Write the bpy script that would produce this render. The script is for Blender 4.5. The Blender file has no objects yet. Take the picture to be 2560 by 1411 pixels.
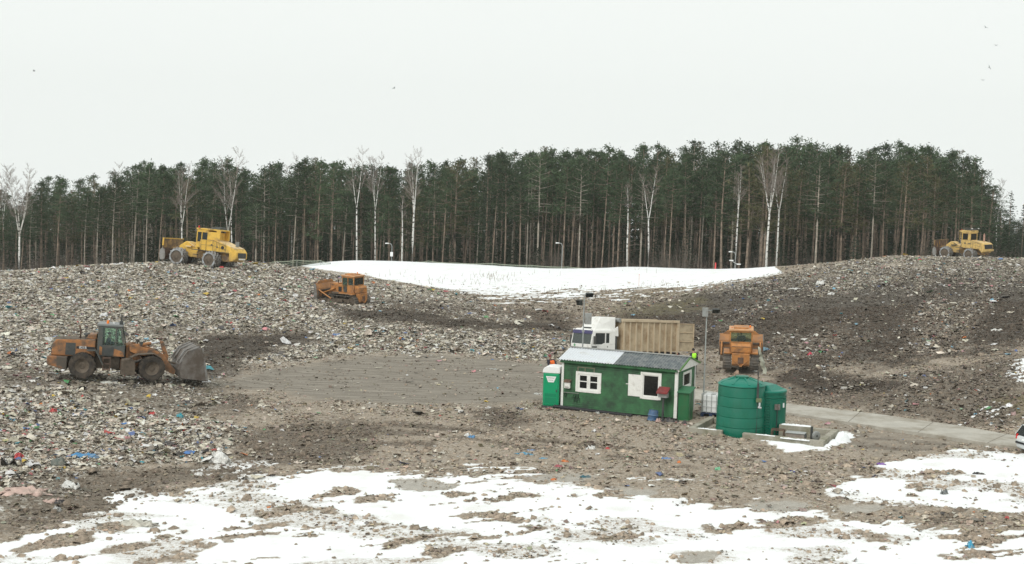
import bpy, bmesh, math, random
import numpy as np
from mathutils import Vector, Matrix, Euler

C = bpy.context.scene.collection
SC = bpy.context.scene
R = math.radians
random.seed(7)

# ------------------------------------------------------------------ camera
F, W0, H0 = 3600.0, 2560.0, 1411.0
CAMZ, PITCH, ROLL = 14.1, math.atan(305.5 / 3600.0), 0.028
CR = (Matrix.Rotation(math.pi / 2 - PITCH, 3, 'X') @ Matrix.Rotation(ROLL, 3, 'Z'))
cam_data = bpy.data.cameras.new('camera')
cam_data.sensor_width = 36.0
cam_data.lens = 36.0 * F / W0
cam_data.clip_start, cam_data.clip_end = 0.5, 8000
cam = bpy.data.objects.new('camera', cam_data)
cam.matrix_world = Matrix.Translation((0, 0, CAMZ)) @ CR.to_4x4()
C.objects.link(cam)
SC.camera = cam

# ------------------------------------------------------------------ world and sun: thick white overcast
SUN_EL, SUN_AZ = R(42), R(215)
world = bpy.data.worlds.new('World')
SC.world = world
world.use_nodes = True
wn, wl = world.node_tree.nodes, world.node_tree.links
wn.clear()
w_out = wn.new('ShaderNodeOutputWorld')
w_bg = wn.new('ShaderNodeBackground')
w_sky = wn.new('ShaderNodeTexSky')
w_sky.sky_type = 'NISHITA'
w_sky.sun_disc = False
w_sky.sun_elevation = SUN_EL
w_sky.sun_rotation = SUN_AZ
w_sky.dust_density = 5.0
w_hs = wn.new('ShaderNodeHueSaturation')
w_hs.inputs['Saturation'].default_value = 0.12
w_mix = wn.new('ShaderNodeMix')
w_mix.data_type = 'RGBA'
w_mix.inputs[0].default_value = 0.94            # cloud deck hides nearly all of the clear sky
w_mix.inputs[7].default_value = (9.75, 10.15, 9.85, 1)
w_bg.inputs['Strength'].default_value = 0.1
wl.new(w_sky.outputs[0], w_hs.inputs['Color'])
wl.new(w_hs.outputs[0], w_mix.inputs[6])
wl.new(w_mix.outputs[2], w_bg.inputs['Color'])
wl.new(w_bg.outputs[0], w_out.inputs[0])

sun_data = bpy.data.lights.new('sun', 'SUN')
sun_data.energy = 1.5
sun_data.angle = R(25)
sun_data.color = (1.0, 0.97, 0.93)
sun = bpy.data.objects.new('sun', sun_data)
sd = Vector((math.sin(SUN_AZ) * math.cos(SUN_EL), math.cos(SUN_AZ) * math.cos(SUN_EL), math.sin(SUN_EL)))
sun.rotation_euler = sd.to_track_quat('Z', 'Y').to_euler()
sun.location = (0, 0, 60)
C.objects.link(sun)

SC.view_settings.view_transform = 'Standard'
SC.view_settings.look = 'None'
SC.view_settings.exposure = 0.0
SC.view_settings.gamma = 1.0
SC.cycles.max_bounces = 6
SC.cycles.transparent_max_bounces = 10
SC.cycles.volume_bounces = 0

# ------------------------------------------------------------------ projection helpers (photo pixels <-> places)
CRn = np.array(CR)

def ray(px, py):
    d = CR @ Vector(((px - W0 / 2) / F, -(py - H0 / 2) / F, -1.0))
    return d

def at_depth(px, py, D):
    d = ray(px, py)
    t = D / d.y
    return Vector((d.x * t, D, CAMZ + d.z * t))

def on_plane(px, py, z=0.0):
    d = ray(px, py)
    t = (z - CAMZ) / d.z
    return Vector((d.x * t, d.y * t, z))

def project(x, y, z):
    p = np.stack([x, y, z - CAMZ], -1) @ CRn
    dep = np.maximum(-p[..., 2], 1e-3)
    return W0 / 2 + F * p[..., 0] / dep, H0 / 2 - F * p[..., 1] / dep

# ------------------------------------------------------------------ numpy noise
def _hash(ix, iy, seed):
    h = (ix.astype(np.int64) * 374761393 + iy.astype(np.int64) * 668265263 + seed * 974711) & 0xffffffff
    h = ((h ^ (h >> 13)) * 1274126177) & 0xffffffff
    return ((h ^ (h >> 16)) & 0xffff) / 65535.0

def vnoise(x, y, seed=0):
    ix, iy = np.floor(x), np.floor(y)
    fx, fy = x - ix, y - iy
    fx = fx * fx * (3 - 2 * fx)
    fy = fy * fy * (3 - 2 * fy)
    a = _hash(ix, iy, seed); b = _hash(ix + 1, iy, seed)
    c = _hash(ix, iy + 1, seed); d = _hash(ix + 1, iy + 1, seed)
    return (a + (b - a) * fx) * (1 - fy) + (c + (d - c) * fx) * fy

def fbm(x, y, seed=0, oct=4, gain=0.5):
    s, a, t = 0.0, 1.0, 0.0
    for i in range(oct):
        s = s + a * vnoise(x, y, seed + i * 17)
        t += a
        a *= gain
        x, y = x * 2.03 + 11.3, y * 2.03 + 5.7
    return s / t

def sstep(a, b, x):
    t = np.clip((x - a) / (b - a), 0, 1)
    return t * t * (3 - 2 * t)

# ------------------------------------------------------------------ materials
def mat(name, col, rough=0.6, var=0.12, scale=4.0, dirt=None, amt=0.35, dscale=1.5, metal=0.0, bump=0.0, spec=0.4,
        bscale=None, zdirt=None):
    m = bpy.data.materials.new(name)
    m.use_nodes = True
    n, l = m.node_tree.nodes, m.node_tree.links
    bs = n['Principled BSDF']
    bs.inputs['Roughness'].default_value = rough
    bs.inputs['Metallic'].default_value = metal
    bs.inputs['Specular IOR Level'].default_value = spec
    tc = n.new('ShaderNodeTexCoord')
    nz = n.new('ShaderNodeTexNoise')
    nz.inputs['Scale'].default_value = scale
    nz.inputs['Detail'].default_value = 6
    l.new(tc.outputs['Object'], nz.inputs['Vector'])
    mr = n.new('ShaderNodeMapRange')
    mr.inputs[1].default_value, mr.inputs[2].default_value = 0.3, 0.7
    mr.inputs[3].default_value, mr.inputs[4].default_value = 1 - var, 1 + var
    l.new(nz.outputs[0], mr.inputs[0])
    vm = n.new('ShaderNodeVectorMath')
    vm.operation = 'SCALE'
    vm.inputs[0].default_value = col[:3]
    l.new(mr.outputs[0], vm.inputs['Scale'])
    out = vm.outputs[0]
    if dirt:
        nd = n.new('ShaderNodeTexNoise')
        nd.inputs['Scale'].default_value = dscale
        nd.inputs['Detail'].default_value = 9
        nd.inputs['Roughness'].default_value = 0.7
        l.new(tc.outputs['Object'], nd.inputs['Vector'])
        md = n.new('ShaderNodeMapRange')
        md.inputs[1].default_value, md.inputs[2].default_value = 0.62 - amt * 0.5, 0.85 - amt * 0.5
        l.new(nd.outputs[0], md.inputs[0])
        fac = md.outputs[0]
        if zdirt:                                   # mud thrown up from the ground, caked low on the body
            sx = n.new('ShaderNodeSeparateXYZ')
            l.new(tc.outputs['Object'], sx.inputs[0])
            mz = n.new('ShaderNodeMapRange')
            mz.inputs[1].default_value, mz.inputs[2].default_value = zdirt[1], zdirt[0]
            l.new(sx.outputs[2], mz.inputs[0])
            ad = n.new('ShaderNodeMath'); ad.operation = 'MULTIPLY'
            mm = n.new('ShaderNodeMapRange')
            mm.inputs[1].default_value, mm.inputs[2].default_value = 0.3, 0.6
            l.new(nd.outputs[0], mm.inputs[0])
            l.new(mz.outputs[0], ad.inputs[0]); l.new(mm.outputs[0], ad.inputs[1])
            mx = n.new('ShaderNodeMath'); mx.operation = 'MAXIMUM'
            l.new(ad.outputs[0], mx.inputs[0]); l.new(md.outputs[0], mx.inputs[1])
            fac = mx.outputs[0]
        mix = n.new('ShaderNodeMix')
        mix.data_type = 'RGBA'
        mix.inputs[7].default_value = (*dirt[:3], 1)
        l.new(fac, mix.inputs[0])
        l.new(out, mix.inputs[6])
        out = mix.outputs[2]
    l.new(out, bs.inputs['Base Color'])
    if bump:
        bp = n.new('ShaderNodeBump')
        bp.inputs['Strength'].default_value = bump
        bp.inputs['Distance'].default_value = 0.03
        if bscale:
            nb = n.new('ShaderNodeTexNoise')
            nb.inputs['Scale'].default_value = bscale
            nb.inputs['Detail'].default_value = 5
            l.new(tc.outputs['Object'], nb.inputs['Vector'])
            l.new(nb.outputs[0], bp.inputs['Height'])
        else:
            l.new(nz.outputs[0], bp.inputs['Height'])
        l.new(bp.outputs[0], bs.inputs['Normal'])
    return m

def glass(name, tint=(0.35, 0.5, 0.44), clear=0.55, rough=0.06):
    m = bpy.data.materials.new(name)
    m.use_nodes = True
    n, l = m.node_tree.nodes, m.node_tree.links
    n.clear()
    o = n.new('ShaderNodeOutputMaterial')
    t = n.new('ShaderNodeBsdfTransparent'); t.inputs[0].default_value = (*tint, 1)
    g = n.new('ShaderNodeBsdfGlossy'); g.inputs['Roughness'].default_value = rough
    g.inputs[0].default_value = (0.8, 0.85, 0.82, 1)
    d = n.new('ShaderNodeBsdfDiffuse'); d.inputs[0].default_value = (tint[0] * .25, tint[1] * .25, tint[2] * .25, 1)
    fr = n.new('ShaderNodeFresnel'); fr.inputs[0].default_value = 1.5
    m1 = n.new('ShaderNodeMixShader'); m1.inputs[0].default_value = clear
    m2 = n.new('ShaderNodeMixShader')
    l.new(d.outputs[0], m1.inputs[1]); l.new(t.outputs[0], m1.inputs[2])
    l.new(fr.outputs[0], m2.inputs[0]); l.new(m1.outputs[0], m2.inputs[1]); l.new(g.outputs[0], m2.inputs[2])
    l.new(m2.outputs[0], o.inputs[0])
    return m

MUD = (0.115, 0.092, 0.072)
M = dict(
    loader_orange=mat('loader_orange', (0.43, 0.185, 0.062), 0.55, 0.14, 3, (0.12, 0.085, 0.06), 0.46, 2.2, zdirt=(0.9, 1.9)),
    dozer_orange=mat('dozer_orange', (0.50, 0.215, 0.06), 0.55, 0.12, 3, (0.20, 0.11, 0.06), 0.35, 2.2, zdirt=(0.3, 1.2)),
    yellow=mat('machine_yellow', (0.72, 0.45, 0.075), 0.5, 0.08, 3, (0.25, 0.17, 0.09), 0.22, 2.0, zdirt=(0.5, 1.5)),
    yellow_pale=mat('faded_yellow', (0.66, 0.45, 0.15), 0.55, 0.1, 3, (0.25, 0.18, 0.11), 0.3, 2.0, zdirt=(0.5, 1.5)),
    yellow_dirty=mat('dirty_yellow', (0.42, 0.26, 0.085), 0.65, 0.15, 3, (0.13, 0.09, 0.06), 0.55, 1.6, zdirt=(0.6, 2.0)),
    rust_brown=mat('rusty_steel', (0.17, 0.10, 0.065), 0.75, 0.25, 4, (0.09, 0.06, 0.045), 0.5, 2.5),
    steel=mat('worn_steel', (0.30, 0.30, 0.29), 0.45, 0.2, 4, MUD, 0.45, 2.0, metal=0.3),
    steel_ring=mat('worn_wheel_rim', (0.40, 0.43, 0.45), 0.5, 0.15, 5, (0.16, 0.13, 0.105), 0.42, 3.5, metal=0.2),
    steel_bright=mat('polished_steel', (0.62, 0.65, 0.67), 0.35, 0.12, 5, (0.3, 0.27, 0.24), 0.3, 3, metal=0.35),
    muddy=mat('mud_caked', (0.105, 0.085, 0.067), 0.9, 0.25, 4, (0.16, 0.13, 0.10), 0.4, 2.0, bump=0.5, spec=0.2),
    track=mat('track_steel', (0.13, 0.122, 0.11), 0.7, 0.3, 5, (0.17, 0.14, 0.11), 0.4, 3.0, bump=0.3),
    rubber=mat('tyre_rubber', (0.042, 0.038, 0.034), 0.9, 0.2, 6, (0.10, 0.08, 0.062), 0.40, 3.0, spec=0.2),
    dark=mat('dark_grey_paint', (0.055, 0.06, 0.058), 0.6, 0.15, 4, (0.12, 0.1, 0.08), 0.25, 3),
    charcoal=mat('cab_grey_paint', (0.085, 0.095, 0.09), 0.55, 0.12, 4, (0.13, 0.11, 0.085), 0.25, 3),
    grey=mat('grey_metal', (0.30, 0.31, 0.30), 0.55, 0.12, 4, (0.18, 0.16, 0.13), 0.25, 2.5, metal=0.2),
    galv=mat('galvanised', (0.38, 0.40, 0.39), 0.45, 0.1, 6, metal=0.4),
    black=mat('black_rubber', (0.02, 0.02, 0.022), 0.6, 0.2, 5),
    interior=mat('dark_interior', (0.03, 0.028, 0.026), 0.85, 0.2, 4),
    white=mat('white_paint', (0.78, 0.78, 0.74), 0.5, 0.05, 4, (0.45, 0.42, 0.36), 0.16, 3.5),
    white_truck=mat('white_cab_paint', (0.78, 0.78, 0.75), 0.35, 0.04, 3, (0.50, 0.47, 0.40), 0.18, 2.0),
    white_clean=mat('white_clean', (0.82, 0.83, 0.82), 0.45, 0.03, 4),
    lens_red=mat('red_lens', (0.55, 0.03, 0.03), 0.25, 0.05, 4),
    lens_orange=mat('orange_lens', (0.85, 0.22, 0.03), 0.25, 0.05, 4),
    lens_white=mat('lamp_glass', (0.75, 0.76, 0.74), 0.2, 0.05, 4),
    glass=glass('cab_glass', (0.80, 0.93, 0.86), 0.90),
    glass_dark=glass('dark_window_glass', (0.10, 0.11, 0.11), 0.6, 0.04),
    glass_screen=glass('windscreen_glass', (0.42, 0.50, 0.47), 0.5, 0.12),
    skin=mat('skin', (0.50, 0.30, 0.22), 0.6, 0.05, 8),
    hair=mat('dark_hair', (0.025, 0.02, 0.018), 0.8, 0.2, 20),
    cloth_dark=mat('dark_cloth', (0.03, 0.03, 0.04), 0.9, 0.2, 8),
    cloth_blue=mat('blue_cloth', (0.035, 0.085, 0.20), 0.9, 0.2, 8),
    cloth_orange=mat('hi_vis_orange', (0.95, 0.20, 0.045), 0.8, 0.08, 8),
    cloth_lime=mat('hi_vis_lime', (0.40, 0.90, 0.05), 0.8, 0.08, 8),
    cloth_red=mat('dark_red_cloth', (0.22, 0.06, 0.06), 0.9, 0.1, 8),
    concrete=mat('weathered_concrete', (0.36, 0.34, 0.285), 0.9, 0.15, 2.0, (0.20, 0.19, 0.13), 0.4, 1.2, bump=0.3, spec=0.2, bscale=12),
    snow=mat('snow', (0.86, 0.88, 0.89), 0.75, 0.03, 2.0, bump=0.4, spec=0.3),
)

# ------------------------------------------------------------------ mesh builder
class MB:
    def __init__(s, X=None):
        s.v, s.f, s.X = [], [], X

    def add(s, vs, fs, X=None):
        o = len(s.v)
        for p in vs:
            p = Vector(p)
            if X is not None:
                p = X @ p
            if s.X is not None:
                p = s.X @ p
            s.v.append(p)
        for f in fs:
            s.f.append([i + o for i in f])
        return s

    def box(s, x0, x1, y0, y1, z0, z1, X=None):
        return s.hexa([(x0, y0, z0), (x1, y0, z0), (x1, y1, z0), (x0, y1, z0),
                       (x0, y0, z1), (x1, y0, z1), (x1, y1, z1), (x0, y1, z1)], X)

    def hexa(s, p, X=None):
        return s.add(p, [(3, 2, 1, 0), (4, 5, 6, 7), (0, 1, 5, 4), (1, 2, 6, 5), (2, 3, 7, 6), (3, 0, 4, 7)], X)

    def prism(s, pts, plane, a, b, X=None):
        n = len(pts)
        def pt(q, t):
            return {'xz': (q[0], t, q[1]), 'yz': (t, q[0], q[1]), 'xy': (q[0], q[1], t)}[plane]
        vs = [pt(q, a) for q in pts] + [pt(q, b) for q in pts]
        fs = [tuple(range(n)), tuple(range(2 * n - 1, n - 1, -1))]
        fs += [(i, (i + 1) % n, n + (i + 1) % n, n + i) for i in range(n)]
        return s.add(vs, fs, X)

    def cyl(s, p0, p1, r0, r1=None, n=12, X=None, cap=True):
        p0, p1 = Vector(p0), Vector(p1)
        r1 = r0 if r1 is None else r1
        d = (p1 - p0)
        if d.length < 1e-6:
            return s
        q = d.normalized().to_track_quat('Z', 'Y')
        vs = []
        for p, r in ((p0, r0), (p1, r1)):
            for i in range(n):
                a = 2 * math.pi * i / n
                vs.append(p + q @ Vector((r * math.cos(a), r * math.sin(a), 0)))
        fs = [(i, (i + 1) % n, n + (i + 1) % n, n + i) for i in range(n)]
        if cap:
            fs += [tuple(range(n - 1, -1, -1)), tuple(range(n, 2 * n))]
        return s.add(vs, fs, X)

    def tube(s, pts, r, n=6, X=None):
        pts = [Vector(p) for p in pts]
        rs = r if isinstance(r, (list, tuple)) else [r] * len(pts)
        vs, fs = [], []
        for k, p in enumerate(pts):
            d = (pts[min(k + 1, len(pts) - 1)] - pts[max(k - 1, 0)]).normalized()
            q = d.to_track_quat('Z', 'Y')
            for i in range(n):
                a = 2 * math.pi * i / n
                vs.append(p + q @ Vector((rs[k] * math.cos(a), rs[k] * math.sin(a), 0)))
        for k in range(len(pts) - 1):
            for i in range(n):
                j = (i + 1) % n
                fs.append((k * n + i, k * n + j, (k + 1) * n + j, (k + 1) * n + i))
        fs.append(tuple(range(n - 1, -1, -1)))
        fs.append(tuple(range((len(pts) - 1) * n, len(pts) * n)))
        return s.add(vs, fs, X)

    def lathe(s, prof, c=(0, 0, 0), axis='z', n=24, X=None, close=False):
        """prof: (radius, height) along the axis"""
        vs, fs = [], []
        m = len(prof)
        for (r, h) in prof:
            for i in range(n):
                a = 2 * math.pi * i / n
                u, w = r * math.cos(a), r * math.sin(a)
                p = {'z': (u, w, h), 'y': (u, h, w), 'x': (h, u, w)}[axis]
                vs.append((p[0] + c[0], p[1] + c[1], p[2] + c[2]))
        for k in range(m - 1 if not close else m):
            k2 = (k + 1) % m
            for i in range(n):
                j = (i + 1) % n
                fs.append((k * n + i, k * n + j, k2 * n + j, k2 * n + i))
        if not close:
            fs.append(tuple(range(n)))
            fs.append(tuple(range((m - 1) * n, m * n)))
        return s.add(vs, fs, X)

    def ball(s, c, r, n=8, sx=1, sy=1, sz=1):
        prof = [(max(r * math.sin(math.pi * k / n), 1e-3), -r * math.cos(math.pi * k / n)) for k in range(n + 1)]
        return s.lathe(prof, (0, 0, 0), 'z', n * 2, Matrix.Translation(c) @ Matrix.Diagonal((sx, sy, sz, 1)))

    def build(s, name, material, parent=None, bevel=0.0, smooth=False, label=None, seg=2):
        me = bpy.data.meshes.new(name)
        me.from_pydata([tuple(p) for p in s.v], [], s.f)
        bm = bmesh.new()
        bm.from_mesh(me)
        bmesh.ops.recalc_face_normals(bm, faces=bm.faces)
        bm.to_mesh(me)
        bm.free()
        me.materials.append(material)
        o = bpy.data.objects.new(name, me)
        C.objects.link(o)
        if parent is not None:
            o.parent = parent
        if bevel:
            b = o.modifiers.new('bevel', 'BEVEL')
            b.width = bevel
            b.segments = seg
            b.limit_method = 'ANGLE'
            b.angle_limit = R(35)
        if smooth:
            me.polygons.foreach_set('use_smooth', [True] * len(me.polygons))
            if smooth != 'all':
                try:
                    me.set_sharp_from_angle(angle=R(40))
                except Exception:
                    pass
        if label:
            o['label'] = label
        return o

def tag(o, label=None, cat=None, group=None, kind=None):
    if label: o['label'] = label
    if cat: o['category'] = cat
    if group: o['group'] = group
    if kind: o['kind'] = kind
    return o

def thing(name, label, cat, loc=(0, 0, 0), rot=(0, 0, 0), group=None):
    o = bpy.data.objects.new(name, None)
    o.empty_display_size = 0.3
    C.objects.link(o)
    o.location = loc
    o.rotation_euler = rot
    return tag(o, label, cat, group)

def anchor(o, local, px, py, D, scale=1.0):
    """move a thing so that its local point stands at the place seen at (px, py), D metres off"""
    rm = o.rotation_euler.to_matrix()
    o.location = at_depth(px, py, D) - rm @ (Vector(local) * scale)
    o.scale = (scale,) * 3
    return o

def text_obj(name, body, size, material, parent, X, extrude=0.004, align='CENTER'):
    cu = bpy.data.curves.new(name, 'FONT')
    cu.body = body
    cu.size = size
    cu.extrude = extrude
    cu.align_x = align
    cu.align_y = 'CENTER'
    tmp = bpy.data.objects.new(name + '_tmp', cu)
    C.objects.link(tmp)
    dg = bpy.context.evaluated_depsgraph_get()
    me = bpy.data.meshes.new_from_object(tmp.evaluated_get(dg))
    bpy.data.objects.remove(tmp)
    bpy.data.curves.remove(cu)
    me.transform(X)
    me.materials.clear()
    me.materials.append(material)
    o = bpy.data.objects.new(name, me)
    C.objects.link(o)
    o.parent = parent
    return o

def copy_tree(o, parent=None):
    c = o.copy()
    C.objects.link(c)
    if parent is not None:
        c.parent = parent
    for ch in list(o.children):
        copy_tree(ch, c)
    return c

def mesh_np(name, verts, faces, material, cols=None, parent=None, smooth=False):
    """big mesh straight from numpy arrays (faces all tris or all quads)"""
    me = bpy.data.meshes.new(name)
    nv, nf, k = len(verts), len(faces), faces.shape[1]
    me.vertices.add(nv)
    me.vertices.foreach_set('co', np.ascontiguousarray(verts, dtype=np.float32).ravel())
    me.loops.add(nf * k)
    me.loops.foreach_set('vertex_index', np.ascontiguousarray(faces, dtype=np.int32).ravel())
    me.polygons.add(nf)
    me.polygons.foreach_set('loop_start', np.arange(0, nf * k, k, dtype=np.int32))
    if smooth:
        me.polygons.foreach_set('use_smooth', np.ones(nf, dtype=bool))
    me.update(calc_edges=True)
    if cols is not None:
        for an, arr in cols.items():
            at = me.attributes.new(an, 'FLOAT_COLOR', 'POINT')
            if arr.shape[1] == 3:
                arr = np.concatenate([arr, np.ones((nv, 1))], 1)
            at.data.foreach_set('color', np.ascontiguousarray(arr, dtype=np.float32).ravel())
    me.materials.append(material)
    o = bpy.data.objects.new(name, me)
    C.objects.link(o)
    if parent is not None:
        o.parent = parent
    return o
# ------------------------------------------------------------------ the landform: a smooth surface through surveyed points
_ctl = []
def _pz(px, py, z): p = on_plane(px, py, z); _ctl.append((p.x, p.y, z))
def _pd(px, py, D): p = at_depth(px, py, D); _ctl.append((p.x, p.y, p.z))
for q in [(0, 1400), (640, 1400), (1280, 1400), (1920, 1400), (2560, 1400), (300, 1260), (900, 1250), (1500, 1250), (2100, 1250),
          (2560, 1250), (900, 1080), (1250, 1000), (1000, 930), (1300, 905), (760, 940), (2300, 1110), (2560, 1130), (1960, 1130),
          (1480, 1075), (1420, 1000), (1700, 1070), (1760, 1020), (1720, 920), (1600, 905), (1450, 905), (1900, 1050), (2100, 1020), (2300, 1055), (2560, 1095), (1850, 930),
          (2100, 1090), (2050, 980)]:
    _pz(q[0], q[1], 0.0)
for q in [(100, 1130, .7), (0, 1010, .9), (300, 955, .75), (520, 965, .25), (60, 1220, .35), (640, 1010, .1)]:
    _pz(*q)
for q in [(0, 684, 150), (200, 667, 150), (400, 658, 150), (560, 661, 149), (650, 659, 152), (720, 668, 154), (790, 680, 156), (900, 701, 158),
          (1000, 720, 160), (1200, 748, 142), (855, 758, 130), (480, 668, 143), (1000, 790, 115), (1250, 850, 108), (700, 850, 106),
          (300, 850, 100), (60, 860, 98), (600, 750, 122), (200, 750, 122),
          (1000, 700, 174), (880, 680, 184), (745, 667, 201), (795, 661, 204), (850, 657.5, 206), (925, 656.5, 206), (1000, 658, 206), (1200, 665, 206), (1400, 678, 205), (1570, 669, 205), (1750, 675, 203), (1900, 681, 200),
          (1400, 760, 140), (1600, 740, 150), (1300, 705, 172), (1600, 700, 176), (1500, 830, 116),
          (1950, 686, 166), (2100, 661, 171), (2250, 642, 176), (2420, 646, 181), (2560, 649, 181),
          (2200, 800, 119), (2300, 940, 93), (2560, 960, 85), (2560, 800, 116), (1900, 800, 125), (1750, 760, 140)]:
    _pd(*q)
for q in [(-45, 178, -1.5), (-30, 180, -2), (-52, 215, -6), (-30, 215, -6.0), (-8, 222, -5), (10, 222, -4.5), (25, 220, -3.5), (45, 215, -2), (70, 200, 2.5),
          (-130, 150, 0), (130, 150, 3), (-130, 80, 1), (110, 80, 1), (-100, 260, -8), (0, 260, -6), (100, 260, -3), (-150, 330, -8),
          (0, 330, -7), (150, 330, -4), (-20, 30, 0), (20, 30, 0), (0, 20, 0), (-60, 40, 0), (60, 40, 0)]:
    _ctl.append(q)
_ctl = np.array(_ctl)
_cxy, _cz = _ctl[:, :2], _ctl[:, 2]
_n = len(_ctl)
_A = np.zeros((_n + 1, _n + 1))
_A[:_n, :_n] = np.sqrt(((_cxy[:, None] - _cxy[None]) ** 2).sum(-1) + 4.0)
_A[:_n, :_n] += np.eye(_n) * -0.25
_A[:_n, _n] = 1
_A[_n, :_n] = 1
_wts = np.linalg.solve(_A, np.append(_cz, 0))

def hmacro(x, y):
    x, y = np.asarray(x, float), np.asarray(y, float)
    sh = x.shape
    x, y = x.ravel(), y.ravel()
    out = np.empty(len(x))
    for i in range(0, len(x), 40000):
        xs, ys = x[i:i + 40000], y[i:i + 40000]
        K = np.sqrt((xs[:, None] - _cxy[:, 0]) ** 2 + (ys[:, None] - _cxy[:, 1]) ** 2 + 4.0)
        out[i:i + 40000] = K @ _wts[:_n] + _wts[_n]
    far = sstep(330, 480, np.hypot(x, y))
    return (out * (1 - far) - (6.0 + .055 * np.maximum(np.hypot(x, y) - 330, 0)) * far).reshape(sh)

# ------------------------------------------------------------------ what covers the ground where
PY = 2.6          # photo rows are foreshortened: a row counts for more ground than a column
def sdpoly(px, py, poly, n_amp=0):
    P = np.array(poly, float)
    P[:, 1] *= PY
    x, y = px, py * PY
    ins = np.zeros(x.shape, bool)
    d = np.full(x.shape, 1e9)
    for i in range(len(P)):
        (x1, y1), (x2, y2) = P[i], P[(i + 1) % len(P)]
        if y1 != y2:
            c = ((y1 > y) != (y2 > y)) & (x < (x2 - x1) * (y - y1) / (y2 - y1) + x1)
            ins ^= c
        L2 = (x2 - x1) ** 2 + (y2 - y1) ** 2
        t = np.clip(((x - x1) * (x2 - x1) + (y - y1) * (y2 - y1)) / max(L2, 1e-9), 0, 1)
        d = np.minimum(d, np.hypot(x - x1 - t * (x2 - x1), y - y1 - t * (y2 - y1)))
    return np.where(ins, d, -d)

def sdline(px, py, line, w):
    P = np.array(line, float)
    P[:, 1] *= PY
    x, y = px, py * PY
    d = np.full(x.shape, 1e9)
    for i in range(len(P) - 1):
        (x1, y1), (x2, y2) = P[i], P[i + 1]
        L2 = (x2 - x1) ** 2 + (y2 - y1) ** 2
        t = np.clip(((x - x1) * (x2 - x1) + (y - y1) * (y2 - y1)) / max(L2, 1e-9), 0, 1)
        d = np.minimum(d, np.hypot(x - x1 - t * (x2 - x1), y - y1 - t * (y2 - y1)))
    return w - d

SNOW_FRONT = [(-800, 1600), (-800, 1400), (0, 1352), (110, 1322), (200, 1302), (320, 1255), (440, 1235), (560, 1205), (700, 1200), (820, 1178), (900, 1168), (990, 1192),
              (1100, 1188), (1180, 1196), (1330, 1206), (1480, 1216), (1600, 1242), (1690, 1240), (1780, 1262), (1880, 1275), (2010, 1280),
              (2120, 1296), (2260, 1312), (2400, 1322), (2560, 1318), (3400, 1330), (3400, 1700), (-800, 1700)]
SNOW_RIGHT = [(2060, 1228), (2150, 1190), (2230, 1158), (2330, 1138), (2430, 1118), (2540, 1132), (2800, 1190), (2800, 1300), (2560, 1288), (2420, 1262), (2290, 1262),
              (2160, 1252), (2080, 1246)]
SNOW_FIELD = [(740, 664), (800, 640), (1900, 640), (1960, 684), (1860, 704), (1740, 722), (1640, 727), (1560, 738), (1470, 744), (1330, 748),
              (1220, 752), (1180, 738), (1060, 716), (960, 700), (880, 684), (800, 674)]
SNOW_BASIN = [(1890, 1100), (1960, 1098), (2060, 1112), (2110, 1078), (2135, 1082), (2110, 1108), (2060, 1130), (1990, 1134), (1930, 1120)]
SNOW_R1 = [(2525, 905), (2600, 890), (2600, 965), (2550, 955), (2520, 925)]
SNOW_R2 = [(2370, 1030), (2440, 1018), (2520, 1005), (2560, 1020), (2560, 1050), (2500, 1062), (2420, 1052)]
SNOW_L = [(170, 1300), (330, 1180), (420, 1200), (560, 1185), (500, 1235), (330, 1270)]
LOT = [(520, 965), (640, 930), (760, 908), (900, 892), (1080, 884), (1240, 892), (1330, 905), (1500, 905), (1760, 900), (1800, 960), (1760, 1000), (1500, 1000), (1380, 995),
       (1250, 1012), (1000, 1014), (820, 1000), (700, 985)]
YARD = [(1990, 1040), (2130, 1042), (2300, 1062), (2480, 1098), (2530, 1120), (2400, 1118), (2300, 1128), (2200, 1150), (2120, 1130), (2110, 1090)]
TRASH_L = [(-900, 600), (0, 640), (400, 620), (700, 650), (800, 672), (900, 690), (1000, 712), (1180, 742), (1280, 780), (1420, 830), (1480, 870), (1420, 905), (1200, 893), (1040, 882),
           (880, 888), (760, 902), (620, 925), (520, 960), (600, 985), (520, 1040), (620, 1080), (540, 1150), (420, 1170), (260, 1185), (190, 1255),
           (90, 1300), (-900, 1330)]
TRASH_R = [(1500, 790), (1700, 735), (1950, 684), (2100, 655), (2250, 636), (2560, 640), (3300, 640), (3300, 900), (2560, 870), (2450, 880), (2250, 900), (2100, 930), (1990, 950),
           (1900, 900), (1780, 880), (1600, 860)]
SLUSH = [[(970, 1206), (1060, 1198), (1150, 1216), (1120, 1230), (1010, 1222)], [(1330, 1196), (1420, 1184), (1500, 1194), (1450, 1206), (1360, 1206)],
         [(1860, 1262), (1960, 1252), (2060, 1266), (1990, 1280), (1900, 1276)], [(2090, 1268), (2200, 1266), (2180, 1284), (2110, 1284)],
         [(1540, 1225), (1660, 1222), (1640, 1238), (1560, 1236)], [(1715, 1385), (1790, 1380), (1780, 1411), (1700, 1411)]]
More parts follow.
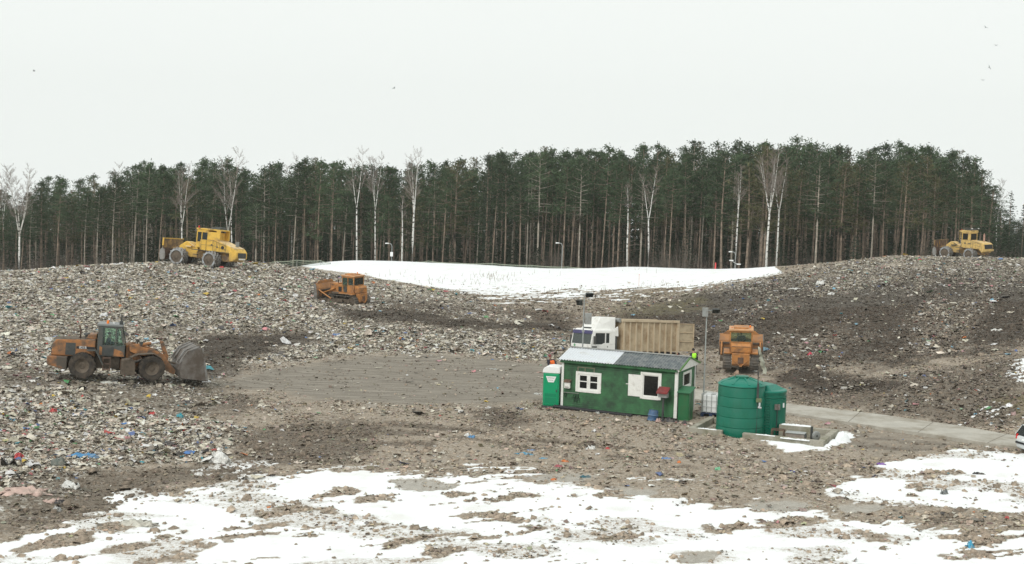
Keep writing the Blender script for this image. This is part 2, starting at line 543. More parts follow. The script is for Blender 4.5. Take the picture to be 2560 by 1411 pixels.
TRACKS = [[(480, 1360), (620, 1310), (760, 1262), (820, 1250)], [(340, 1411), (470, 1378), (640, 1330), (720, 1300)], [(960, 1378), (1090, 1330), (1180, 1292), (1240, 1292), (1330, 1322), (1400, 1340)],
          [(1050, 1405), (1200, 1350), (1300, 1338), (1450, 1340), (1560, 1338)], [(1140, 1240), (1200, 1245), (1280, 1240), (1400, 1246), (1560, 1240)],
          [(650, 1275), (760, 1282), (830, 1276)], [(2140, 1330), (2200, 1350), (2250, 1400)], [(1780, 1330), (1900, 1316), (2060, 1306), (2200, 1290), (2380, 1290), (2480, 1320)],
          [(2290, 1240), (2310, 1190), (2360, 1178)], [(2420, 1330), (2520, 1300), (2620, 1310)], [(760, 1411), (900, 1396), (1000, 1390)], [(2380, 1350), (2460, 1362), (2350, 1390)],
          [(0, 1400), (150, 1360), (330, 1310)], [(150, 1411), (300, 1372), (520, 1320)], [(840, 1225), (900, 1248), (960, 1256)], [(2300, 1411), (2420, 1395), (2560, 1400)]]
RUTS = [[(560, 958), (760, 932), (980, 926), (1200, 948), (1390, 990)], [(600, 968), (800, 946), (1000, 940), (1210, 962), (1370, 1000)], [(820, 905), (1000, 905), (1180, 915), (1340, 930)], [(1980, 1085), (2150, 1092), (2330, 1108), (2480, 1126)],
        [(2130, 1110), (2240, 1122), (2330, 1120)], [(880, 1052), (1100, 1066), (1350, 1098), (1560, 1120), (1800, 1150)], [(900, 1075), (1110, 1088), (1340, 1120), (1540, 1145), (1760, 1178)], [(640, 1130), (860, 1105), (1080, 1110)], [(2300, 1330), (2380, 1290), (2440, 1240), (2520, 1200)]]
MUDDARK = [([(170, 962), (520, 962), (660, 985), (600, 1045), (430, 1035), (250, 1012)], .6), ([(1960, 985), (2100, 960), (2300, 930), (2560, 890), (2560, 1060), (2400, 1062), (2200, 1030), (2020, 1003)], .62), ([(430, 905), (560, 880), (640, 915), (560, 945), (470, 940)], .9),
           ([(470, 850), (560, 832), (760, 826), (800, 850), (700, 880), (600, 905), (500, 915)], 1.0), ([(330, 820), (470, 815), (520, 840), (420, 850)], .6),
           ([(820, 765), (1000, 770), (1200, 800), (1420, 800), (1450, 835), (1250, 830), (1020, 812), (860, 800)], 1.0),([(560, 1090), (720, 1060), (860, 1050), (980, 1062), (900, 1100), (960, 1150), (760, 1170), (640, 1160), (600, 1120)], .62),
           ([(0, 1235), (180, 1180), (420, 1175), (600, 1160), (640, 1190), (420, 1230), (200, 1300), (0, 1350)], .6),
           ([(470, 880), (560, 840), (740, 832), (760, 860), (620, 905), (540, 930)], .9), ([(1150, 800), (1300, 800), (1440, 830), (1440, 850), (1280, 850)], .7),
           ([(900, 740), (1100, 745), (1250, 770), (1430, 780), (1440, 825), (1250, 800), (1000, 790), (920, 770)], .75),
           ([(1930, 930), (2020, 915), (2140, 940), (2260, 960), (2200, 990), (2040, 985), (1950, 960)], 1.0), ([(1990, 915), (2250, 915), (2520, 880), (2480, 872), (2240, 895)], 1.0),
           ([(1180, 1030), (1240, 1020), (1320, 1050), (1260, 1070)], .7), ([(0, 890), (140, 905), (200, 960), (100, 990), (0, 960)], .7),
           ([(1920, 780), (2100, 740), (2200, 700), (2300, 720), (2150, 780), (2000, 850), (1930, 860)], .5)]
GRASS = [[(1480, 775), (1600, 755), (1760, 742), (1790, 762), (1650, 790), (1520, 800)], [(1080, 715), (1130, 716), (1190, 738), (1130, 735)],
         [(2480, 1000), (2560, 985), (2620, 1000), (2620, 1090), (2540, 1070)], [(1500, 735), (1700, 728), (1740, 735), (1560, 752)]]

def zones(x, y):
    """cover of the ground at world points x, y"""
    z = hmacro(x, y)
    px, py = project(x, y, z)
    w1 = fbm(x / 2.2, y / 2.2, 3, 4) - 0.5
    w2 = fbm(x / 0.7, y / 0.7, 9, 3) - 0.5
    # clods and ruts are drawn out along the track direction
    wa = 1.5 * (fbm(x / 9, y / 9, 71, 2) - .5)
    st = fbm((x * .85 + y * .53) / 3.6 + wa, (-x * .53 + y * .85) / 0.62 + wa * 3, 21, 4) - 0.5
    st2 = fbm((x * .85 + y * .53) / 1.5 + wa, (-x * .53 + y * .85) / 0.26 + wa * 6, 23, 3) - 0.5
    grp = fbm(x / 6.5, y / 4.5, 25, 3)
    sc = np.clip(70.0 / np.maximum(y, 30), .25, 1.3)          # one ground metre spans fewer photo columns far off
    e = (w1 * 90 + w2 * 45 + st * 80 + st2 * 45) * sc
    S = np.zeros(x.shape)
    sf = sdpoly(px, py, SNOW_FRONT)
    S = np.maximum(S, sstep(-18, 18, sf + e * 1.2 + np.clip(sf - 25, 0, 300) * 1.1))
    S = np.maximum(S, sstep(-18, 18, sdpoly(px, py, SNOW_RIGHT) * 1.5 + e * 1.2 + 10))
    fld = sdpoly(px, py, SNOW_FIELD)
    loose = np.clip((py - 688) / 40.0, 0, 1) * np.clip((px - 1080) / 160, 0, 1)
    S = np.maximum(S, sstep(-3, 3, fld + (w1 * 60 + w2 * 60 + st * 190) * loose - 12 * loose))
    S = S * (1 - .85 * sstep(.15, .24, st2 * .9 + w2 * .35) * sstep(694, 735, py) * (py < 770))
    S = np.maximum(S, sstep(-10, 10, sdpoly(px, py, SNOW_BASIN) + e * .5))
    S = np.maximum(S, sstep(-10, 10, sdpoly(px, py, SNOW_R1) + e * .8 - 2) * sstep(-.12, -.02, st2))
    S = np.maximum(S, .9 * sstep(-6, 16, sdpoly(px, py, SNOW_R2) + e * 1.2 - 5) * sstep(.03, .10, st2 + w2 * .4))
    S = np.maximum(S, .9 * sstep(-6, 16, sdpoly(px, py, SNOW_L) + e * 1.6 - 45))
    # scraps of old snow left in the brown ground in front
    near = sstep(-60, -170, sf) * sstep(1060, 1180, py) * sstep(350, 900, px)
    S = np.maximum(S, sstep(.17, .23, w1 * .8 + st * .6) * (1 - near) * sstep(1090, 1190, py) * sstep(250, 700, px))
    trk = np.zeros(x.shape)
    for t in TRACKS:
        trk = np.maximum(trk, sstep(-14, 12, sdline(px, py, t, 11) + e * .8))
    S = S * (1 - trk * sstep(-.16, .06, w2 + st * .7))
    # bare clods poking through everywhere in the front snow
    S = S * (1 - .95 * sstep(.285, .35, st2 * .75 + st * .35 + w2 * .2 + (grp - .5) * .55) * (py > 1100))
    S = S * (1 - .38 * sstep(.52, .66, fbm(x / 4 + 3, y / 2.2, 27, 4)) * (py > 1100))
    mud = np.zeros(x.shape)
    for p, a in MUDDARK:
        mud = np.maximum(mud, a * sstep(-42, 34, sdpoly(px, py, p) + e * 1.0))
    rut = np.zeros(x.shape)
    for t in RUTS:
        rut = np.maximum(rut, sstep(-9, 7, sdline(px, py, t, 9) + e * .35))
    mud = np.maximum(mud, rut * .62)
    tr0 = sstep(-20, 60, sdpoly(px, py, TRASH_R) + e)
    swath = fbm((x * .42 + y * .91) / 26, (x * .91 - y * .42) / 3.2, 61, 4)
    mud = np.maximum(mud, tr0 * np.clip(.88 + 2.2 * (swath - .47), .3, 1) * sstep(650, 720, py + (px - 2250) * .03))
    lot = sstep(-20, 25, sdpoly(px, py, LOT) + e * .5)
    yard = sstep(-15, 20, sdpoly(px, py, YARD) + e * .4)
    slush = np.zeros(x.shape)
    for p in SLUSH:
        slush = np.maximum(slush, sstep(-8, 8, sdpoly(px, py, p) + e * .35))
    S = S * (1 - slush * .9)
    grass = np.zeros(x.shape)
    for p in GRASS:
        grass = np.maximum(grass, sstep(-20, 30, sdpoly(px, py, p) + e))
    tl = sstep(-20, 30, sdpoly(px, py, TRASH_L) + e)
    tr = sstep(-20, 30, sdpoly(px, py, TRASH_R) + e)
    wood = sstep(203, 214, y)
    S = S * (1 - sstep(210, 216, y))
    return dict(px=px, py=py, snow=S, mud=mud, lot=np.maximum(lot, yard * .5), yard=yard, slush=slush, grass=grass, tl=tl, tr=tr, wood=wood,
                w1=w1, w2=w2, st=st, trk=trk, swath=swath, rut=rut)

def hmicro(x, y, Z):
    rough = np.clip(.35 + .65 * np.maximum(Z['tl'], Z['tr'] * .8), 0, 1)
    rough = rough * (1 - .85 * Z['lot']) * (1 - .75 * Z['slush']) * (1 - .55 * Z['snow'])
    flat = np.minimum(1, np.hypot((x - FLAT[0][0]) / FLAT[0][2], (y - FLAT[0][1]) / FLAT[0][3]) ** 4)
    for f in FLAT[1:]:
        flat = np.minimum(flat, np.hypot((x - f[0]) / f[2], (y - f[1]) / f[3]) ** 4)
    h = (fbm(x / 3.1, y / 3.1, 41, 3) - .5) * .50 + (fbm(x / .9, y / .9, 43, 3) - .5) * .20
    h = h * rough * flat - .07 * Z['rut'] * flat + .05 * sstep(.3, .75, Z['snow']) * flat
    # earth pushed up against the foot of the cabin and the basin wall
    ca, sa = math.cos(R(-24)), math.sin(R(-24))
    bx, by = (x - _bk.x) * ca + (y - _bk.y) * sa, -(x - _bk.x) * sa + (y - _bk.y) * ca
    h = h + np.where(by > -.1, 0, .27 * np.exp(-((by + .75) / .75) ** 2)) * sstep(-16.5, -11.5, bx) * (1 - sstep(-1.2, .1, bx)) * (.8 + .8 * Z['w1'])
    bare = (1 - Z['snow']) * (Z['py'] > 1130)
    h = h + flat * bare * (.03 + .10 * np.clip(Z['w2'] + .25, 0, .6)) * (1 - Z['slush'])
    return h

_hc = on_plane(1560, 1030, 0); _tc = on_plane(1890, 1085, 0)
_bk = on_plane(2058, 1122, 0)
FLAT = [(_hc.x, _hc.y + .8, 6.5, 5.0), (_tc.x, _tc.y, 5.5, 4.0)]
_rd = on_plane(2080, 1025, 0); FLAT.append((_rd.x + 4, _rd.y - 2, 12, 6))
_rd = on_plane(2480, 1090, 0); FLAT.append((_rd.x, _rd.y, 8, 4))

def gz(x, y):
    xa, ya = np.array([float(x)]), np.array([float(y)])
    return float((hmacro(xa, ya) + hmicro(xa, ya, zones(xa, ya)))[0])

def on_ground(px, py, far=320.0):
    """first place where the sight line of a photo pixel meets the land"""
    d = ray(px, py)
    ts = np.linspace(40 / d.y, far / d.y, 1600)
    xs, ys, zs = d.x * ts, d.y * ts, CAMZ + d.z * ts
    hit = np.nonzero(zs <= hmacro(xs, ys))[0]
    i = hit[0] if len(hit) else len(ts) - 1
    return Vector((xs[i], ys[i], gz(xs[i], ys[i])))

# ------------------------------------------------------------------ ground material
def ground_material():
    m = bpy.data.materials.new('landfill_ground')
    m.use_nodes = True
    n, l = m.node_tree.nodes, m.node_tree.links
    bs = n['Principled BSDF']
    tc = n.new('ShaderNodeTexCoord')
    za = n.new('ShaderNodeVertexColor'); za.layer_name = 'cover_a'
    zb = n.new('ShaderNodeVertexColor'); zb.layer_name = 'cover_b'
    sa = n.new('ShaderNodeSeparateColor'); l.new(za.outputs[0], sa.inputs[0])
    sb = n.new('ShaderNodeSeparateColor'); l.new(zb.outputs[0], sb.inputs[0])
    def noise(scale, det=6, rough=.6, vec=None):
        t = n.new('ShaderNodeTexNoise')
        t.inputs['Scale'].default_value = scale
        t.inputs['Detail'].default_value = det
        t.inputs['Roughness'].default_value = rough
        l.new(vec or tc.outputs['Object'], t.inputs['Vector'])
        return t.outputs[0]
    def ramp(fac, stops):
        r = n.new('ShaderNodeValToRGB')
        e = r.color_ramp.elements
        while len(e) < len(stops): e.new(0.5)
        for k, (p, c) in enumerate(stops):
            e[k].position = p
            e[k].color = (*c, 1)
        l.new(fac, r.inputs[0])
        return r.outputs[0]
    def mix(fac, a, b):
        x = n.new('ShaderNodeMix'); x.data_type = 'RGBA'
        if isinstance(fac, float): x.inputs[0].default_value = fac
        else: l.new(fac, x.inputs[0])
        for i, v in ((6, a), (7, b)):
            if isinstance(v, tuple): x.inputs[i].default_value = (*v, 1)
            else: l.new(v, x.inputs[i])
        return x.outputs[2]
    def math_(op, a, b=None, c=None):
        x = n.new('ShaderNodeMath'); x.operation = op
        for i, v in enumerate((a, b, c)):
            if v is None: continue
            if isinstance(v, (int, float)): x.inputs[i].default_value = v
            else: l.new(v, x.inputs[i])
        return x.outputs[0]
    def mrange(v, a, b, c=0., d=1.):
        x = n.new('ShaderNodeMapRange')
        l.new(v, x.inputs[0])
        for i, q in enumerate((a, b, c, d)): x.inputs[i + 1].default_value = q
        return x.outputs[0]
    fine, mid, big = noise(9, 8, .7), noise(2.2, 7, .65), noise(.35, 5, .55)
    soil = ramp(fine, [(.28, (.15, .120, .088)), (.45, (.31, .255, .195)), (.58, (.43, .365, .29)), (.75, (.58, .52, .43))])
    soil = mix(math_('MULTIPLY', mrange(big, .35, .65), .6), soil, ramp(mid, [(.3, (.20, .160, .12)), (.5, (.32, .262, .20)), (.7, (.45, .38, .305))]))
    dark = ramp(fine, [(.3, (.028, .023, .018)), (.5, (.066, .053, .040)), (.72, (.14, .114, .088))])
    grit = mrange(noise(24, 4, .7), .3, .7, .52, 1.45)
    soil = mix(sa.outputs[1], soil, dark)
    gm = n.new('ShaderNodeVectorMath'); gm.operation = 'SCALE'
    l.new(soil, gm.inputs[0]); l.new(grit, gm.inputs['Scale'])
    soil = gm.outputs[0]
    # flat shredded waste pressed into the surface
    vo = n.new('ShaderNodeTexVoronoi'); vo.inputs['Scale'].default_value = 8.0
    l.new(tc.outputs['Object'], vo.inputs['Vector'])
    sv = n.new('ShaderNodeSeparateColor'); l.new(vo.outputs['Color'], sv.inputs[0])
    waste = ramp(sv.outputs[0], [(.0, (.05, .045, .04)), (.2, (.24, .22, .18)), (.5, (.38, .35, .295)), (.72, (.52, .49, .42)), (.9, (.64, .62, .56)), (.97, (.75, .74, .72))])
    wm = mrange(math_('ADD', math_('MULTIPLY', sv.outputs[1], .8), math_('MULTIPLY', mid, .5)), .55, .75)
    col = mix(math_('MULTIPLY', sa.outputs[2], wm), soil, waste)
    # driven-over grey dirt
    mp = n.new('ShaderNodeMapping'); mp.inputs['Scale'].default_value = (.25, 1.6, 1); mp.inputs['Rotation'].default_value = (0, 0, .12)
    l.new(tc.outputs['Object'], mp.inputs['Vector'])
    strk = noise(1.6, 7, .62, mp.outputs[0])
    lot = ramp(strk, [(.3, (.15, .132, .108)), (.5, (.22, .195, .16)), (.7, (.31, .28, .235))])
    lot = mix(mrange(fine, .62, .8), lot, (.36, .34, .30))
    col = mix(sb.outputs[0], col, lot)
    gr = ramp(fine, [(.3, (.06, .052, .025)), (.5, (.135, .115, .055)), (.7, (.22, .19, .10))])
    col = mix(math_('MULTIPLY', sb.outputs[1], mrange(mid, .35, .6)), col, gr)
    slush = ramp(mid, [(.3, (.33, .30, .25)), (.7, (.50, .47, .41))])
    col = mix(sb.outputs[2], col, slush)
    # snow with ragged edges, greyer where it thins out
    sn = math_('ADD', sa.outputs[0], math_('MULTIPLY', math_('SUBTRACT', noise(5, 9, .72), .5), 1.2))
    sn = math_('ADD', sn, math_('MULTIPLY', math_('SUBTRACT', noise(19, 6, .7), .5), .9))
    sfac = mrange(sn, .38, .62)
    scol = mix(mrange(sn, .45, .85), (.52, .49, .44), (.84, .86, .865))
    scol = mix(math_('MULTIPLY', mrange(noise(.55, 6, .6), .54, .70), .42), scol, (.64, .61, .55))
    col = mix(sfac, col, scol)
    l.new(col, bs.inputs['Base Color'])
    ro = n.new('ShaderNodeMix'); ro.data_type = 'FLOAT'
    l.new(sb.outputs[2], ro.inputs[0]); ro.inputs[2].default_value = .92; ro.inputs[3].default_value = .25
    l.new(ro.outputs[0], bs.inputs['Roughness'])
    bs.inputs['Specular IOR Level'].default_value = .25
    bp = n.new('ShaderNodeBump'); bp.inputs['Distance'].default_value = .12
    l.new(mrange(math_('ADD', sb.outputs[0], sfac), 0, 1, .7, .25), bp.inputs['Strength'])
    l.new(math_('ADD', fine, math_('MULTIPLY', mid, 1.5)), bp.inputs['Height'])
    l.new(bp.outputs[0], bs.inputs['Normal'])
    return m

def make_ground():
    ds, d = [], 36.0
    while d < 262:
        ds.append(d)
        d += 0.16 * (d / 50) ** 1.5
    while d < 5000:
        ds.append(d)
        d *= 1.12
    ds = np.array([-60, -20, 5, 20, 29] + ds)
    nc = 560
    u = np.linspace(-1, 1, nc)
    u = np.concatenate([[-14, -6, -3.4, -2.2, -1.6, -1.25], u, [1.25, 1.6, 2.2, 3.4, 6, 14]])
    hw = np.maximum(ds, 36) * .43
    X = hw[:, None] * u[None]
    Y = np.repeat(ds[:, None], len(u), 1)
    Zn = zones(X, Y)
    Z = hmacro(X, Y) + hmicro(X, Y, Zn)
    v = np.stack([X, Y, Z], -1).reshape(-1, 3)
    nr, ncol = X.shape
    idx = np.arange(nr * ncol).reshape(nr, ncol)
    f = np.stack([idx[:-1, :-1], idx[:-1, 1:], idx[1:, 1:], idx[1:, :-1]], -1).reshape(-1, 4)
    trash = np.clip(np.maximum(Zn['tl'] * .95 * (1 - .92 * Zn['mud']), Zn['tr'] * .45 * (1 - .6 * Zn['mud'])) + .26 * (1 - Zn['mud']), 0, 1)
    A = np.stack([Zn['snow'], np.clip(np.maximum(Zn['mud'], Zn['wood']), 0, 1), trash], -1).reshape(-1, 3)
    B = np.stack([Zn['lot'], Zn['grass'], Zn['slush']], -1).reshape(-1, 3)
    o = mesh_np('ground', v, f, ground_material(), {'cover_a': A, 'cover_b': B}, smooth=True)
    tag(o, 'brown landfill ground with snow patches, mud and waste mounds', 'ground', kind='structure')
    return o
make_ground()

# ------------------------------------------------------------------ concrete slab road, laid 12 cm above the ground bed
def make_road():
    L = [(1560, 948), (1740, 972), (1960, 1008), (2200, 1036), (2400, 1066), (2600, 1100), (2760, 1126)]
    Rr = [(1560, 972), (1740, 998), (1960, 1030), (2200, 1068), (2400, 1098), (2530, 1117), (2700, 1146)]
    def res(P, n=60):
        P = np.array(P, float)
        t = np.concatenate([[0], np.cumsum(np.hypot(*np.diff(P, axis=0).T))])
        s = np.linspace(0, t[-1], n)
        return np.stack([np.interp(s, t, P[:, 0]), np.interp(s, t, P[:, 1])], 1)
    mb = MB()
    l = [on_plane(*p, .1) for p in res(L)]
    r = [on_plane(*p, .1) for p in res(Rr)]
    n = len(l)
    top = [max(float(hmacro(np.array([a.x, b.x]), np.array([a.y, b.y])).max()), 0) + .10 for a, b in zip(l, r)]
    for i in range(n):
        zt = sum(top[max(0, i - 3):i + 4]) / len(top[max(0, i - 3):i + 4])
        for p in (l[i], r[i]):
            p.z = zt
    vs = l + r + [p - Vector((0, 0, .4)) for p in l] + [p - Vector((0, 0, .4)) for p in r]
    fs = []
    for i in range(n - 1):
        fs += [(i, i + 1, n + i + 1, n + i), (i, 2 * n + i, 2 * n + i + 1, i + 1), (n + i, n + i + 1, 3 * n + i + 1, 3 * n + i)]
    mb.add(vs, fs)
    m = mat('road_concrete', (.43, .41, .36), .9, .08, 1.2, (.26, .23, .18), .36, .5, bump=.2, spec=.2, bscale=15)
    o = mb.build('road', m)
    # transverse joints between the slabs
    jm = MB()
    for k in range(2, n - 1, 9):
        a, b = l[k], r[k]
        t = (l[k + 1] - l[k]).normalized() * .022
        u = Vector((0, 0, .004))
        jm.add([a - t + u, a + t + u, b + t + u, b - t + u], [(0, 1, 2, 3)])
    tag(o, 'pale concrete slab road crossing the right side of the yard', 'road', kind='structure')
    jm.build('slab_joint', mat('joint_dirt', (.17, .15, .12), .95, .2, 4), o)
make_road()
# ------------------------------------------------------------------ site cabin
HUT_ROT = R(-24)
GREEN = mat('green_board_paint', (0.040, 0.150, 0.057), 0.6, 0.10, 3.0, (0.024, 0.058, 0.03), 0.42, 1.1, spec=0.3)
GREEN_CAB = mat('green_cabinet_paint', (0.02, 0.14, 0.05), 0.5, 0.08, 3.0, (0.05, 0.10, 0.04), 0.25, 1.6)
GREEN_TRIM = mat('green_trim_paint', (0.09, 0.21, 0.055), 0.55, 0.1, 4.0)
HW, HD, HH = 6.8, 3.25, 2.80            # cabin width, depth, wall height

def make_cabin():
    t = thing('site_cabin', 'green weatherboarded cabin with a half white, half grey corrugated roof', 'cabin', rot=(0, 0, HUT_ROT))
    # one lapped board per row, broken round the openings
    def boards(mb, length, height, holes, place, z0=.12, step=.118):
        z = z0
        while z < height - .01:
            z1 = min(z + step, height)
            cuts = [(0.0, length)]
            for (a, b, c, d) in holes:
                if z1 > c + .005 and z < d - .005:
                    new = []
                    for (p, q) in cuts:
                        if b <= p or a >= q: new.append((p, q))
                        else:
                            if a > p: new.append((p, a))
                            if b < q: new.append((b, q))
                    cuts = new
            for (p, q) in cuts:
                pts = [place(p, .046, z), place(q, .046, z), place(q, .0, z), place(p, .0, z),
                       place(p, .008, z1 + .012), place(q, .008, z1 + .012), place(q, .0, z1 + .012), place(p, .0, z1 + .012)]
                mb.hexa(pts)
            z = z1
    w1, w2 = (.97, 2.25, 1.20, 2.10), (4.86, 5.78, 1.18, 2.38)
    w3 = (1.10, 2.42, 1.70, 2.42)
    fr = MB(); boards(fr, HW, HH, [w1, w2], lambda u, o, z: (u, -o, z))
    fr.build('wall', GREEN, t, label='long front wall of green weatherboards')
    rt = MB(); boards(rt, HD, HH + .1, [w3], lambda u, o, z: (HW + o, u, z))
    rt.build('wall', GREEN, t, label='short end wall of green weatherboards')
    lf = MB(); boards(lf, HD, HH, [], lambda u, o, z: (-o, u, z)); lf.build('wall', GREEN, t)
    bk = MB(); boards(bk, HW, HH, [], lambda u, o, z: (u, HD + o, z)); bk.build('wall', GREEN, t)
    fl = MB(); fl.box(.02, HW - .02, .02, HD - .02, .08, .14); fl.box(.02, HW - .02, .02, HD - .02, 2.56, 2.6); fl.box(.03, HW - .03, HD - .06, HD - .02, .14, 2.56)
    fl.box(1.8, 3.0, 1.2, 1.9, .14, .9)
    fl.build('interior', M['interior'], t)
    sk = MB(); sk.box(-.02, HW + .02, .05, .25, -.35, .12); sk.box(-.02, HW + .02, HD - .25, HD - .05, -.35, .12)
    sk.build('skid_beam', M['dark'], t)
    # gable ends and corner boards
    for x0, x1 in ((HW + .04, HW + .215), (-.18, -.04)):
        g = MB(); g.prism([(-.20, HH - .06), (HD + .20, HH - .06), (HD + .2, HH + .03), (HD / 2, HH + .50), (-.2, HH + .03)], 'yz', x0, x1)
        g.build('gable', M['white'], t)
    for x, y in ((-.05, -.055), (HW - .10, -.055)):
        c = MB(); c.box(x, x + .14, y, y + .05, .1, HH + .02); c.build('corner_board', M['white'], t)
    c = MB(); c.box(HW + .036, HW + .075, -.05, .07, .1, HH + .02); c.build('corner_board', M['white'], t)
    c = MB(); c.box(HW + .036, HW + .075, HD - .07, HD + .05, .1, HH + .02); c.build('corner_board', M['white'], t)
    f = MB(); f.box(-.1, HW + .1, -.20, -.165, HH - .12, HH + .06); f.box(-.1, HW + .1, -.165, -.0, HH + .02, HH + .045); f.build('fascia', GREEN, t)
    # corrugated roof in two sheets of different age, front and back slope
    ang = math.atan2(.50, HD / 2 + .25)
    def slope(mb, xa, xb, sgn):
        L = (HD / 2 + .27) / math.cos(ang)
        nseg = int((xb - xa) / .165 * 8)
        vs = []
        for j in range(2):
            for i in range(nseg + 1):
                x = xa + (xb - xa) * i / nseg
                w = .026 * math.sin(2 * math.pi * x / .165)
                s = L * j
                y = (-.27 + s * math.cos(ang)) if sgn > 0 else (HD + .27 - s * math.cos(ang))
                z = HH + .06 + s * math.sin(ang) + w
                vs.append((x, y, z))
        m = nseg + 1
        mb.add(vs + [(a, b, c - .012) for a, b, c in vs],
               [(i, i + 1, m + i + 1, m + i) for i in range(nseg)] + [(2 * m + i, 3 * m + i, 3 * m + i + 1, 2 * m + i + 1) for i in range(nseg)] +
               [(i, 2 * m + i, 2 * m + i + 1, i + 1) for i in range(nseg)])
    rw = mat('roof_white_sheet', (.64, .67, .70), .5, .05, 2, (.5, .5, .48), .2, 2)
    rg = mat('roof_grey_sheet', (.10, .118, .126), .55, .12, 2.5, (.24, .25, .24), .35, 3)
    xs = -.22 + (HW + .5) * .465
    a = MB(); slope(a, -.22, xs, 1); a.build('roof_sheet', rw, t, smooth=True, label='white corrugated roof sheet')
    a = MB(); slope(a, xs + .003, HW + .28, 1); a.build('roof_sheet', rg, t, smooth=True, label='grey corrugated roof sheet')
    a = MB(); slope(a, -.22, HW + .28, -1); a.build('roof_sheet', rg, t, smooth=True, label='back slope of the corrugated roof')
    zr = HH + .06 + (HD / 2 + .27) * math.tan(ang)
    a = MB(); a.prism([(HD / 2 - .14, zr - .0), (HD / 2, zr + .055), (HD / 2 + .14, zr - .0), (HD / 2, zr + .03)], 'yz', -.24, HW + .30); a.build('ridge_cap', M['grey'], t)
    a = MB()
    for sgn in (1, -1):
        y0 = -.29 if sgn > 0 else HD + .29
        a.prism([(y0, HH - .03), (y0, HH + .06), (HD / 2, zr + .01), (HD / 2, zr - .07)], 'yz', HW + .22, HW + .285)
    a.build('bargeboard', GREEN_TRIM, t, label='green bargeboard under the end of the roof')
    # windows
    def window(u0, u1, z0, z1, P, cas, fw=.13):
        w = MB()
        d0, d1 = .03, .075
        for (a0, a1, b0, b1) in ((u0 - fw, u0, z0 - fw, z1 + fw), (u1, u1 + fw, z0 - fw, z1 + fw), (u0, u1, z1, z1 + fw), (u0, u1, z0 - fw * 1.1, z0)):
            w.hexa([P(a0, d1, b0), P(a1, d1, b0), P(a1, -.04, b0), P(a0, -.04, b0), P(a0, d1, b1), P(a1, d1, b1), P(a1, -.04, b1), P(a0, -.04, b1)])
        fo = w.build('window', M['white'], t, bevel=.006)
        if cas:
            c = MB(); um = (u0 + u1) / 2; zm = z0 + (z1 - z0) * .53
            for (a0, a1, b0, b1) in ((u0, u0 + .11, z0, z1), (u1 - .11, u1, z0, z1), (um - .10, um + .10, z0, z1), (u0 + .11, um - .10, z1 - .09, z1), (um + .10, u1 - .11, z1 - .09, z1),
                                     (u0 + .11, um - .10, z0, z0 + .09), (um + .10, u1 - .11, z0, z0 + .09), (u0 + .11, um - .10, zm - .025, zm + .025), (um + .10, u1 - .11, zm - .025, zm + .025)):
                c.hexa([P(a0, .045, b0), P(a1, .045, b0), P(a1, 0, b0), P(a0, 0, b0), P(a0, .045, b1), P(a1, .045, b1), P(a1, 0, b1), P(a0, 0, b1)])
            c.build('sash', M['white'], fo)
        else:
            c = MB(); q = .05
            for (a0, a1, b0, b1) in ((u0, u0 + q, z0, z1), (u1 - q, u1, z0, z1), (u0 + q, u1 - q, z1 - q, z1), (u0 + q, u1 - q, z0, z0 + q)):
                c.hexa([P(a0, .03, b0), P(a1, .03, b0), P(a1, 0, b0), P(a0, 0, b0), P(a0, .03, b1), P(a1, .03, b1), P(a1, 0, b1), P(a0, 0, b1)])
            c.build('sash', M['white'], fo)
        g = MB()
        g.hexa([P(u0, .012, z0), P(u1, .012, z0), P(u1, .006, z0), P(u0, .006, z0), P(u0, .012, z1), P(u1, .012, z1), P(u1, .006, z1), P(u0, .006, z1)])
        g.build('pane', M['glass_dark'], fo)
        return fo
    PF = lambda u, o, z: (u, -o, z)
    PR = lambda u, o, z: (HW + o, u, z)
    window(*w1, PF, True); window(*w2, PF, False, .15); window(*w3, PR, False, .11)
    s = MB(); s.box(4.0, 4.72, -.075, -.04, 1.12, 2.34)
    so = s.build('shutter', M['white'], t, bevel=.006, label='white shutter folded open beside the window')
    s = MB(); s.box(3.86, 4.0, -.07, -.05, 1.76, 1.80); s.build('latch', M['white'], so)
    # bleached leftover frame above the left window, drip ledge beneath it, mildew
    s = MB(); s.box(.92, 1.98, -.052, -.03, 2.45, 2.50); s.box(.92, .98, -.052, -.03, 2.24, 2.45); s.box(1.90, 1.96, -.052, -.03, 2.24, 2.45); s.box(1.36, 1.41, -.052, -.03, 2.24, 2.45)
    s.build('signboard_frame', mat('bleached_wood', (.17, .16, .11), .9, .2, 6), t, label='bleached wooden frame above the left window')
    s = MB(); s.box(.1, 1.05, -.09, -.03, .95, .975); s.build('ledge', M['grey'], t)
    st = mat('mildew', (.022, .05, .028), .9, .3, 6)
    s = MB()
    rr = random.Random(3)
    for k in range(26):
        u = rr.choice([rr.uniform(.1, .3), rr.uniform(.62, 1.22), rr.uniform(.7, 1.1)])
        zt = rr.uniform(.7, .92); zb = zt - rr.uniform(.12, .4)
        w = rr.uniform(.015, .05)
        s.hexa([(u, -.051, zb), (u + w * .4, -.051, zb), (u + w * .4, -.0475, zb), (u, -.0475, zb), (u - w / 2, -.051, zt), (u + w, -.051, zt), (u + w, -.0475, zt), (u - w / 2, -.0475, zt)])
    s.build('stain', st, t, label='dark mildew streaks below the ledge')
    anchor(t, (0, 0, .1), 1404, 1017, on_plane(1404, 1017, .1).y)
    t.location.z = 0.0
    return t
hut = make_cabin()
HUT_M = Matrix.Translation(hut.location) @ Matrix.Rotation(HUT_ROT, 4, 'Z')
def hutp(x, y, z=0):
    return HUT_M @ Vector((x, y, z))

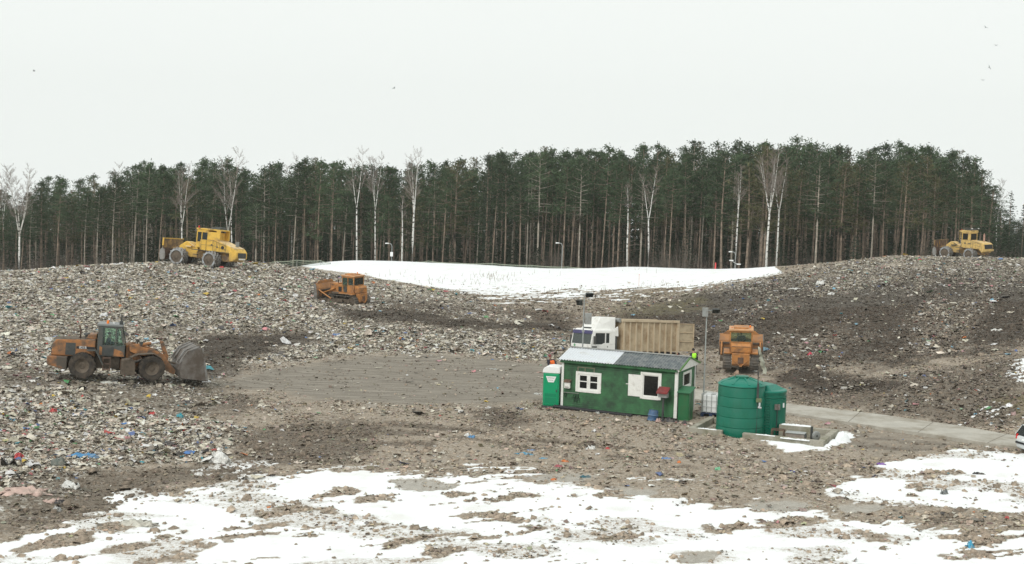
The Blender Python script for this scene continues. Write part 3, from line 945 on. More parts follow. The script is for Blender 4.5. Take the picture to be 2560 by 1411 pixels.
def make_mailbox():
    t = thing('mailbox', 'small white letterbox with a brown lid on the left of the green wall', 'mailbox', hutp(.20, -.04, 1.22), (0, 0, HUT_ROT))
    b = MB(); b.box(0, .34, -.17, 0, 0, .36); b.build('box', M['white'], t, bevel=.015)
    b = MB(); b.prism([(-.22, .34), (-.22, .37), (.0, .50), (.0, .34)], 'yz', -.03, .37); b.build('lid', M['rust_brown'], t)
    b = MB(); b.box(.06, .28, -.176, -.17, .05, .09); b.build('slot', M['dark'], t)
make_mailbox()

def make_red_box():
    t = thing('red_lid_box', 'open box with a weathered red lid on a dark post by the cabin', 'post box', hutp(6.2, -.42, 0), (0, 0, HUT_ROT))
    red = mat('weathered_red', (.22, .035, .035), .7, .2, 5, (.12, .07, .06), .3, 4)
    b = MB(); b.box(-.05, .05, -.05, .05, -.3, 1.30); b.build('post', M['dark'], t)
    b = MB(); b.box(-.22, .22, -.20, -.17, 1.28, 1.52); b.box(-.22, .22, .12, .15, 1.28, 1.58); b.box(-.25, -.22, -.2, .15, 1.28, 1.55); b.box(.22, .25, -.2, .15, 1.28, 1.55)
    b.box(-.22, .22, -.17, .12, 1.28, 1.31); b.build('tray', M['grey'], t)
    b = MB(); b.prism([(-.34, 1.50), (-.34, 1.60), (.18, 1.84), (.18, 1.76)], 'yz', -.32, .32); b.build('lid', red, t, bevel=.01)
make_red_box()

def make_cabinet():
    t = thing('green_cabinet', 'tall narrow green cabinet with a sloping lid at the cabin end', 'cabinet', hutp(HW + .12, .02, 0), (0, 0, HUT_ROT))
    b = MB(); b.hexa([(0, 0, -.1), (.62, 0, -.1), (.62, .78, -.1), (0, .78, -.1), (0, 0, 1.55), (.62, 0, 1.55), (.62, .78, 1.72), (0, .78, 1.72)])
    b.box(.02, .10, .02, .10, -.35, -.1); b.box(.52, .6, .02, .1, -.35, -.1); b.box(.52, .6, .68, .76, -.35, -.1); b.box(.02, .1, .68, .76, -.35, -.1)
    b.build('body', GREEN_CAB, t, bevel=.01)
    b = MB(); b.hexa([(-.05, -.12, 1.55), (.72, -.12, 1.55), (.72, .86, 1.77), (-.05, .86, 1.77), (-.05, -.12, 1.6), (.72, -.12, 1.6), (.72, .86, 1.82), (-.05, .86, 1.82)])
    b.build('lid', mat('faded_green_lid', (.045, .17, .085), .5, .1, 4), t)
    b = MB(); b.box(.05, .57, -.018, -.002, .16, 1.5); b.build('door', GREEN_CAB, t, bevel=.004)
    b = MB(); b.box(.622, .632, .36, .40, .14, 1.6); b.build('seam_strip', M['dark'], t)
make_cabinet()

def make_pipe():
    t = thing('drain_pipe', 'long black plastic pipe lying along the foot of the green cabin', 'pipe')
    pts = [hutp(-.35 + 4.6 * i / 8, -.30 - .02 * math.sin(i), .13 - .01 * i) for i in range(9)]
    p0 = pts[0]
    t.location = p0
    b = MB(); b.tube([p - p0 for p in pts], .105, 10); b.build('tube', M['black'], t, smooth=True)
    q = MB(); q.tube([pts[-1] - p0, pts[-1] - p0 + (pts[-1] - pts[-2]).normalized() * .12], .125, 12); q.build('socket', M['black'], t, smooth=True)
make_pipe()

def make_barrel():
    t = thing('blue_barrel', 'blue plastic barrel leaning in front of the green cabin wall', 'barrel', hutp(5.72, -.85, -.22), (R(-6), R(5), HUT_ROT))
    blue = mat('blue_plastic', (.045, .11, .22), .5, .1, 4, (.12, .12, .12), .3, 4)
    b = MB(); b.lathe([(.24, 0), (.27, .04), (.275, .22), (.29, .25), (.275, .28), (.275, .5), (.29, .53), (.275, .56), (.27, .74), (.24, .80), (.02, .80)], n=24)
    b.build('drum', blue, t, smooth=True)
    b = MB()
    for z in (.22, .50): b.lathe([(.285, z), (.302, z + .015), (.302, z + .045), (.285, z + .06)], n=24, close=True)
    b.build('hoop', mat('pale_blue_plastic', (.12, .20, .32), .5, .1, 4), t, smooth=True)
make_barrel()

# ------------------------------------------------------------------ portable toilet
def make_toilet():
    t = thing('portable_toilet', 'green portable toilet with white roof standing left of the cabin', 'portable toilet', rot=(0, 0, R(-14)))
    g = mat('toilet_green_plastic', (.0, .30, .13), .4, .06, 2, (.03, .2, .1), .2, 3)
    g2 = mat('toilet_dark_green', (.0, .22, .10), .4, .06, 2)
    b = MB(); b.box(-.47, .47, -.5, .5, .12, 2.02); b.build('shell', g, t, bevel=.04)
    b = MB(); b.box(-.50, .50, -.53, .53, 0, .12); b.build('base', M['dark'], t, bevel=.02)
    b = MB()
    prof = [(-.5, 2.02), (-.5, 2.16), (-.44, 2.29), (-.30, 2.37), (-.05, 2.41), (.15, 2.40), (.5, 2.38), (.5, 2.02)]
    b.prism(prof, 'xz', -.52, .52); b.build('roof', M['white_clean'], t, bevel=.03, seg=3)
    d = MB(); d.box(-.40, .40, -.525, -.5, .2, 1.96)
    do = d.build('door', g, t, bevel=.02)
    q = MB()
    for z0, z1 in ((.28, .62), (.66, .86)): q.box(-.34, .34, -.535, -.525, z0, z1)
    q.build('door_panel', g2, do, bevel=.008)
    q = MB(); q.box(.30, .36, -.55, -.525, .95, 1.1); q.build('handle', M['dark'], do)
    q = MB(); q.prism([(-.30, 1.84), (.30, 1.84), (.16, 1.50), (-.16, 1.50)], 'xz', -.54, -.526); so = q.build('sign', M['white_clean'], do)
    X = Matrix.Translation((0, -.545, 1.745)) @ Matrix.Rotation(R(90), 4, 'X')
    ink = mat('grey_green_ink', (.28, .34, .28), .7, .1, 5)
    text_obj('lettering', 'TETAPORT', .088, ink, so, X)
    text_obj('lettering', 'ETAPORT', .066, ink, so, Matrix.Translation((0, -.545, 1.61)) @ Matrix.Rotation(R(90), 4, 'X'))
    q = MB(); q.box(-.25, .25, -.515, -.50, 2.04, 2.10); q.build('vent_slot', M['grey'], t)
    p = on_plane(1381, 1021, 0)
    t.location = (p.x, p.y + .5, 0)
make_toilet()

# ------------------------------------------------------------------ tanks in the concrete basin
def make_tank():
    t = thing('green_tank', 'big round green plastic tank with a ribbed pump cabinet moulded onto its right side', 'storage tank')
    g = mat('tank_green_plastic', (.0, .135, .083), .38, .06, 1.5, (.0, .11, .06), .3, 1.2, bump=.05)
    g2 = mat('tank_green_ribs', (.0, .118, .072), .4, .06, 1.5)
    b = MB()
    prof = [(1.27, 0)]
    H = 2.67
    for k in range(5):
        z0 = k * .53
        r0 = 1.275 - .012 * k
        prof += [(r0, z0 + .02), (r0 - .004, z0 + .44), (r0 - .022, z0 + .475), (r0 - .022, z0 + .505), (r0 - .006, z0 + .53)]
    prof += [(1.215, H)]
    b.lathe(prof, n=64); b.build('shell', g, t, smooth=True)
    b = MB()
    b.lathe([(1.235, H - .02), (1.26, H), (1.235, H + .045), (.95, H + .19), (.45, H + .33), (.05, H + .35)], n=64)
    for k in range(8):
        a = 2 * math.pi * k / 8 + .3
        ca, sa = math.cos(a), math.sin(a)
        p0, p1 = Vector((1.16 * ca, 1.16 * sa, H + .07)), Vector((.42 * ca, .42 * sa, H + .345))
        s = Vector((-sa, ca, 0)) * .06
        u = Vector((0, 0, .05))
        b.hexa([p0 - s, p1 - s * .7, p1 + s * .7, p0 + s, p0 - s * .8 + u, p1 - s * .6 + u, p1 + s * .6 + u, p0 + s * .8 + u])
    lo = b.build('lid', mat('tank_lid_green', (.0, .17, .115), .42, .06, 1.5), t, smooth=True)
    b = MB(); b.lathe([(.36, H + .32), (.36, H + .42), (.30, H + .45), (.02, H + .46)], n=32); b.build('manhole', g, lo, smooth=True)
    # ribbed cabinet on the right
    cx, cy = 1.42, .72
    b = MB()
    prof = [(.98, 0)]
    z = .05
    while z < 2.1:
        prof += [(.985, z), (.985, z + .085), (.955, z + .10), (.955, z + .125)]
        z += .14
    prof += [(.985, 2.2), (.985, 2.32)]
    b.lathe(prof, c=(cx, cy, 0), n=48); co = b.build('pump_cabinet', g2, t, smooth=True)
    b = MB()
    b.lathe([(1.0, 2.28), (1.0, 2.34), (.97, 2.38)], c=(cx, cy, 0), n=48)
    b.hexa([(cx - .9, cy - .4, 2.36), (cx + .1, cy - .88, 2.36), (cx + .92, cy + .2, 2.36), (cx - .1, cy + .9, 2.36),
            (cx - .75, cy - .25, 2.64), (cx - .05, cy - .6, 2.64), (cx + .42, cy + .25, 2.60), (cx - .1, cy + .7, 2.64)])
    b.build('cabinet_roof', mat('cabinet_roof_green', (.0, .17, .115), .42, .06, 1.5), co, bevel=.03)
    a0 = R(-52)
    b = MB()
    for k in range(9):
        a = a0 + R(30) * (k - 4) / 4
        b.box(-.01, .01, -.062, .062, .25, 1.95, Matrix.Translation((cx + 1.0 * math.cos(a), cy + 1.0 * math.sin(a), 0)) @ Matrix.Rotation(a, 4, 'Z'))
    do = b.build('cabinet_door', g2, co)
    aw = a0 + R(14)
    q = MB(); q.box(0, .02, -.055, .055, 1.5, 1.74, Matrix.Translation((cx + 1.01 * math.cos(aw), cy + 1.01 * math.sin(aw), 0)) @ Matrix.Rotation(aw, 4, 'Z')); q.build('notice', M['white_clean'], do)
    # filling column between the two
    b = MB(); b.tube([(.78, -1.05, -.1), (.78, -1.08, 2.3), (.76, -1.0, 3.5)], .03, 8)
    b.cyl((.78, -1.08, 1.9), (.78, -1.08, 2.9), .055, n=10); b.build('fill_pipe', M['dark'], t)
    b = MB(); b.box(.70, .98, -1.22, -1.02, 1.92, 2.12); bo = b.build('valve_box', mat('olive_box', (.14, .17, .09), .7, .2, 5), t, bevel=.02)
    b = MB(); b.box(.84, .92, -1.26, -1.16, 1.62, 1.92); b.cyl((.80, -1.22, 1.68), (.98, -1.22, 1.64), .05, n=10); b.build('valve', M['steel_bright'], bo)
    b = MB(); b.box(-.15, .15, -.06, .06, 1.42, 1.72, Matrix.Translation((cx + .45, cy - .98, 0)) @ Matrix.Rotation(R(25), 4, 'Z')); b.build('meter_box', M['steel'], co, bevel=.02)
    b = MB(); b.tube([(cx + .45, cy - 1.0, .1), (cx + .45, cy - 1.02, 1.45)], .025, 8); b.build('hose', M['black'], co)
    p = on_plane(1858, 1096, 0)
    t.location = (p.x, p.y + 1.15, 0)
    t.rotation_euler = (0, 0, R(-6))
    return t
tank = make_tank()

def make_basin():
    rot = HUT_ROT
    p = on_plane(2058, 1122, 0)
    t = thing('containment_wall', 'low weathered concrete wall round the green tank, snow along its edge', 'low wall', (p.x, p.y, 0), (0, 0, rot))
    L, D, w, h = 7.1, 3.9, .32, .36
    b = MB(); b.box(-4.2, 0, 0, w, -.3, h); b.build('front_wall', M['concrete'], t, bevel=.02)
    b = MB(); b.box(-L, -5.3, 0, w, -.3, h); b.build('front_wall', M['concrete'], t, bevel=.02)
    b = MB(); b.box(-w, 0, w + .003, D, -.3, h + .006); b.build('side_wall', M['concrete'], t, bevel=.02)
    b = MB(); b.box(-L, -L + w, w + .003, D, -.3, h + .006); b.build('side_wall', M['concrete'], t, bevel=.02)
    b = MB(); b.box(-L + w + .003, -w - .003, D - w, D - .004, -.3, h - .03); b.build('back_wall', M['concrete'], t, bevel=.02)
    b = MB(); b.box(-L + w, -w, w, D - w, -.2, .03); b.build('floor_slab', M['concrete'], t)
    # snow lying on the wall tops
    def ridge(x0, x1, y0, y1, z, seed, n=40, hh=.07, along='x'):
        rr = np.random.RandomState(seed)
        mb = MB()
        vs = []
        prof = [(0, 0), (.15, .7), (.5, 1), (.85, .7), (1, 0)]
        for i in range(n + 1):
            f = i / n
            amp = hh * (.35 + .9 * rr.rand()) * math.sin(math.pi * min(max(f, .02), .98)) ** .3
            wob = (rr.rand() - .5) * .08
            for q, k in prof:
                if along == 'x': vs.append((x0 + (x1 - x0) * f, y0 + (y1 - y0) * q + wob * (0 < q < 1), z + k * amp - .004))
                else: vs.append((x0 + (x1 - x0) * q + wob * (0 < q < 1), y0 + (y1 - y0) * f, z + k * amp - .004))
        m = len(prof)
        mb.add(vs, [(i * m + j, i * m + j + 1, (i + 1) * m + j + 1, (i + 1) * m + j) for i in range(n) for j in range(m - 1)])
        return mb
    ridge(-6.6, -5.6, .02, .20, h, 1, hh=.045).build('snow_strip', M['snow'], t, smooth='all')
    ridge(-3.5, -2.5, .0, .17, h, 2, 16, hh=.05).build('snow_strip', M['snow'], t, smooth='all')
    ridge(-2.2, -.7, -.14, .10, h - .03, 8, 22, hh=.06).build('snow_strip', M['snow'], t, smooth='all')
    # heap of cleared snow outside the right-hand corner
    rr = np.random.RandomState(5)
    for (cx, cy, rx, ry, hz, s) in ((.40, 2.5, .42, .65, .50, 1), (.24, 1.3, .30, .85, .26, 2), (-.1, -.38, .7, .3, .13, 3), (.2, .3, .28, .5, .2, 4)):
        mb = MB()
        n1, n2 = 7, 20
        vs = [(cx, cy, hz)]
        for k in range(1, n1 + 1):
            q = k / n1
            for i in range(n2):
                a = 2 * math.pi * i / n2
                rrad = q * (1 + .28 * math.sin(3 * a + s) * q + .13 * (rr.rand() - .5))
                vs.append((cx + rx * rrad * math.cos(a), cy + ry * rrad * math.sin(a), hz * (1 - q ** 1.8) * (1 + .3 * (rr.rand() - .5)) - .06 * (k == n1)))
        fs = [(0, 1 + i, 1 + (i + 1) % n2) for i in range(n2)]
        fs += [(1 + (k - 1) * n2 + i, 1 + k * n2 + i, 1 + k * n2 + (i + 1) % n2, 1 + (k - 1) * n2 + (i + 1) % n2) for k in range(1, n1) for i in range(n2)]
        mb.add(vs, fs)
        mb.build('snow_heap', M['snow'], t, smooth='all')
    MT = Matrix.Translation((p.x, p.y, 0)) @ Matrix.Rotation(rot, 4, 'Z')
    # things standing inside
    loc = MT @ Vector((-2.75, 1.9, .03))
    q = thing('concrete_block', 'long concrete block with snow along its top, standing inside the low wall', 'concrete block', loc, (0, 0, rot + R(5)))
    b = MB(); b.box(0, 1.7, 0, .5, 0, .62); b.build('block', M['concrete'], q, bevel=.02)
    ridge(.1, 1.62, .02, .44, .62, 7, 24, .07).build('snow_strip', M['snow'], q, smooth='all')
    b = MB(); b.box(1.70, 1.76, .0, .10, -.02, .66); b.box(1.64, 1.72, -.02, .0, .0, .66); b.build('end_bracket', M['dark'], q)
    loc = MT @ Vector((-.78, 1.75, .03))
    q = thing('worn_wheel', 'small worn grey wheel leaning at the end of the concrete block', 'wheel', loc, (0, R(8), rot + R(55)))
    b = MB(); b.lathe([(.08, -.06), (.22, -.07), (.25, -.05), (.25, .05), (.22, .07), (.08, .06)], c=(0, 0, .25), axis='y', n=24); b.build('tyre', M['grey'], q, smooth=True)
    b = MB(); b.lathe([(.05, -.08), (.05, .08)], c=(0, 0, .25), axis='y', n=12); b.build('hub', M['dark'], q)
    loc = MT @ Vector((-2.15, .95, .03))
    q = thing('metal_locker', 'low grey metal chest with a hinged lid beside the concrete block', 'metal chest', loc, (0, 0, rot + R(3)))
    b = MB(); b.box(0, .95, 0, .45, .0, .40); b.build('body', mat('old_grey_paint', (.30, .27, .24), .7, .15, 4, (.2, .14, .1), .35, 3), q, bevel=.015)
    b = MB(); b.box(-.03, .98, -.05, .48, .40, .45); b.build('lid', M['galv'], q, bevel=.01)
    b = MB(); b.box(.95, 1.06, -.03, .09, -.03, .44); b.build('leg', M['dark'], q)
    loc = MT @ Vector((-2.95, 1.0, .03))
    q = thing('rusty_frame', 'rusty tubular stand next to the grey chest inside the low wall', 'metal stand', loc, (0, 0, rot + R(3)))
    for x in (0, .62):
        b = MB(); b.box(x, x + .05, 0, .05, 0, .50); b.box(x, x + .05, .40, .45, 0, .50); b.box(x, x + .05, .05, .40, .45, .50); b.build('leg', M['rust_brown'], q)
    for bx in ((.05, .62, 0, .05, .45, .5), (.05, .62, .4, .45, .45, .5), (.05, .62, 0, .06, .04, .10)):
        b = MB(); b.box(*bx); b.build('crossbar', M['rust_brown'], q)
make_basin()

def make_ibc():
    p = on_plane(1784, 1043, 0)
    t = thing('liquid_tote', 'white plastic liquid tote in a steel cage beside the green tank', 'tote', (p.x, p.y + .3, .1), (0, 0, R(-20)))
    b = MB(); b.box(-.52, .52, -.48, .48, .16, 1.14); b.build('bottle', M['white_clean'], t, bevel=.08, seg=3)
    b = MB()
    for x in (-.56, -.28, 0, .28, .56):
        for y in (-.53, .53): b.cyl((x, y, .14), (x, y, 1.18), .016, n=6)
    for y in (-.26, 0, .26):
        for x in (-.57, .57): b.cyl((x, y, .14), (x, y, 1.18), .016, n=6)
    for z in (.2, .5, .85, 1.18):
        for y in (-.55, .55): b.cyl((-.58, y, z), (.58, y, z), .014, n=6)
        for x in (-.59, .59): b.cyl((x, -.55, z), (x, .55, z), .014, n=6)
    b.cyl((-.58, -.2, 1.19), (.58, -.2, 1.19), .018, n=6); b.cyl((-.58, .2, 1.19), (.58, .2, 1.19), .018, n=6)
    b.build('cage', M['galv'], t)
    b = MB()
    b.box(-.6, .6, -.55, .55, .10, .14)
    for x in (-.6, -.1, .42):
        b.box(x, x + .18, -.55, .55, -.1, .10)
    b.build('pallet', mat('blue_pallet', (.03, .05, .11), .6, .1, 4), t)
    b = MB(); b.cyl((0, 0, 1.14), (0, 0, 1.18), .16, n=18); b.build('cap', M['grey'], t)
make_ibc()

# ------------------------------------------------------------------ floodlight masts
def make_mast(label, base, H, spec):
    t = thing('floodlight_mast', label, 'floodlight mast', base, (0, 0, 0), 'floodlight masts by the cabin')
    b = MB(); b.tube([(0, 0, -.3), (0, 0, H * .5), (.0, 0, H)], [.046, .040, .034], 10); b.build('pole', M['galv'], t, smooth=True)
    b = MB(); b.box(-.3, .3, -.3, .3, -.2, .06); b.build('foot', M['concrete'], t)
    for (x, z, w, h, kind, rz) in spec:
        if kind == 'flood':
            f = MB(); X = Matrix.Translation((x, 0, z)) @ Matrix.Rotation(R(rz), 4, 'Z') @ Matrix.Rotation(R(28), 4, 'X')
            f.hexa([(-w / 2, -.08, -h / 2), (w / 2, -.08, -h / 2), (w * .4, .1, -h * .35), (-w * .4, .1, -h * .35), (-w / 2, -.08, h / 2), (w / 2, -.08, h / 2), (w * .4, .1, h * .35), (-w * .4, .1, h * .35)], X)
            fo = f.build('floodlight', M['dark'], t, bevel=.01)
            g = MB(); g.box(-w * .44, w * .44, -.09, -.081, -h * .42, h * .42, X); g.build('lamp_glass', M['glass_dark'], fo)
        else:
            f = MB(); f.box(x - w / 2, x + w / 2, -.14, .04, z - h / 2, z + h / 2); f.build('control_box', M['grey'], t, bevel=.015)
    b = MB(); xs = [s[0] for s in spec] + [0]; zt = max(s[1] for s in spec)
    b.cyl((min(xs), .05, zt), (max(xs), .05, zt), .025, n=8); b.build('crossarm', M['galv'], t)
    return t
_p = on_plane(1757, 1037, 0)
make_mast('floodlight mast with grey box at its top, between cabin and tote', _p, 5.75,
          [(-.10, 5.85, .32, .5, 'box', 0), (.50, 5.95, .46, .26, 'flood', 15)])
_p = at_depth(1452, 1015, 83.5)
make_mast('floodlight mast with two dark lamps rising behind the white half of the cabin roof', (_p.x, 83.5, gz(_p.x, 83.5)), 6.35,
          [(-.26, 5.95, .38, .36, 'flood', -20), (.28, 6.40, .48, .26, 'flood', 20), (.26, 5.0, .40, .65, 'box', 0)])
# ------------------------------------------------------------------ loose waste: far too many scraps to count, scattered over the mounds
def scrap_material():
    m = bpy.data.materials.new('plastic_scraps')
    m.use_nodes = True
    n, l = m.node_tree.nodes, m.node_tree.links
    b = n['Principled BSDF']
    v = n.new('ShaderNodeVertexColor'); v.layer_name = 'scrap_col'
    t = n.new('ShaderNodeTexCoord')
    z = n.new('ShaderNodeTexNoise'); z.inputs['Scale'].default_value = 7; z.inputs['Detail'].default_value = 5
    l.new(t.outputs['Object'], z.inputs['Vector'])
    r = n.new('ShaderNodeMapRange'); r.inputs[1].default_value, r.inputs[2].default_value = .4, .68
    r.inputs[3].default_value, r.inputs[4].default_value = 0, .6
    l.new(z.outputs[0], r.inputs[0])
    x = n.new('ShaderNodeMix'); x.data_type = 'RGBA'; x.inputs[7].default_value = (.13, .105, .082, 1)
    l.new(r.outputs[0], x.inputs[0]); l.new(v.outputs[0], x.inputs[6])
    l.new(x.outputs[2], b.inputs['Base Color'])
    b.inputs['Roughness'].default_value = .62
    b.inputs['Specular IOR Level'].default_value = .3
    return m
SCRAP = scrap_material()
CLOD = mat('mud_clod', (.25, .195, .15), .95, .4, 7, bump=.4, spec=.15)
_cn, _cl = CLOD.node_tree.nodes, CLOD.node_tree.links
_cv = _cn.new('ShaderNodeVertexColor'); _cv.layer_name = 'clod_col'
_cl.new(_cv.outputs[0], [q for q in _cn if q.type == 'VECT_MATH'][0].inputs[0])

LIGHTS = 1.5 * np.array([(.48, .455, .38), (.56, .535, .46), (.42, .395, .315), (.61, .59, .52), (.46, .415, .335), (.51, .465, .385), (.38, .365, .285), (.53, .455, .385)])
MIDS = 1.25 * np.array([(.25, .225, .19), (.19, .175, .145), (.29, .25, .21), (.22, .20, .15), (.16, .14, .115)])
DARKS = np.array([(.05, .047, .045), (.035, .035, .04), (.08, .068, .055), (.06, .06, .065)])
BROWNS = 1.35 * np.array([(.16, .122, .092), (.12, .092, .07), (.21, .165, .13), (.09, .07, .054), (.25, .21, .17)])
VIVID = np.array([(.50, .05, .05), (.07, .20, .48), (.05, .30, .36), (.60, .42, .06), (.10, .36, .14), (.62, .26, .28), (.62, .20, .06), (.10, .16, .35),
                  (.20, .42, .55), (.40, .10, .12), (.30, .45, .30), (.55, .30, .34)])
WHITES = np.array([(.75, .75, .74), (.80, .80, .80), (.70, .68, .64)])

def patches(x, y, size, col, flat, seed, lump=False):
    """crumpled 3 x 3 scraps (or rounded clods) standing on the ground at x, y"""
    rs = np.random.RandomState(seed)
    n = len(x)
    zz = hmacro(x, y)
    for i in range(0, n, 40000):
        s = slice(i, i + 40000)
        zz[s] += hmicro(x[s], y[s], zones(x[s], y[s]))
    if lump:
        base = np.array([(-1, -1, -.6), (1, -1, -.6), (1, 1, -.6), (-1, 1, -.6), (-.62, -.62, .55), (.62, -.62, .55), (.62, .62, .55), (-.62, .62, .55), (0, 0, .85)], float)
        tri = None
        faces = np.array([(0, 1, 5, 4), (1, 2, 6, 5), (2, 3, 7, 6), (3, 0, 4, 7)])
        caps = np.array([(4, 5, 8, 8), (5, 6, 8, 8), (6, 7, 8, 8), (7, 4, 8, 8)])
        L = base[None] + rs.uniform(-.38, .38, (n, 9, 3))
        L[..., 2] *= .75
        faces = np.concatenate([faces, caps])
    else:
        g = np.array([(a, b, 0) for b in (-1, 0, 1) for a in (-1, 0, 1)], float)
        L = g[None] + rs.uniform(-.42, .42, (n, 9, 3))
        L[..., 2] = rs.uniform(-.55, .75, (n, 9)) * (1 - flat)[:, None]
        L[..., 1] *= rs.uniform(.4, 1.0, (n, 1))
        faces = np.array([(0, 1, 4, 3), (1, 2, 5, 4), (3, 4, 7, 6), (4, 5, 8, 7)])
    L *= size[:, None, None] * .5
    a = rs.uniform(0, 2 * np.pi, n)
    tl = (np.minimum(np.abs(rs.normal(0, .40, n)), 1.25) * (1 - flat * .8))[:, None]
    ca, sa = np.cos(a)[:, None], np.sin(a)[:, None]
    X, Y, Z = L[..., 0], L[..., 1], L[..., 2]
    Y2, Z2 = Y * np.cos(tl) - Z * np.sin(tl), Y * np.sin(tl) + Z * np.cos(tl)
    X3, Y3 = X * ca - Y2 * sa, X * sa + Y2 * ca
    lift = size * (.22 if not lump else .12) * (1 - .6 * flat)
    V = np.stack([X3 + x[:, None], Y3 + y[:, None], Z2 + (zz + lift)[:, None]], -1).reshape(-1, 3)
    Fc = (faces[None] + (np.arange(n) * 9)[:, None, None]).reshape(-1, 4)
    Cc = np.repeat(col, 9, 0)
    return V, Fc, Cc

def fan(n, d0, d1, seed, w=.385):
    """n random places spread evenly over the wedge of land between d0 and d1 metres off"""
    rs = np.random.RandomState(seed)
    y = np.sqrt(rs.uniform(d0 ** 2, d1 ** 2, n))
    x = rs.uniform(-w, w, n) * y
    return x, y, rs

def pick(rs, n, groups):
    ks = rs.choice(len(groups), n, p=np.array([g[1] for g in groups]) / sum(g[1] for g in groups))
    out = np.zeros((n, 3))
    for k, (arr, _) in enumerate(groups):
        m = ks == k
        out[m] = arr[rs.randint(0, len(arr), m.sum())]
    return np.clip(out * rs.uniform(.8, 1.15, (n, 1)), 0, .85)

def make_litter():
    Vs, Fs, Cs, off = [], [], [], 0
    def put(V, Fc, Cc):
        nonlocal off
        Vs.append(V); Fs.append(Fc + off); Cs.append(Cc); off += len(V)
    # the pale left-hand mound and the heap in the left foreground
    x, y, rs = fan(1200000, 56, 182, 11)
    Z = zones(x, y)
    dens = fbm(x / 5.0, y / 5.0, 77, 3)
    streak = 1 - Z['swath']
    pL = Z['tl'] * np.clip(1.08 - 1.02 * Z['mud'], .06, 1) * sstep(.12, .42, dens + .12)
    pR = Z['tr'] * (.04 + .85 * sstep(.44, .60, streak * .8 + dens * .25)) * (1 - .30 * Z['mud'])
    low = sstep(-20, 25, sdpoly(Z['px'], Z['py'], [(1960, 985), (2100, 955), (2300, 925), (2560, 880), (2560, 1070), (2400, 1066), (2200, 1032), (2020, 1005)]))
    pR = np.maximum(pR, low * .5 * sstep(.3, .6, dens + .15))
    ridge = Z['tr'] * .82 * sstep(775, 680, Z['py'] + (Z['px'] - 2250) * .02)
    pR = np.maximum(pR, ridge * sstep(.25, .5, dens + .1))
    pM = (1 - np.maximum(Z['tl'], Z['tr'])) * (1 - Z['snow']) * (1 - Z['wood']) * (1 - Z['slush']) * (.10 + .15 * sstep(.45, .65, dens)) * (1 - .55 * Z['lot'])
    band = (sstep(690, 745, Z['py']) * (1 - sstep(840, 880, Z['py'])) * sstep(1000, 1120, Z['px']) * (1 - sstep(1850, 1950, Z['px']))) * .34 * (1 - .9 * Z['mud']) * (1 - Z['snow'] * .85) * sstep(.3, .6, dens + .1)
    p = np.maximum(np.maximum(pL, pR), np.maximum(pM * 1.25, band)) * .9
    keep = rs.uniform(0, 1, len(x)) < p ** 2
    left = (pL >= np.maximum(pR, band))
    idx = np.nonzero(keep)[0]
    xs, ys = x[idx], y[idx]
    n = len(xs)
    vivid = np.where(Z['py'][idx] > 1000, .055, .028)
    c1 = pick(rs, n, [(LIGHTS, .62), (MIDS, .19), (DARKS, .06), (BROWNS, .07), (WHITES, .06)])
    c2 = pick(rs, n, [(LIGHTS, .20), (MIDS * .75, .20), (DARKS, .07), (BROWNS * .6, .49), (WHITES, .04)])
    up = (ridge[idx] > .25) & (rs.uniform(0, 1, n) < .7)
    col = np.where((left[idx] | up)[:, None], c1, c2)
    vm = rs.uniform(0, 1, n) < vivid
    col[vm] = VIVID[rs.randint(0, len(VIVID), vm.sum())]
    # scraps that were driven into the dirt are dirty themselves
    dirt = np.clip(rs.uniform(0, .6, n) + .5 * Z['mud'][idx], 0, .92)[:, None] * .6
    dirt[vm] *= .6
    soil = np.where(left[idx][:, None], np.array([(.22, .18, .14)]), np.array([(.125, .10, .078)]))
    col = col * (1 - dirt) + soil * dirt
    size = np.clip(rs.lognormal(math.log(.105), .5, n), .04, .44)
    size[vm] *= 1.1
    put(*patches(xs, ys, size, col, np.clip(rs.uniform(0, .6, n) + .4 * Z['lot'][idx], 0, 1), 12))
    # brown shreds of rotted waste worked into all the bare earth
    x, y, rs = fan(900000, 50, 178, 15)
    Z = zones(x, y)
    cl = fbm(x / 1.4, y / 1.4, 97, 3)
    p = (1 - Z['snow']) * (1 - .85 * Z['lot']) * (1 - .9 * Z['slush']) * (1 - .75 * Z['grass']) * (1 - .8 * Z['yard']) * (1 - Z['wood']) * (1 - .85 * Z['tl'] * (1 - Z['mud'])) * (.10 + .62 * sstep(.36, .62, cl))
    k = rs.uniform(0, 1, len(x)) < p * .62
    xs, ys = x[k], y[k]; n = len(xs)
    dk = np.clip(Z['mud'][k], 0, 1)[:, None]
    col = (np.array([(.34, .282, .215)]) * (1 - dk) + np.array([(.085, .068, .050)]) * dk) * rs.uniform(.45, 1.7, (n, 1)) * (1 + rs.normal(0, .06, (n, 3)))
    put(*patches(xs, ys, np.clip(rs.lognormal(math.log(.085), .45, n), .035, .3), np.clip(col, .01, .7), rs.uniform(0, .5, n), 16))
    # bigger bags and sheets
    x, y, rs = fan(13000, 58, 182, 13)
    Z = zones(x, y)
    p = np.maximum(Z['tl'] * .55, Z['tr'] * .22) * (1 - .8 * Z['mud']) + .03 * (1 - Z['snow']) * (1 - Z['wood'])
    k = rs.uniform(0, 1, len(x)) < p
    xs, ys = x[k], y[k]; n = len(xs)
    col = pick(rs, n, [(LIGHTS, .45), (WHITES, .17), (DARKS, .14), (VIVID, .12), (MIDS, .12)])
    put(*patches(xs, ys, np.clip(rs.lognormal(math.log(.30), .35, n), .2, .8), col, rs.uniform(0, .5, n), 14))
    o = mesh_np('waste_litter', np.concatenate(Vs), np.concatenate(Fs), SCRAP, {'scrap_col': np.concatenate(Cs)})
    tag(o, 'countless pale scraps of plastic and paper covering the landfill mounds', 'litter', kind='stuff')
make_litter()

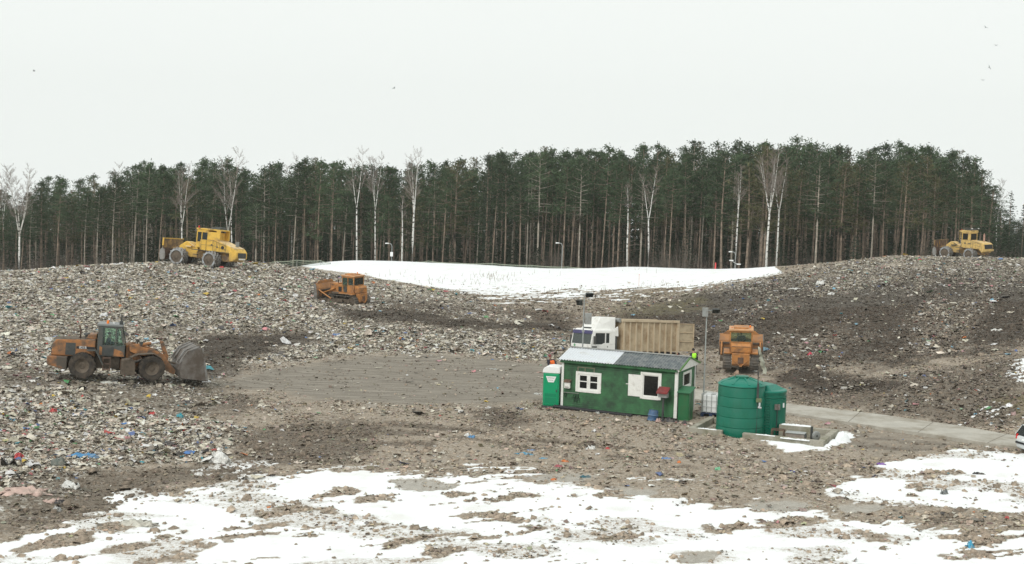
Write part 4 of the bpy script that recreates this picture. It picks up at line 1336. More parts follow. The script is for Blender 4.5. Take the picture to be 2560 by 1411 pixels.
def make_clods():
    x, y, rs = fan(330000, 46, 130, 31)
    Z = zones(x, y)
    bare = (1 - Z['snow'])
    front = sstep(1000, 1120, Z['py'])
    edge = sstep(.02, .3, Z['snow']) * (1 - sstep(.5, .95, Z['snow']))
    p = bare * front * .13 * (1 - sstep(1185, 1260, Z['py']) * .6) * sstep(.35, .6, fbm(x / 1.6, y / 1.6, 91, 3)) + edge * .12 * front + Z['trk'] * .34 * front * bare + (Z['mud'] * .22 + Z['tr'] * .14) * (1 - Z['tl'] * .6) * (1 - Z['wood'])
    p = p * (1 - .9 * Z['lot']) * (1 - .85 * Z['slush'])
    p = np.maximum(p, Z['snow'] * front * .010 * sstep(.45, .62, fbm(x / 2.5, y / 2.5, 95, 3)))
    k = rs.uniform(0, 1, len(x)) < p
    xs, ys = x[k], y[k]; n = len(xs)
    size = np.clip(rs.lognormal(math.log(.095), .5, n), .04, .38)
    m_ = np.clip(Z['mud'][k], 0, 1)[:, None]
    cc = (np.array([(.33, .27, .21)]) * (1 - m_) + np.array([(.085, .068, .053)]) * m_) * rs.uniform(.7, 1.35, (n, 1))
    V, Fc, Cc = patches(xs, ys, size, cc, rs.uniform(0, .4, n), 33, lump=True)
    # the caps are triangles written as quads with a doubled corner: split them out
    isq = Fc[:, 2] != Fc[:, 3]
    tris = np.concatenate([Fc[isq][:, [0, 1, 2]], Fc[isq][:, [0, 2, 3]], Fc[~isq][:, :3]])
    o = mesh_np('mud_clods', V, tris, CLOD, {'clod_col': Cc})
    tag(o, 'brown clods of churned earth strewn over mud and snow', 'mud', kind='stuff')
make_clods()
# ------------------------------------------------------------------ the wood behind the landfill
def leaf_mat(name, col, var=.35):
    m = bpy.data.materials.new(name)
    m.use_nodes = True
    n, l = m.node_tree.nodes, m.node_tree.links
    b = n['Principled BSDF']
    oi = n.new('ShaderNodeObjectInfo')
    tc = n.new('ShaderNodeTexCoord')
    nz = n.new('ShaderNodeTexNoise'); nz.inputs['Scale'].default_value = .9; nz.inputs['Detail'].default_value = 4
    l.new(tc.outputs['Object'], nz.inputs['Vector'])
    a = n.new('ShaderNodeMath'); a.operation = 'MULTIPLY_ADD'; a.inputs[1].default_value = .6; a.inputs[2].default_value = .65
    l.new(oi.outputs['Random'], a.inputs[0])
    c = n.new('ShaderNodeMapRange'); c.inputs[1].default_value, c.inputs[2].default_value = .3, .7
    c.inputs[3].default_value, c.inputs[4].default_value = 1 - var, 1 + var
    l.new(nz.outputs[0], c.inputs[0])
    d = n.new('ShaderNodeMath'); d.operation = 'MULTIPLY'
    l.new(a.outputs[0], d.inputs[0]); l.new(c.outputs[0], d.inputs[1])
    v = n.new('ShaderNodeVectorMath'); v.operation = 'SCALE'; v.inputs[0].default_value = col
    l.new(d.outputs[0], v.inputs['Scale'])
    l.new(v.outputs[0], b.inputs['Base Color'])
    b.inputs['Roughness'].default_value = .75
    b.inputs['Specular IOR Level'].default_value = .2
    return m
NEEDLE = leaf_mat('pine_needles', (.062, .094, .048))
NEEDLE_OLIVE = leaf_mat('olive_pine_needles', (.10, .10, .048))  # yellower olive needle colour of the broad spreading pine kinds
SPRUCE = leaf_mat('spruce_needles', (.045, .058, .036))
BARK = mat('pine_bark', (.31, .24, .182), .9, .28, 2.2, (.11, .095, .08), .4, 1.2, bump=.3, spec=.1)
BARK_PALE = mat('pale_bark', (.42, .375, .31), .9, .25, 2.5, (.16, .14, .115), .35, 1.5, bump=.3, spec=.1)
TWIG = mat('bare_twigs', (.12, .102, .085), .9, .2, 5, spec=.1)
BIRCH_TWIG = mat('birch_twigs', (.24, .205, .18), .9, .2, 5, spec=.1)
def birch_bark():
    m = mat('birch_bark', (.64, .63, .59), .8, .08, 4, spec=.15)
    n, l = m.node_tree.nodes, m.node_tree.links
    b = n['Principled BSDF']
    old = b.inputs['Base Color'].links[0].from_socket
    tc = n.new('ShaderNodeTexCoord')
    mp = n.new('ShaderNodeMapping'); mp.inputs['Scale'].default_value = (1.2, 1.2, 2.4)
    l.new(tc.outputs['Object'], mp.inputs['Vector'])
    nz = n.new('ShaderNodeTexNoise'); nz.inputs['Scale'].default_value = 1.6; nz.inputs['Detail'].default_value = 6
    l.new(mp.outputs[0], nz.inputs['Vector'])
    r = n.new('ShaderNodeMapRange'); r.inputs[1].default_value, r.inputs[2].default_value = .55, .62
    l.new(nz.outputs[0], r.inputs[0])
    x = n.new('ShaderNodeMix'); x.data_type = 'RGBA'; x.inputs[7].default_value = (.06, .055, .05, 1)
    l.new(r.outputs[0], x.inputs[0]); l.new(old, x.inputs[6]); l.new(x.outputs[2], b.inputs['Base Color'])
    return m
BIRCH = birch_bark()

class Leaves:
    """many small needle sprays gathered into one mesh"""
    def __init__(s, seed): s.v, s.r = [], np.random.RandomState(seed)
    def spray(s, c, n, rad, ln, wd, flat=.6, up=.3):
        r = s.r
        o = r.normal(0, 1, (n, 3)) * np.array([rad, rad, rad * flat]) + np.array(c)
        d = r.normal(0, 1, (n, 3)); d[:, 2] = d[:, 2] * .5 + up
        d /= np.linalg.norm(d, axis=1)[:, None]
        w = np.cross(d, r.normal(0, 1, (n, 3))); w /= np.linalg.norm(w, axis=1)[:, None] + 1e-6
        L = ln * r.uniform(.6, 1.3, (n, 1)); Wd = wd * r.uniform(.7, 1.3, (n, 1))
        s.v.append(np.stack([o - d * L * .5, o + w * Wd * .5, o + d * L * .5, o - w * Wd * .5], 1))
    def data(s):
        v = np.concatenate(s.v).reshape(-1, 3)
        return v, np.arange(len(v)).reshape(-1, 4)

def limb(mb, p, d, ln, r, rr, n=4, seg=4, droop=0.0, wig=.12):
    pts, p, d = [], Vector(p), Vector(d).normalized()
    rs = []
    for k in range(seg + 1):
        pts.append(p.copy()); rs.append(max(r * (1 - .8 * k / seg), .008))
        d = (d + Vector((rr.uniform(-wig, wig), rr.uniform(-wig, wig), rr.uniform(-wig, wig) - droop))).normalized()
        p = p + d * (ln / seg)
    mb.tube(pts, rs, n)
    return pts

def pine_parts(seed, H, cb, rw, lean=0.0, bark=BARK, needle=NEEDLE, tufts=17, dead=9, tr=.17, narrow=1.0):
    rr = random.Random(seed)
    t = MB(); L = Leaves(seed)
    bend = rr.uniform(-.25, .25)
    def axis(z):
        q = z / H
        return Vector((lean * z + bend * math.sin(q * 3.0), rr.uniform(-.0, .0) + bend * .5 * math.sin(q * 4), z))
    pts = [axis(H * k / 9) for k in range(10)]; pts[0].z = -.6
    t.tube(pts, [tr * (1.12 - .88 * (k / 9) ** 1.15) for k in range(10)], 8)
    for k in range(dead):
        z = rr.uniform(H * cb * .45, H * cb * 1.05); a = rr.uniform(0, 6.28)
        limb(t, axis(z), (math.cos(a), math.sin(a), rr.uniform(-.3, .35)), rr.uniform(.7, 2.0), .028, rr, 3, 3, .02)
    nb = 32
    for i in range(nb):
        q = (i + rr.uniform(0, 1)) / nb
        z = H * (cb + (1 - cb) * q * .96)
        shape = (math.sin(math.pi * min(1, (.2 + .80 * q) ** .85)) ** .6) * .88 + .16
        ln = rw * shape * rr.choice([.5, .75, .95, 1.1, 1.3]) * narrow
        a = i * 2.4 + rr.uniform(-.7, .7)
        up = -.15 + .85 * q ** 1.4
        bp = limb(t, axis(z), (math.cos(a), math.sin(a), up), ln, .05, rr, 3, 4, -.03)
        for k in range(1, 5):
            if rr.random() < (.6, .3, .12, .03)[k - 1]: continue
            c = bp[k]
            nn = int(tufts * rr.uniform(.55, 1.3) * (.5 + .14 * k))
            L.spray(c, int(nn * 1.15), .24 + .12 * ln * .5, .42, .125, .5, .45)
    L.spray(axis(H), 10, .16, .45, .12, 1.6, .9)
    return t, L

def link_tree(name, tb, lb, bark, needle, label, cat, group, crown='crown'):
    o = thing(name, label, cat, group=group)
    tk = tb.build('trunk', bark, o, smooth='all')
    v, f = lb
    cr = mesh_np(crown, v, f, needle, parent=o)
    return o

def make_spruce(seed, H, rw):
    rr = random.Random(seed)
    t = MB(); L = Leaves(seed)
    t.tube([(0, 0, -.5), (0, 0, H * .5), (0, 0, H)], [H * .011, H * .007, .012], 6)
    n = int(H * 5.5)
    for i in range(n):
        q = (i + rr.random()) / n
        z = H * (.06 + .93 * q)
        ln = rw * (1 - q) ** .85 * rr.uniform(.7, 1.1) + .12
        a = i * 2.4 + rr.uniform(-.4, .4)
        d = Vector((math.cos(a), math.sin(a), -.18 + .3 * q))
        for k in (.35, .62, .9):
            p = Vector((0, 0, z)) + d * ln * k
            L.spray(p, int(3 + 6 * (1 - q)), .10 + .16 * ln * k, .42, .13, .35, -.1)
    L.spray((0, 0, H), 5, .06, .4, .1, 2, 1)
    return t, L

# profile of the tree tops against the sky, as seen from the yard
TOP = np.array([(-300, 500), (0, 488), (60, 498), (100, 470), (125, 452), (160, 478), (200, 462), (245, 450), (300, 442), (340, 420), (420, 418), (470, 428), (500, 410), (545, 403), (600, 418), (640, 446),
                (675, 405), (720, 424), (775, 406), (820, 416), (860, 410), (920, 432), (990, 420), (1040, 426), (1100, 405), (1140, 412), (1180, 432), (1215, 388), (1260, 398), (1320, 384), (1400, 380),
                (1460, 376), (1570, 378), (1660, 366), (1770, 371), (1870, 361), (1915, 352), (1990, 356), (2060, 362), (2095, 368), (2140, 388), (2190, 370), (2250, 368), (2300, 382), (2350, 386),
                (2400, 396), (2430, 412), (2462, 455), (2490, 500), (2530, 535), (2700, 560)], float)
def top_at(px): return float(np.interp(px, TOP[:, 0], TOP[:, 1]))
def edge_depth(px): return float(np.interp(px, [-300, 0, 700, 1500, 2100, 2450, 2600, 2900], [236, 236, 228, 218, 208, 212, 262, 280]))

PINES = []
_protos = []
for i in range(11):
    rr = random.Random(100 + i)
    cb = [.46, .54, .58, .42, .56, .62, .38, .54, .62, .50, .40][i]
    rw = [2.4, 2.1, 2.0, 2.8, 2.1, 1.9, 2.7, 2.3, 1.8, 2.1, 2.9][i]
    bark = BARK_PALE if i in (1, 4, 7) else BARK
    needle = NEEDLE_OLIVE if i in (3, 10) else NEEDLE
    t, L = pine_parts(200 + i, 17.0, cb, rw, [0, .03, -.02, .01, .05, -.04, .02, .0, .06, -.01, .02][i], tr=[.17, .13, .15, .19, .13, .12, .18, .16, .12, .15, .2][i])
    _protos.append((t, L.data(), bark, needle))

def stretch(px):
    for lim, s in ((230, 'at the far left end of the wood'), (370, 'left of the yellow compactor on the mound'), (610, 'behind the yellow compactor on the mound'), (760, 'above the net by the snow'),
                   (1060, 'behind the left half of the snow field'), (1440, 'behind the middle of the snow field'), (1800, 'behind the right half of the snow field'),
                   (2000, 'where snow field meets right mound'), (2330, 'above the crest of the right mound'), (2480, 'behind the small compactor')):
        if px < lim: return s
    return 'at the far right end of the wood'
KINDS = {0: 'dark green', 1: 'pale trunked', 2: 'slender dark', 3: 'olive green spreading', 4: 'pale leaning', 5: 'thin leaning', 6: 'broad low crowned', 7: 'pale straight', 8: 'thin high crowned', 9: 'upright dark', 10: 'broad olive green'}

def place_pine(proto, px, D, ytop, first={}):
    p = at_depth(px, 600, D)
    z0 = float(hmacro(np.array([p.x]), np.array([D]))[0])
    zt = at_depth(px, ytop, D).z
    s = max((zt - z0) / 17.2, .4)
    lab = f'{KINDS[proto]} pine {"in the front row" if D < edge_depth(px) + 7 else "deeper in the wood"}, {stretch(px)}'
    grp = 'pines of the wood'
    if proto not in first:
        t, ld, bk, nd = _protos[proto]
        o = first[proto] = link_tree('pine_tree', t, ld, bk, nd, lab, 'pine tree', grp)
    else:
        o = copy_tree(first[proto])
        o['label'] = lab
    xs = .80 + .2 * s
    o.location = (p.x, D, z0 - .1)
    o.scale = (xs * random.uniform(.88, 1.12), xs * random.uniform(.88, 1.12), s)
    o.rotation_euler = (0, 0, random.uniform(0, 6.28) if proto not in (4, 8, 1) else random.uniform(-.7, .7))
    PINES.append((p.x, D))
    return o

random.seed(41)
# front row: trunks read one by one
fx = -60.0
while fx < 2500:
    if not (640 < fx < 660):
        pr = random.choice([0, 1, 2, 4, 5, 6, 7, 8, 9, 3] if fx < 1250 else [0, 1, 2, 5, 7, 8, 9, 9, 2] if fx < 1800 else [0, 3, 10, 6, 9, 3, 7])
        place_pine(pr, fx + random.uniform(-9, 9), edge_depth(fx) + random.uniform(0, 7), top_at(fx) + random.choice([-16, -4, 8, 20, 34, 52, 66]))
    fx += random.uniform(22, 44) if fx < 1250 else random.uniform(17, 34) if fx < 1900 else random.uniform(26, 56)
# rows behind, closing the wood
for row, (dd, step) in enumerate(((11, 34), (19, 33), (29, 38), (42, 42))):
    fx = -80.0 + row * 9
    while fx < 2470:
        place_pine(random.choice([0, 2, 3, 6, 9, 0, 7, 5, 8]), fx + random.uniform(-12, 12), edge_depth(fx) + dd + random.uniform(-3, 4), top_at(fx) + random.choice([-18, -6, 4, 16, 28, 44]))
        fx += random.uniform(step * .75, step * 1.25)

# ------------------------------------------------------------------ spruces
_sp = None
def place_spruce(px, D, ytop, label, seed, rw=2.1, group=None):
    p = at_depth(px, 600, D)
    z0 = float(hmacro(np.array([p.x]), np.array([D]))[0])
    Hh = at_depth(px, ytop, D).z - z0
    t, L = make_spruce(seed, Hh, rw)
    o = link_tree('spruce_tree', t, L.data(), BARK, SPRUCE, label, 'spruce tree', group)
    o.location = (p.x, D, z0 - .1)
    return o
place_spruce(2522, 268, 478, 'pointed dark spruce standing tallest right of the last pines', 1, 2.6)
place_spruce(2556, 262, 508, 'dark spruce cut by the right edge of the photo', 2, 2.6)
place_spruce(2492, 290, 520, 'small spruce in the gap between the last pine and the tall right-hand spruce', 3, 2.2)
place_spruce(1216, 226, 386, 'tall narrow spruce rising above the tree tops behind the snow field', 4, 2.3)
place_spruce(2108, 224, 372, 'pointed spruce rising left of the notch above the right mound', 5, 2.4)
place_spruce(672, 236, 404, 'broad pointed spruce right of the gap above the net', 6, 2.8)
random.seed(77)
for k, (px, yt) in enumerate([(60, 610), (130, 600), (310, 600), (700, 590), (745, 585), (820, 600), (905, 590), (1130, 610), (1245, 590), (1285, 600), (1345, 620), (1560, 560), (1640, 580),
                              (1720, 570), (1830, 560), (1950, 590), (1985, 560), (2010, 600), (2140, 590), (2330, 600), (2390, 580), (2540, 600)]):
    place_spruce(px, edge_depth(px) + 3 + random.uniform(-2, 8), yt, f'young spruce under the tall trees, {stretch(px)}', 20 + k, random.uniform(1.3, 2.0), 'young spruces under the pines')

# ------------------------------------------------------------------ birches: each its own fork pattern
def make_birch(seed, H, stems, bare=.4, spread=.30, fork=.42, dens=1.0, r0=.16):
    rr = random.Random(seed)
    tb, tw = MB(), MB()
    def twigs(p, d, ln):
        n = max(2, int(4.6 * ln * dens))
        for _ in range(n):
            a = (d + Vector((rr.uniform(-.8, .8), rr.uniform(-.8, .8), rr.uniform(-.3, .5)))).normalized()
            q = limb(tw, p, a, ln * rr.uniform(.4, .9), .012, rr, 3, 3, .05, .18)
            for pp in q[1:3]:
                b = (a + Vector((rr.uniform(-.9, .9), rr.uniform(-.9, .9), rr.uniform(-.5, .4)))).normalized()
                limb(tw, pp, b, ln * rr.uniform(.25, .5), .010, rr, 3, 2, .12, .2)
    def stem(p, d, ln, r, level):
        pts, rs = [], []
        n = 7
        p, d = Vector(p), Vector(d).normalized()
        for k in range(n + 1):
            pts.append(p.copy()); rs.append(max(r * (1 - .82 * k / n), .014))
            d = (d + Vector((rr.uniform(-.05, .05), rr.uniform(-.05, .05), .05))).normalized()
            p = p + d * ln / n
        tb.tube(pts, rs, 7 if level == 0 else 5)
        for k in range(2 if level else int(n * bare) + 1, n + 1):
            for _ in range(4):
                a = rr.uniform(0, 6.28); q = k / n
                e = Vector((math.cos(a), math.sin(a), rr.uniform(.9, 2.0)))
                bl = ln * (.30 - .16 * q) * rr.uniform(.6, 1.2)
                bp = limb(tb if bl > 2.2 else tw, pts[k], e, bl, .017, rr, 4, 4, .02, .12)
                for pp in bp[2:]: twigs(pp, e, bl * .42)
        twigs(pts[-1], d, 1.2)
        return pts, rs
    hf = H * fork
    lean = rr.uniform(-.03, .03)
    base = [(0, 0, -.5), (lean * hf * .5 + rr.uniform(-.1, .1), 0, hf * .5), (lean * hf, 0, hf)]
    tb.tube([Vector(b) for b in base], [r0 * 1.1, r0 * .9, r0 * .72], 8)
    for k in range(4):
        z = hf * rr.uniform(.55, .98); a = rr.uniform(0, 6.28)
        limb(tw, (lean * z, 0, z), (math.cos(a), math.sin(a), .3), rr.uniform(1, 2.4), .025, rr, 3, 4, .03)
    for k in range(stems):
        a = k * math.pi * 2 / stems + rr.uniform(-.3, .3) if stems > 2 else k * math.pi + rr.uniform(-.3, .3)
        dx = math.cos(a) * spread * rr.uniform(.6, 1.2); dy = math.sin(a) * spread * .6
        if stems == 1: dx = dy = 0.0
        stem(base[-1], (dx, dy, 1), (H - hf) * (1.0 if k == 0 else rr.uniform(.8, .97)), r0 * (.7 if k == 0 else .5), 0 if stems == 1 else 1)
    return tb, tw
BIRCHES = [  # photo column of the foot, row of the top, depth, stems, fork height, spread, label
    (48, 430, 212, 5, .40, .42, 'white birch with widely forking bare limbs at the far left end of the wood'),
    (455, 425, 222, 3, .50, .25, 'white birch directly behind the raised blade of the yellow compactor'),
    (566, 392, 224, 2, .42, .22, 'tall twin-stemmed white birch directly behind the cab of the yellow compactor'),
    (582, 440, 228, 1, .5, .2, 'slim white birch just right of the twin-stemmed birch behind the compactor'),
    (894, 386, 214, 2, .56, .22, 'white birch forking into a tall V behind the left half of the snow field'),
    (940, 400, 226, 3, .60, .20, 'grey birch right of the V-shaped birch behind the snow field'),
    (1006, 500, 214, 1, .55, .2, 'thin short birch just left of the whitest birch behind the snow field'),
    (1032, 392, 211, 3, .48, .17, 'whitest tallest birch with three tight stems behind the snow field'),
    (1622, 430, 212, 2, .52, .30, 'birch with a crooked trunk behind the right half of the snow field'),
    (1572, 470, 214, 1, .6, .2, 'straight pale bare stem left of the crooked birch'),
    (1842, 425, 210, 2, .58, .14, 'slender birch close to the lamp with two arms by the right mound'),
    (1918, 384, 206, 5, .50, .36, 'large white birch with a fan of bare limbs left of the right mound'),
    (1943, 410, 208, 2, .55, .18, 'thinner birch just right of the large fan-shaped birch'),
    (728, 402, 262, 2, .55, .2, 'faint bare birch top showing in the gap above the net'),
    (2404, 470, 226, 1, .62, .2, 'slim birch stem directly behind the cab of the small compactor'),
    (285, 420, 250, 2, .6, .2, 'faint birch top above the pines left of the yellow compactor'),
    (2492, 458, 262, 2, .5, .3, 'bare birch standing between the last pine and the spruces at the far right'),
    (8, 425, 246, 3, .5, .3, 'bare birch cut by the left edge of the photo')]
for k, (px, yt, D, st, fk, sp, lab) in enumerate(BIRCHES):
    p = at_depth(px, 600, D)
    z0 = float(hmacro(np.array([p.x]), np.array([float(D)]))[0])
    Hh = at_depth(px, yt, D).z - z0
    tb, tw = make_birch(300 + k, Hh, st, fork=fk, spread=sp * .72, r0=.17 if k in (0, 7, 11) else .13)
    o = thing('birch_tree', lab, 'birch tree', (p.x, D, z0), group='birches along the edge of the wood')
    tb.build('trunk', BIRCH, o, smooth='all')
    tw.build('crown', BIRCH_TWIG, o)

# ------------------------------------------------------------------ the rest of the wood behind, one dark mass
def make_mass():
    rs = np.random.RandomState(9)
    Vt, Ft, ot = [], [], 0
    Vl = []
    pv = []
    for t, ld, _, _ in _protos[:9]:
        pv.append((np.array([tuple(p) for p in t.v]), [f for f in t.f if len(f) == 4], ld[0]))
    for row in range(5):
        dd = 50 + row * 9
        step = 1.0
        px = -120.0
        while px < 2720:
            D = edge_depth(px) + dd + rs.uniform(-4, 4)
            p = at_depth(px, 600, D)
            z0 = float(hmacro(np.array([p.x]), np.array([D]))[0])
            s = max((at_depth(px, top_at(px) + rs.uniform(8, 60), D).z - z0) / 17.2, .5)
            tv, tf, lv = pv[rs.randint(len(pv))]
            a = rs.uniform(0, 6.28); ca, sa = math.cos(a), math.sin(a)
            def tr(v):
                q = np.empty_like(v)
                q[:, 0] = (v[:, 0] * ca - v[:, 1] * sa) + p.x; q[:, 1] = (v[:, 0] * sa + v[:, 1] * ca) + D; q[:, 2] = v[:, 2] * s + z0
                return q
            Vt.append(tr(tv)); Ft.append(np.array(tf) + ot); ot += len(tv)
            L = tr(lv).reshape(-1, 4, 3)
            Vl.append(L[rs.uniform(0, 1, len(L)) < .62].reshape(-1, 3))
            px += rs.uniform(30, 60)
    sp = [make_spruce(900 + k, 6.5, 1.7)[1].data()[0] for k in range(4)]
    for k in range(1500):
        px = rs.uniform(-150, 2720) if k % 7 else rs.uniform(2440, 2720); D = edge_depth(px) + (rs.uniform(14, 60) if k < 520 else rs.uniform(60, 125))
        p = at_depth(px, 600, D)
        z0 = float(hmacro(np.array([p.x]), np.array([D]))[0])
        lv = sp[k % 4]; s = rs.uniform(.5, 1.2)
        if k >= 520: s = max((at_depth(px, top_at(px) + rs.uniform(25, 110), D).z - z0) / 6.5, .6)
        q = np.empty_like(lv); wd = 1.15 * min(s, 1.5)
        q[:, 0] = lv[:, 0] * wd + p.x; q[:, 1] = lv[:, 1] * wd + D; q[:, 2] = lv[:, 2] * s + z0
        Vl.append(q)
    v = np.concatenate(Vl)
    o = mesh_np('far_wood', v, np.arange(len(v)).reshape(-1, 4), NEEDLE)
    tag(o, 'dense dark pine wood behind the front rows of trees', 'wood', kind='stuff')
    mesh_np('trunk', np.concatenate(Vt), np.concatenate(Ft), BARK, parent=o)
    return o
make_mass()

# ------------------------------------------------------------------ leafless brush along the foot of the wood
def make_brush():
    rs = np.random.RandomState(19)
    n = 14000
    px = rs.uniform(-150, 2750, n)
    ed = np.interp(px, [-300, 0, 700, 1500, 2100, 2450, 2600, 2900], [236, 236, 228, 218, 208, 212, 262, 280])
    D = ed - 5 + rs.uniform(0, 1, n) ** 1.3 * 50
    x = (px - 1280) / F * D
    z = hmacro(x, D)
    cl = fbm(x / 6, D / 6, 55, 3)
    h = (.8 + 3.6 * sstep(.35, .75, cl)) * rs.uniform(.3, 1.1, n)
    base = np.stack([x, D, z], -1)
    d = rs.normal(0, .22, (n, 3)); d[:, 2] = 1; d /= np.linalg.norm(d, axis=1)[:, None]
    w = .022 + .02 * rs.rand(n, 1)
    wx = np.stack([np.ones(n), np.zeros(n), np.zeros(n)], -1) * w
    mid = base + d * h[:, None] * .5 + rs.normal(0, .12, (n, 3))
    top = base + d * h[:, None] + rs.normal(0, .35, (n, 3))
    q1 = np.stack([base - wx, base + wx, mid + wx * .7, mid - wx * .7], 1)
    q2 = np.stack([mid - wx * .7, mid + wx * .7, top + wx * .3, top - wx * .3], 1)
    side = []
    for k in range(3):
        t = rs.uniform(.3, .95, (n, 1))
        s = base + d * h[:, None] * t
        e = s + rs.normal(0, 1, (n, 3)) * h[:, None] * .16 + np.array([0, 0, 1]) * h[:, None] * .16
        side.append(np.stack([s - wx * .4, s + wx * .4, e + wx * .2, e - wx * .2], 1))
    v = np.concatenate([q1, q2] + side).reshape(-1, 3)
    o = mesh_np('brush_undergrowth', v, np.arange(len(v)).reshape(-1, 4), TWIG)
    tag(o, 'leafless brown brush filling the foot of the wood', 'undergrowth', kind='stuff')
make_brush()

def make_weeds():
    """dry stalks standing through the far snow field"""
    rs = np.random.RandomState(29)
    spots = [(1085, 706, 26), (1190, 708, 22), (1222, 694, 46), (1262, 702, 26), (1000, 692, 10), (1360, 690, 8), (1600, 680, 6), (1500, 735, 30), (1640, 716, 20), (1380, 740, 25)]
    P = []
    for px, py, n in spots:
        for k in range(n):
            g = on_ground(px + rs.normal(0, 26), py + rs.normal(0, 5))
            P.append(tuple(g))
    P = np.array(P); n = len(P)
    h = rs.uniform(.12, .55, n)[:, None]
    wx = np.array([[.02, 0, 0]])
    t = P + rs.normal(0, .12, (n, 3)) + np.array([0, 0, 1]) * h
    v = np.stack([P - wx, P + wx, t + wx * .4, t - wx * .4], 1).reshape(-1, 3)
    o = mesh_np('dry_weeds', v, np.arange(len(v)).reshape(-1, 4), mat('dry_stalks', (.22, .17, .12), .9, .2, 5))
    tag(o, 'dry brown weed stalks standing through the far snow field', 'weeds', kind='stuff')
make_weeds()
# ------------------------------------------------------------------ people: one skinned body each, hair and clothing as children
def make_person(label, joints, loc, rot, cloth, legs, vest=None, hair='short', hat=None, skin_r=1.0, scale=1.0):
    """joints: dict of named points (x forward, y left, z up) in metres; only what the pose needs"""
    t = thing('person', label, 'person', loc, rot)
    t.scale = (scale,) * 3
    J = {k: Vector(v) for k, v in joints.items()}
    def skin_mesh(name, chains, radii, material, sub=1):
        me = bpy.data.meshes.new(name)
        names, edges = [], []
        for ch in chains:
            for a, b in zip(ch[:-1], ch[1:]):
                for q in (a, b):
                    if q not in names: names.append(q)
                edges.append((names.index(a), names.index(b)))
        me.from_pydata([tuple(J[n]) for n in names], edges, [])
        o = bpy.data.objects.new(name, me)
        C.objects.link(o)
        o.parent = t
        m = o.modifiers.new('skin', 'SKIN')
        m.use_smooth_shade = True
        sk = me.skin_vertices[0].data
        for i, n in enumerate(names):
            sk[i].radius = (radii[n], radii[n]) if not isinstance(radii[n], tuple) else radii[n]
            sk[i].use_root = (i == 0)
        s = o.modifiers.new('sub', 'SUBSURF'); s.levels = s.render_levels = sub
        me.materials.append(material)
        return o
    rad = dict(pel=.15, waist=.145, chest=.165, neck=.058, sl=.075, sr=.075, el=.052, er=.052, wl=.036, wr=.036, hl=.03, hr=.03,
               kl=.068, kr=.068, al=.048, ar=.048, tl=.04, tr=.04, pl=.10, pr=.10, head0=.062, head1=.098, head2=.095, head3=.06)
    for q in 'lr':
        h = J['h' + q]
        w = J['w' + q]
        d = (h - w).normalized()
        sd = Vector((d.y, -d.x, 0)); sd = sd.normalized() if sd.length > 1e-3 else Vector((0, 1, 0))
        for k in range(4):
            J[f'f{q}{k}a'] = h + d * .05 + sd * (.027 - .018 * k)
            J[f'f{q}{k}b'] = h + d * (.11 - .008 * abs(k - 1)) + sd * (.03 - .02 * k) - Vector((0, 0, .01))
            rad[f'f{q}{k}a'] = .010; rad[f'f{q}{k}b'] = .007
        J[f't{q}a'] = h + sd * .04; J[f't{q}b'] = h + sd * .06 + d * .04
        rad[f't{q}a'] = .012; rad[f't{q}b'] = .008
    top = [('pel', 'waist', 'chest', 'neck'), ('chest', 'sl', 'el', 'wl'), ('chest', 'sr', 'er', 'wr')]
    bot = [('pel', 'pl', 'kl', 'al', 'tl'), ('pel', 'pr', 'kr', 'ar', 'tr')]
    # bare body: neck, head, hands on one continuous figure
    hands = [('wl', 'hl')] + [('hl', f'fl{k}a', f'fl{k}b') for k in range(4)] + [('hl', 'tla', 'tlb')] + [('wr', 'hr')] + [('hr', f'fr{k}a', f'fr{k}b') for k in range(4)] + [('hr', 'tra', 'trb')]
    body = skin_mesh('body', top + bot + [('neck', 'head0', 'head1', 'head2', 'head3')] + hands, rad, M['skin'])
    r2 = {k: (v * 1.13 + .006 if not isinstance(v, tuple) else v) for k, v in rad.items()}
    r2['neck'] = .03
    skin_mesh('jacket', top, r2, cloth)
    skin_mesh('trousers', bot, r2, legs)
    if vest:
        J['v0'], J['v1'], J['v2'] = J['waist'] - Vector((0, 0, .05)), J['waist'].lerp(J['chest'], .5), J['chest'] + Vector((0, 0, .06))
        J['v3'], J['v4'] = J['chest'].lerp(J['sl'], .7), J['chest'].lerp(J['sr'], .7)
        r3 = dict(v0=.185, v1=.195, v2=.19, v3=.11, v4=.11)
        skin_mesh('vest', [('v0', 'v1', 'v2'), ('v2', 'v3'), ('v2', 'v4')], r3, vest)
    h = J['head1'].lerp(J['head2'], .5)
    up = (J['head2'] - J['head0']).normalized()
    b = MB(); b.ball(h + up * .045 - Vector((.022, 0, 0)), .112, 8, 1, .88, .92)
    b.build('hat' if hat else 'hair', hat or M['hair'], t, smooth='all')
    f = MB()
    for s in (-1, 1): f.ball(h + Vector((.088, s * .035, .005)), .013, 5)
    f.build('eyes', M['hair'], t)
    f = MB(); f.ball(h + Vector((.105, 0, -.025)), .018, 5, 1, .7, 1.3); f.build('nose', M['skin'], t)
    return t

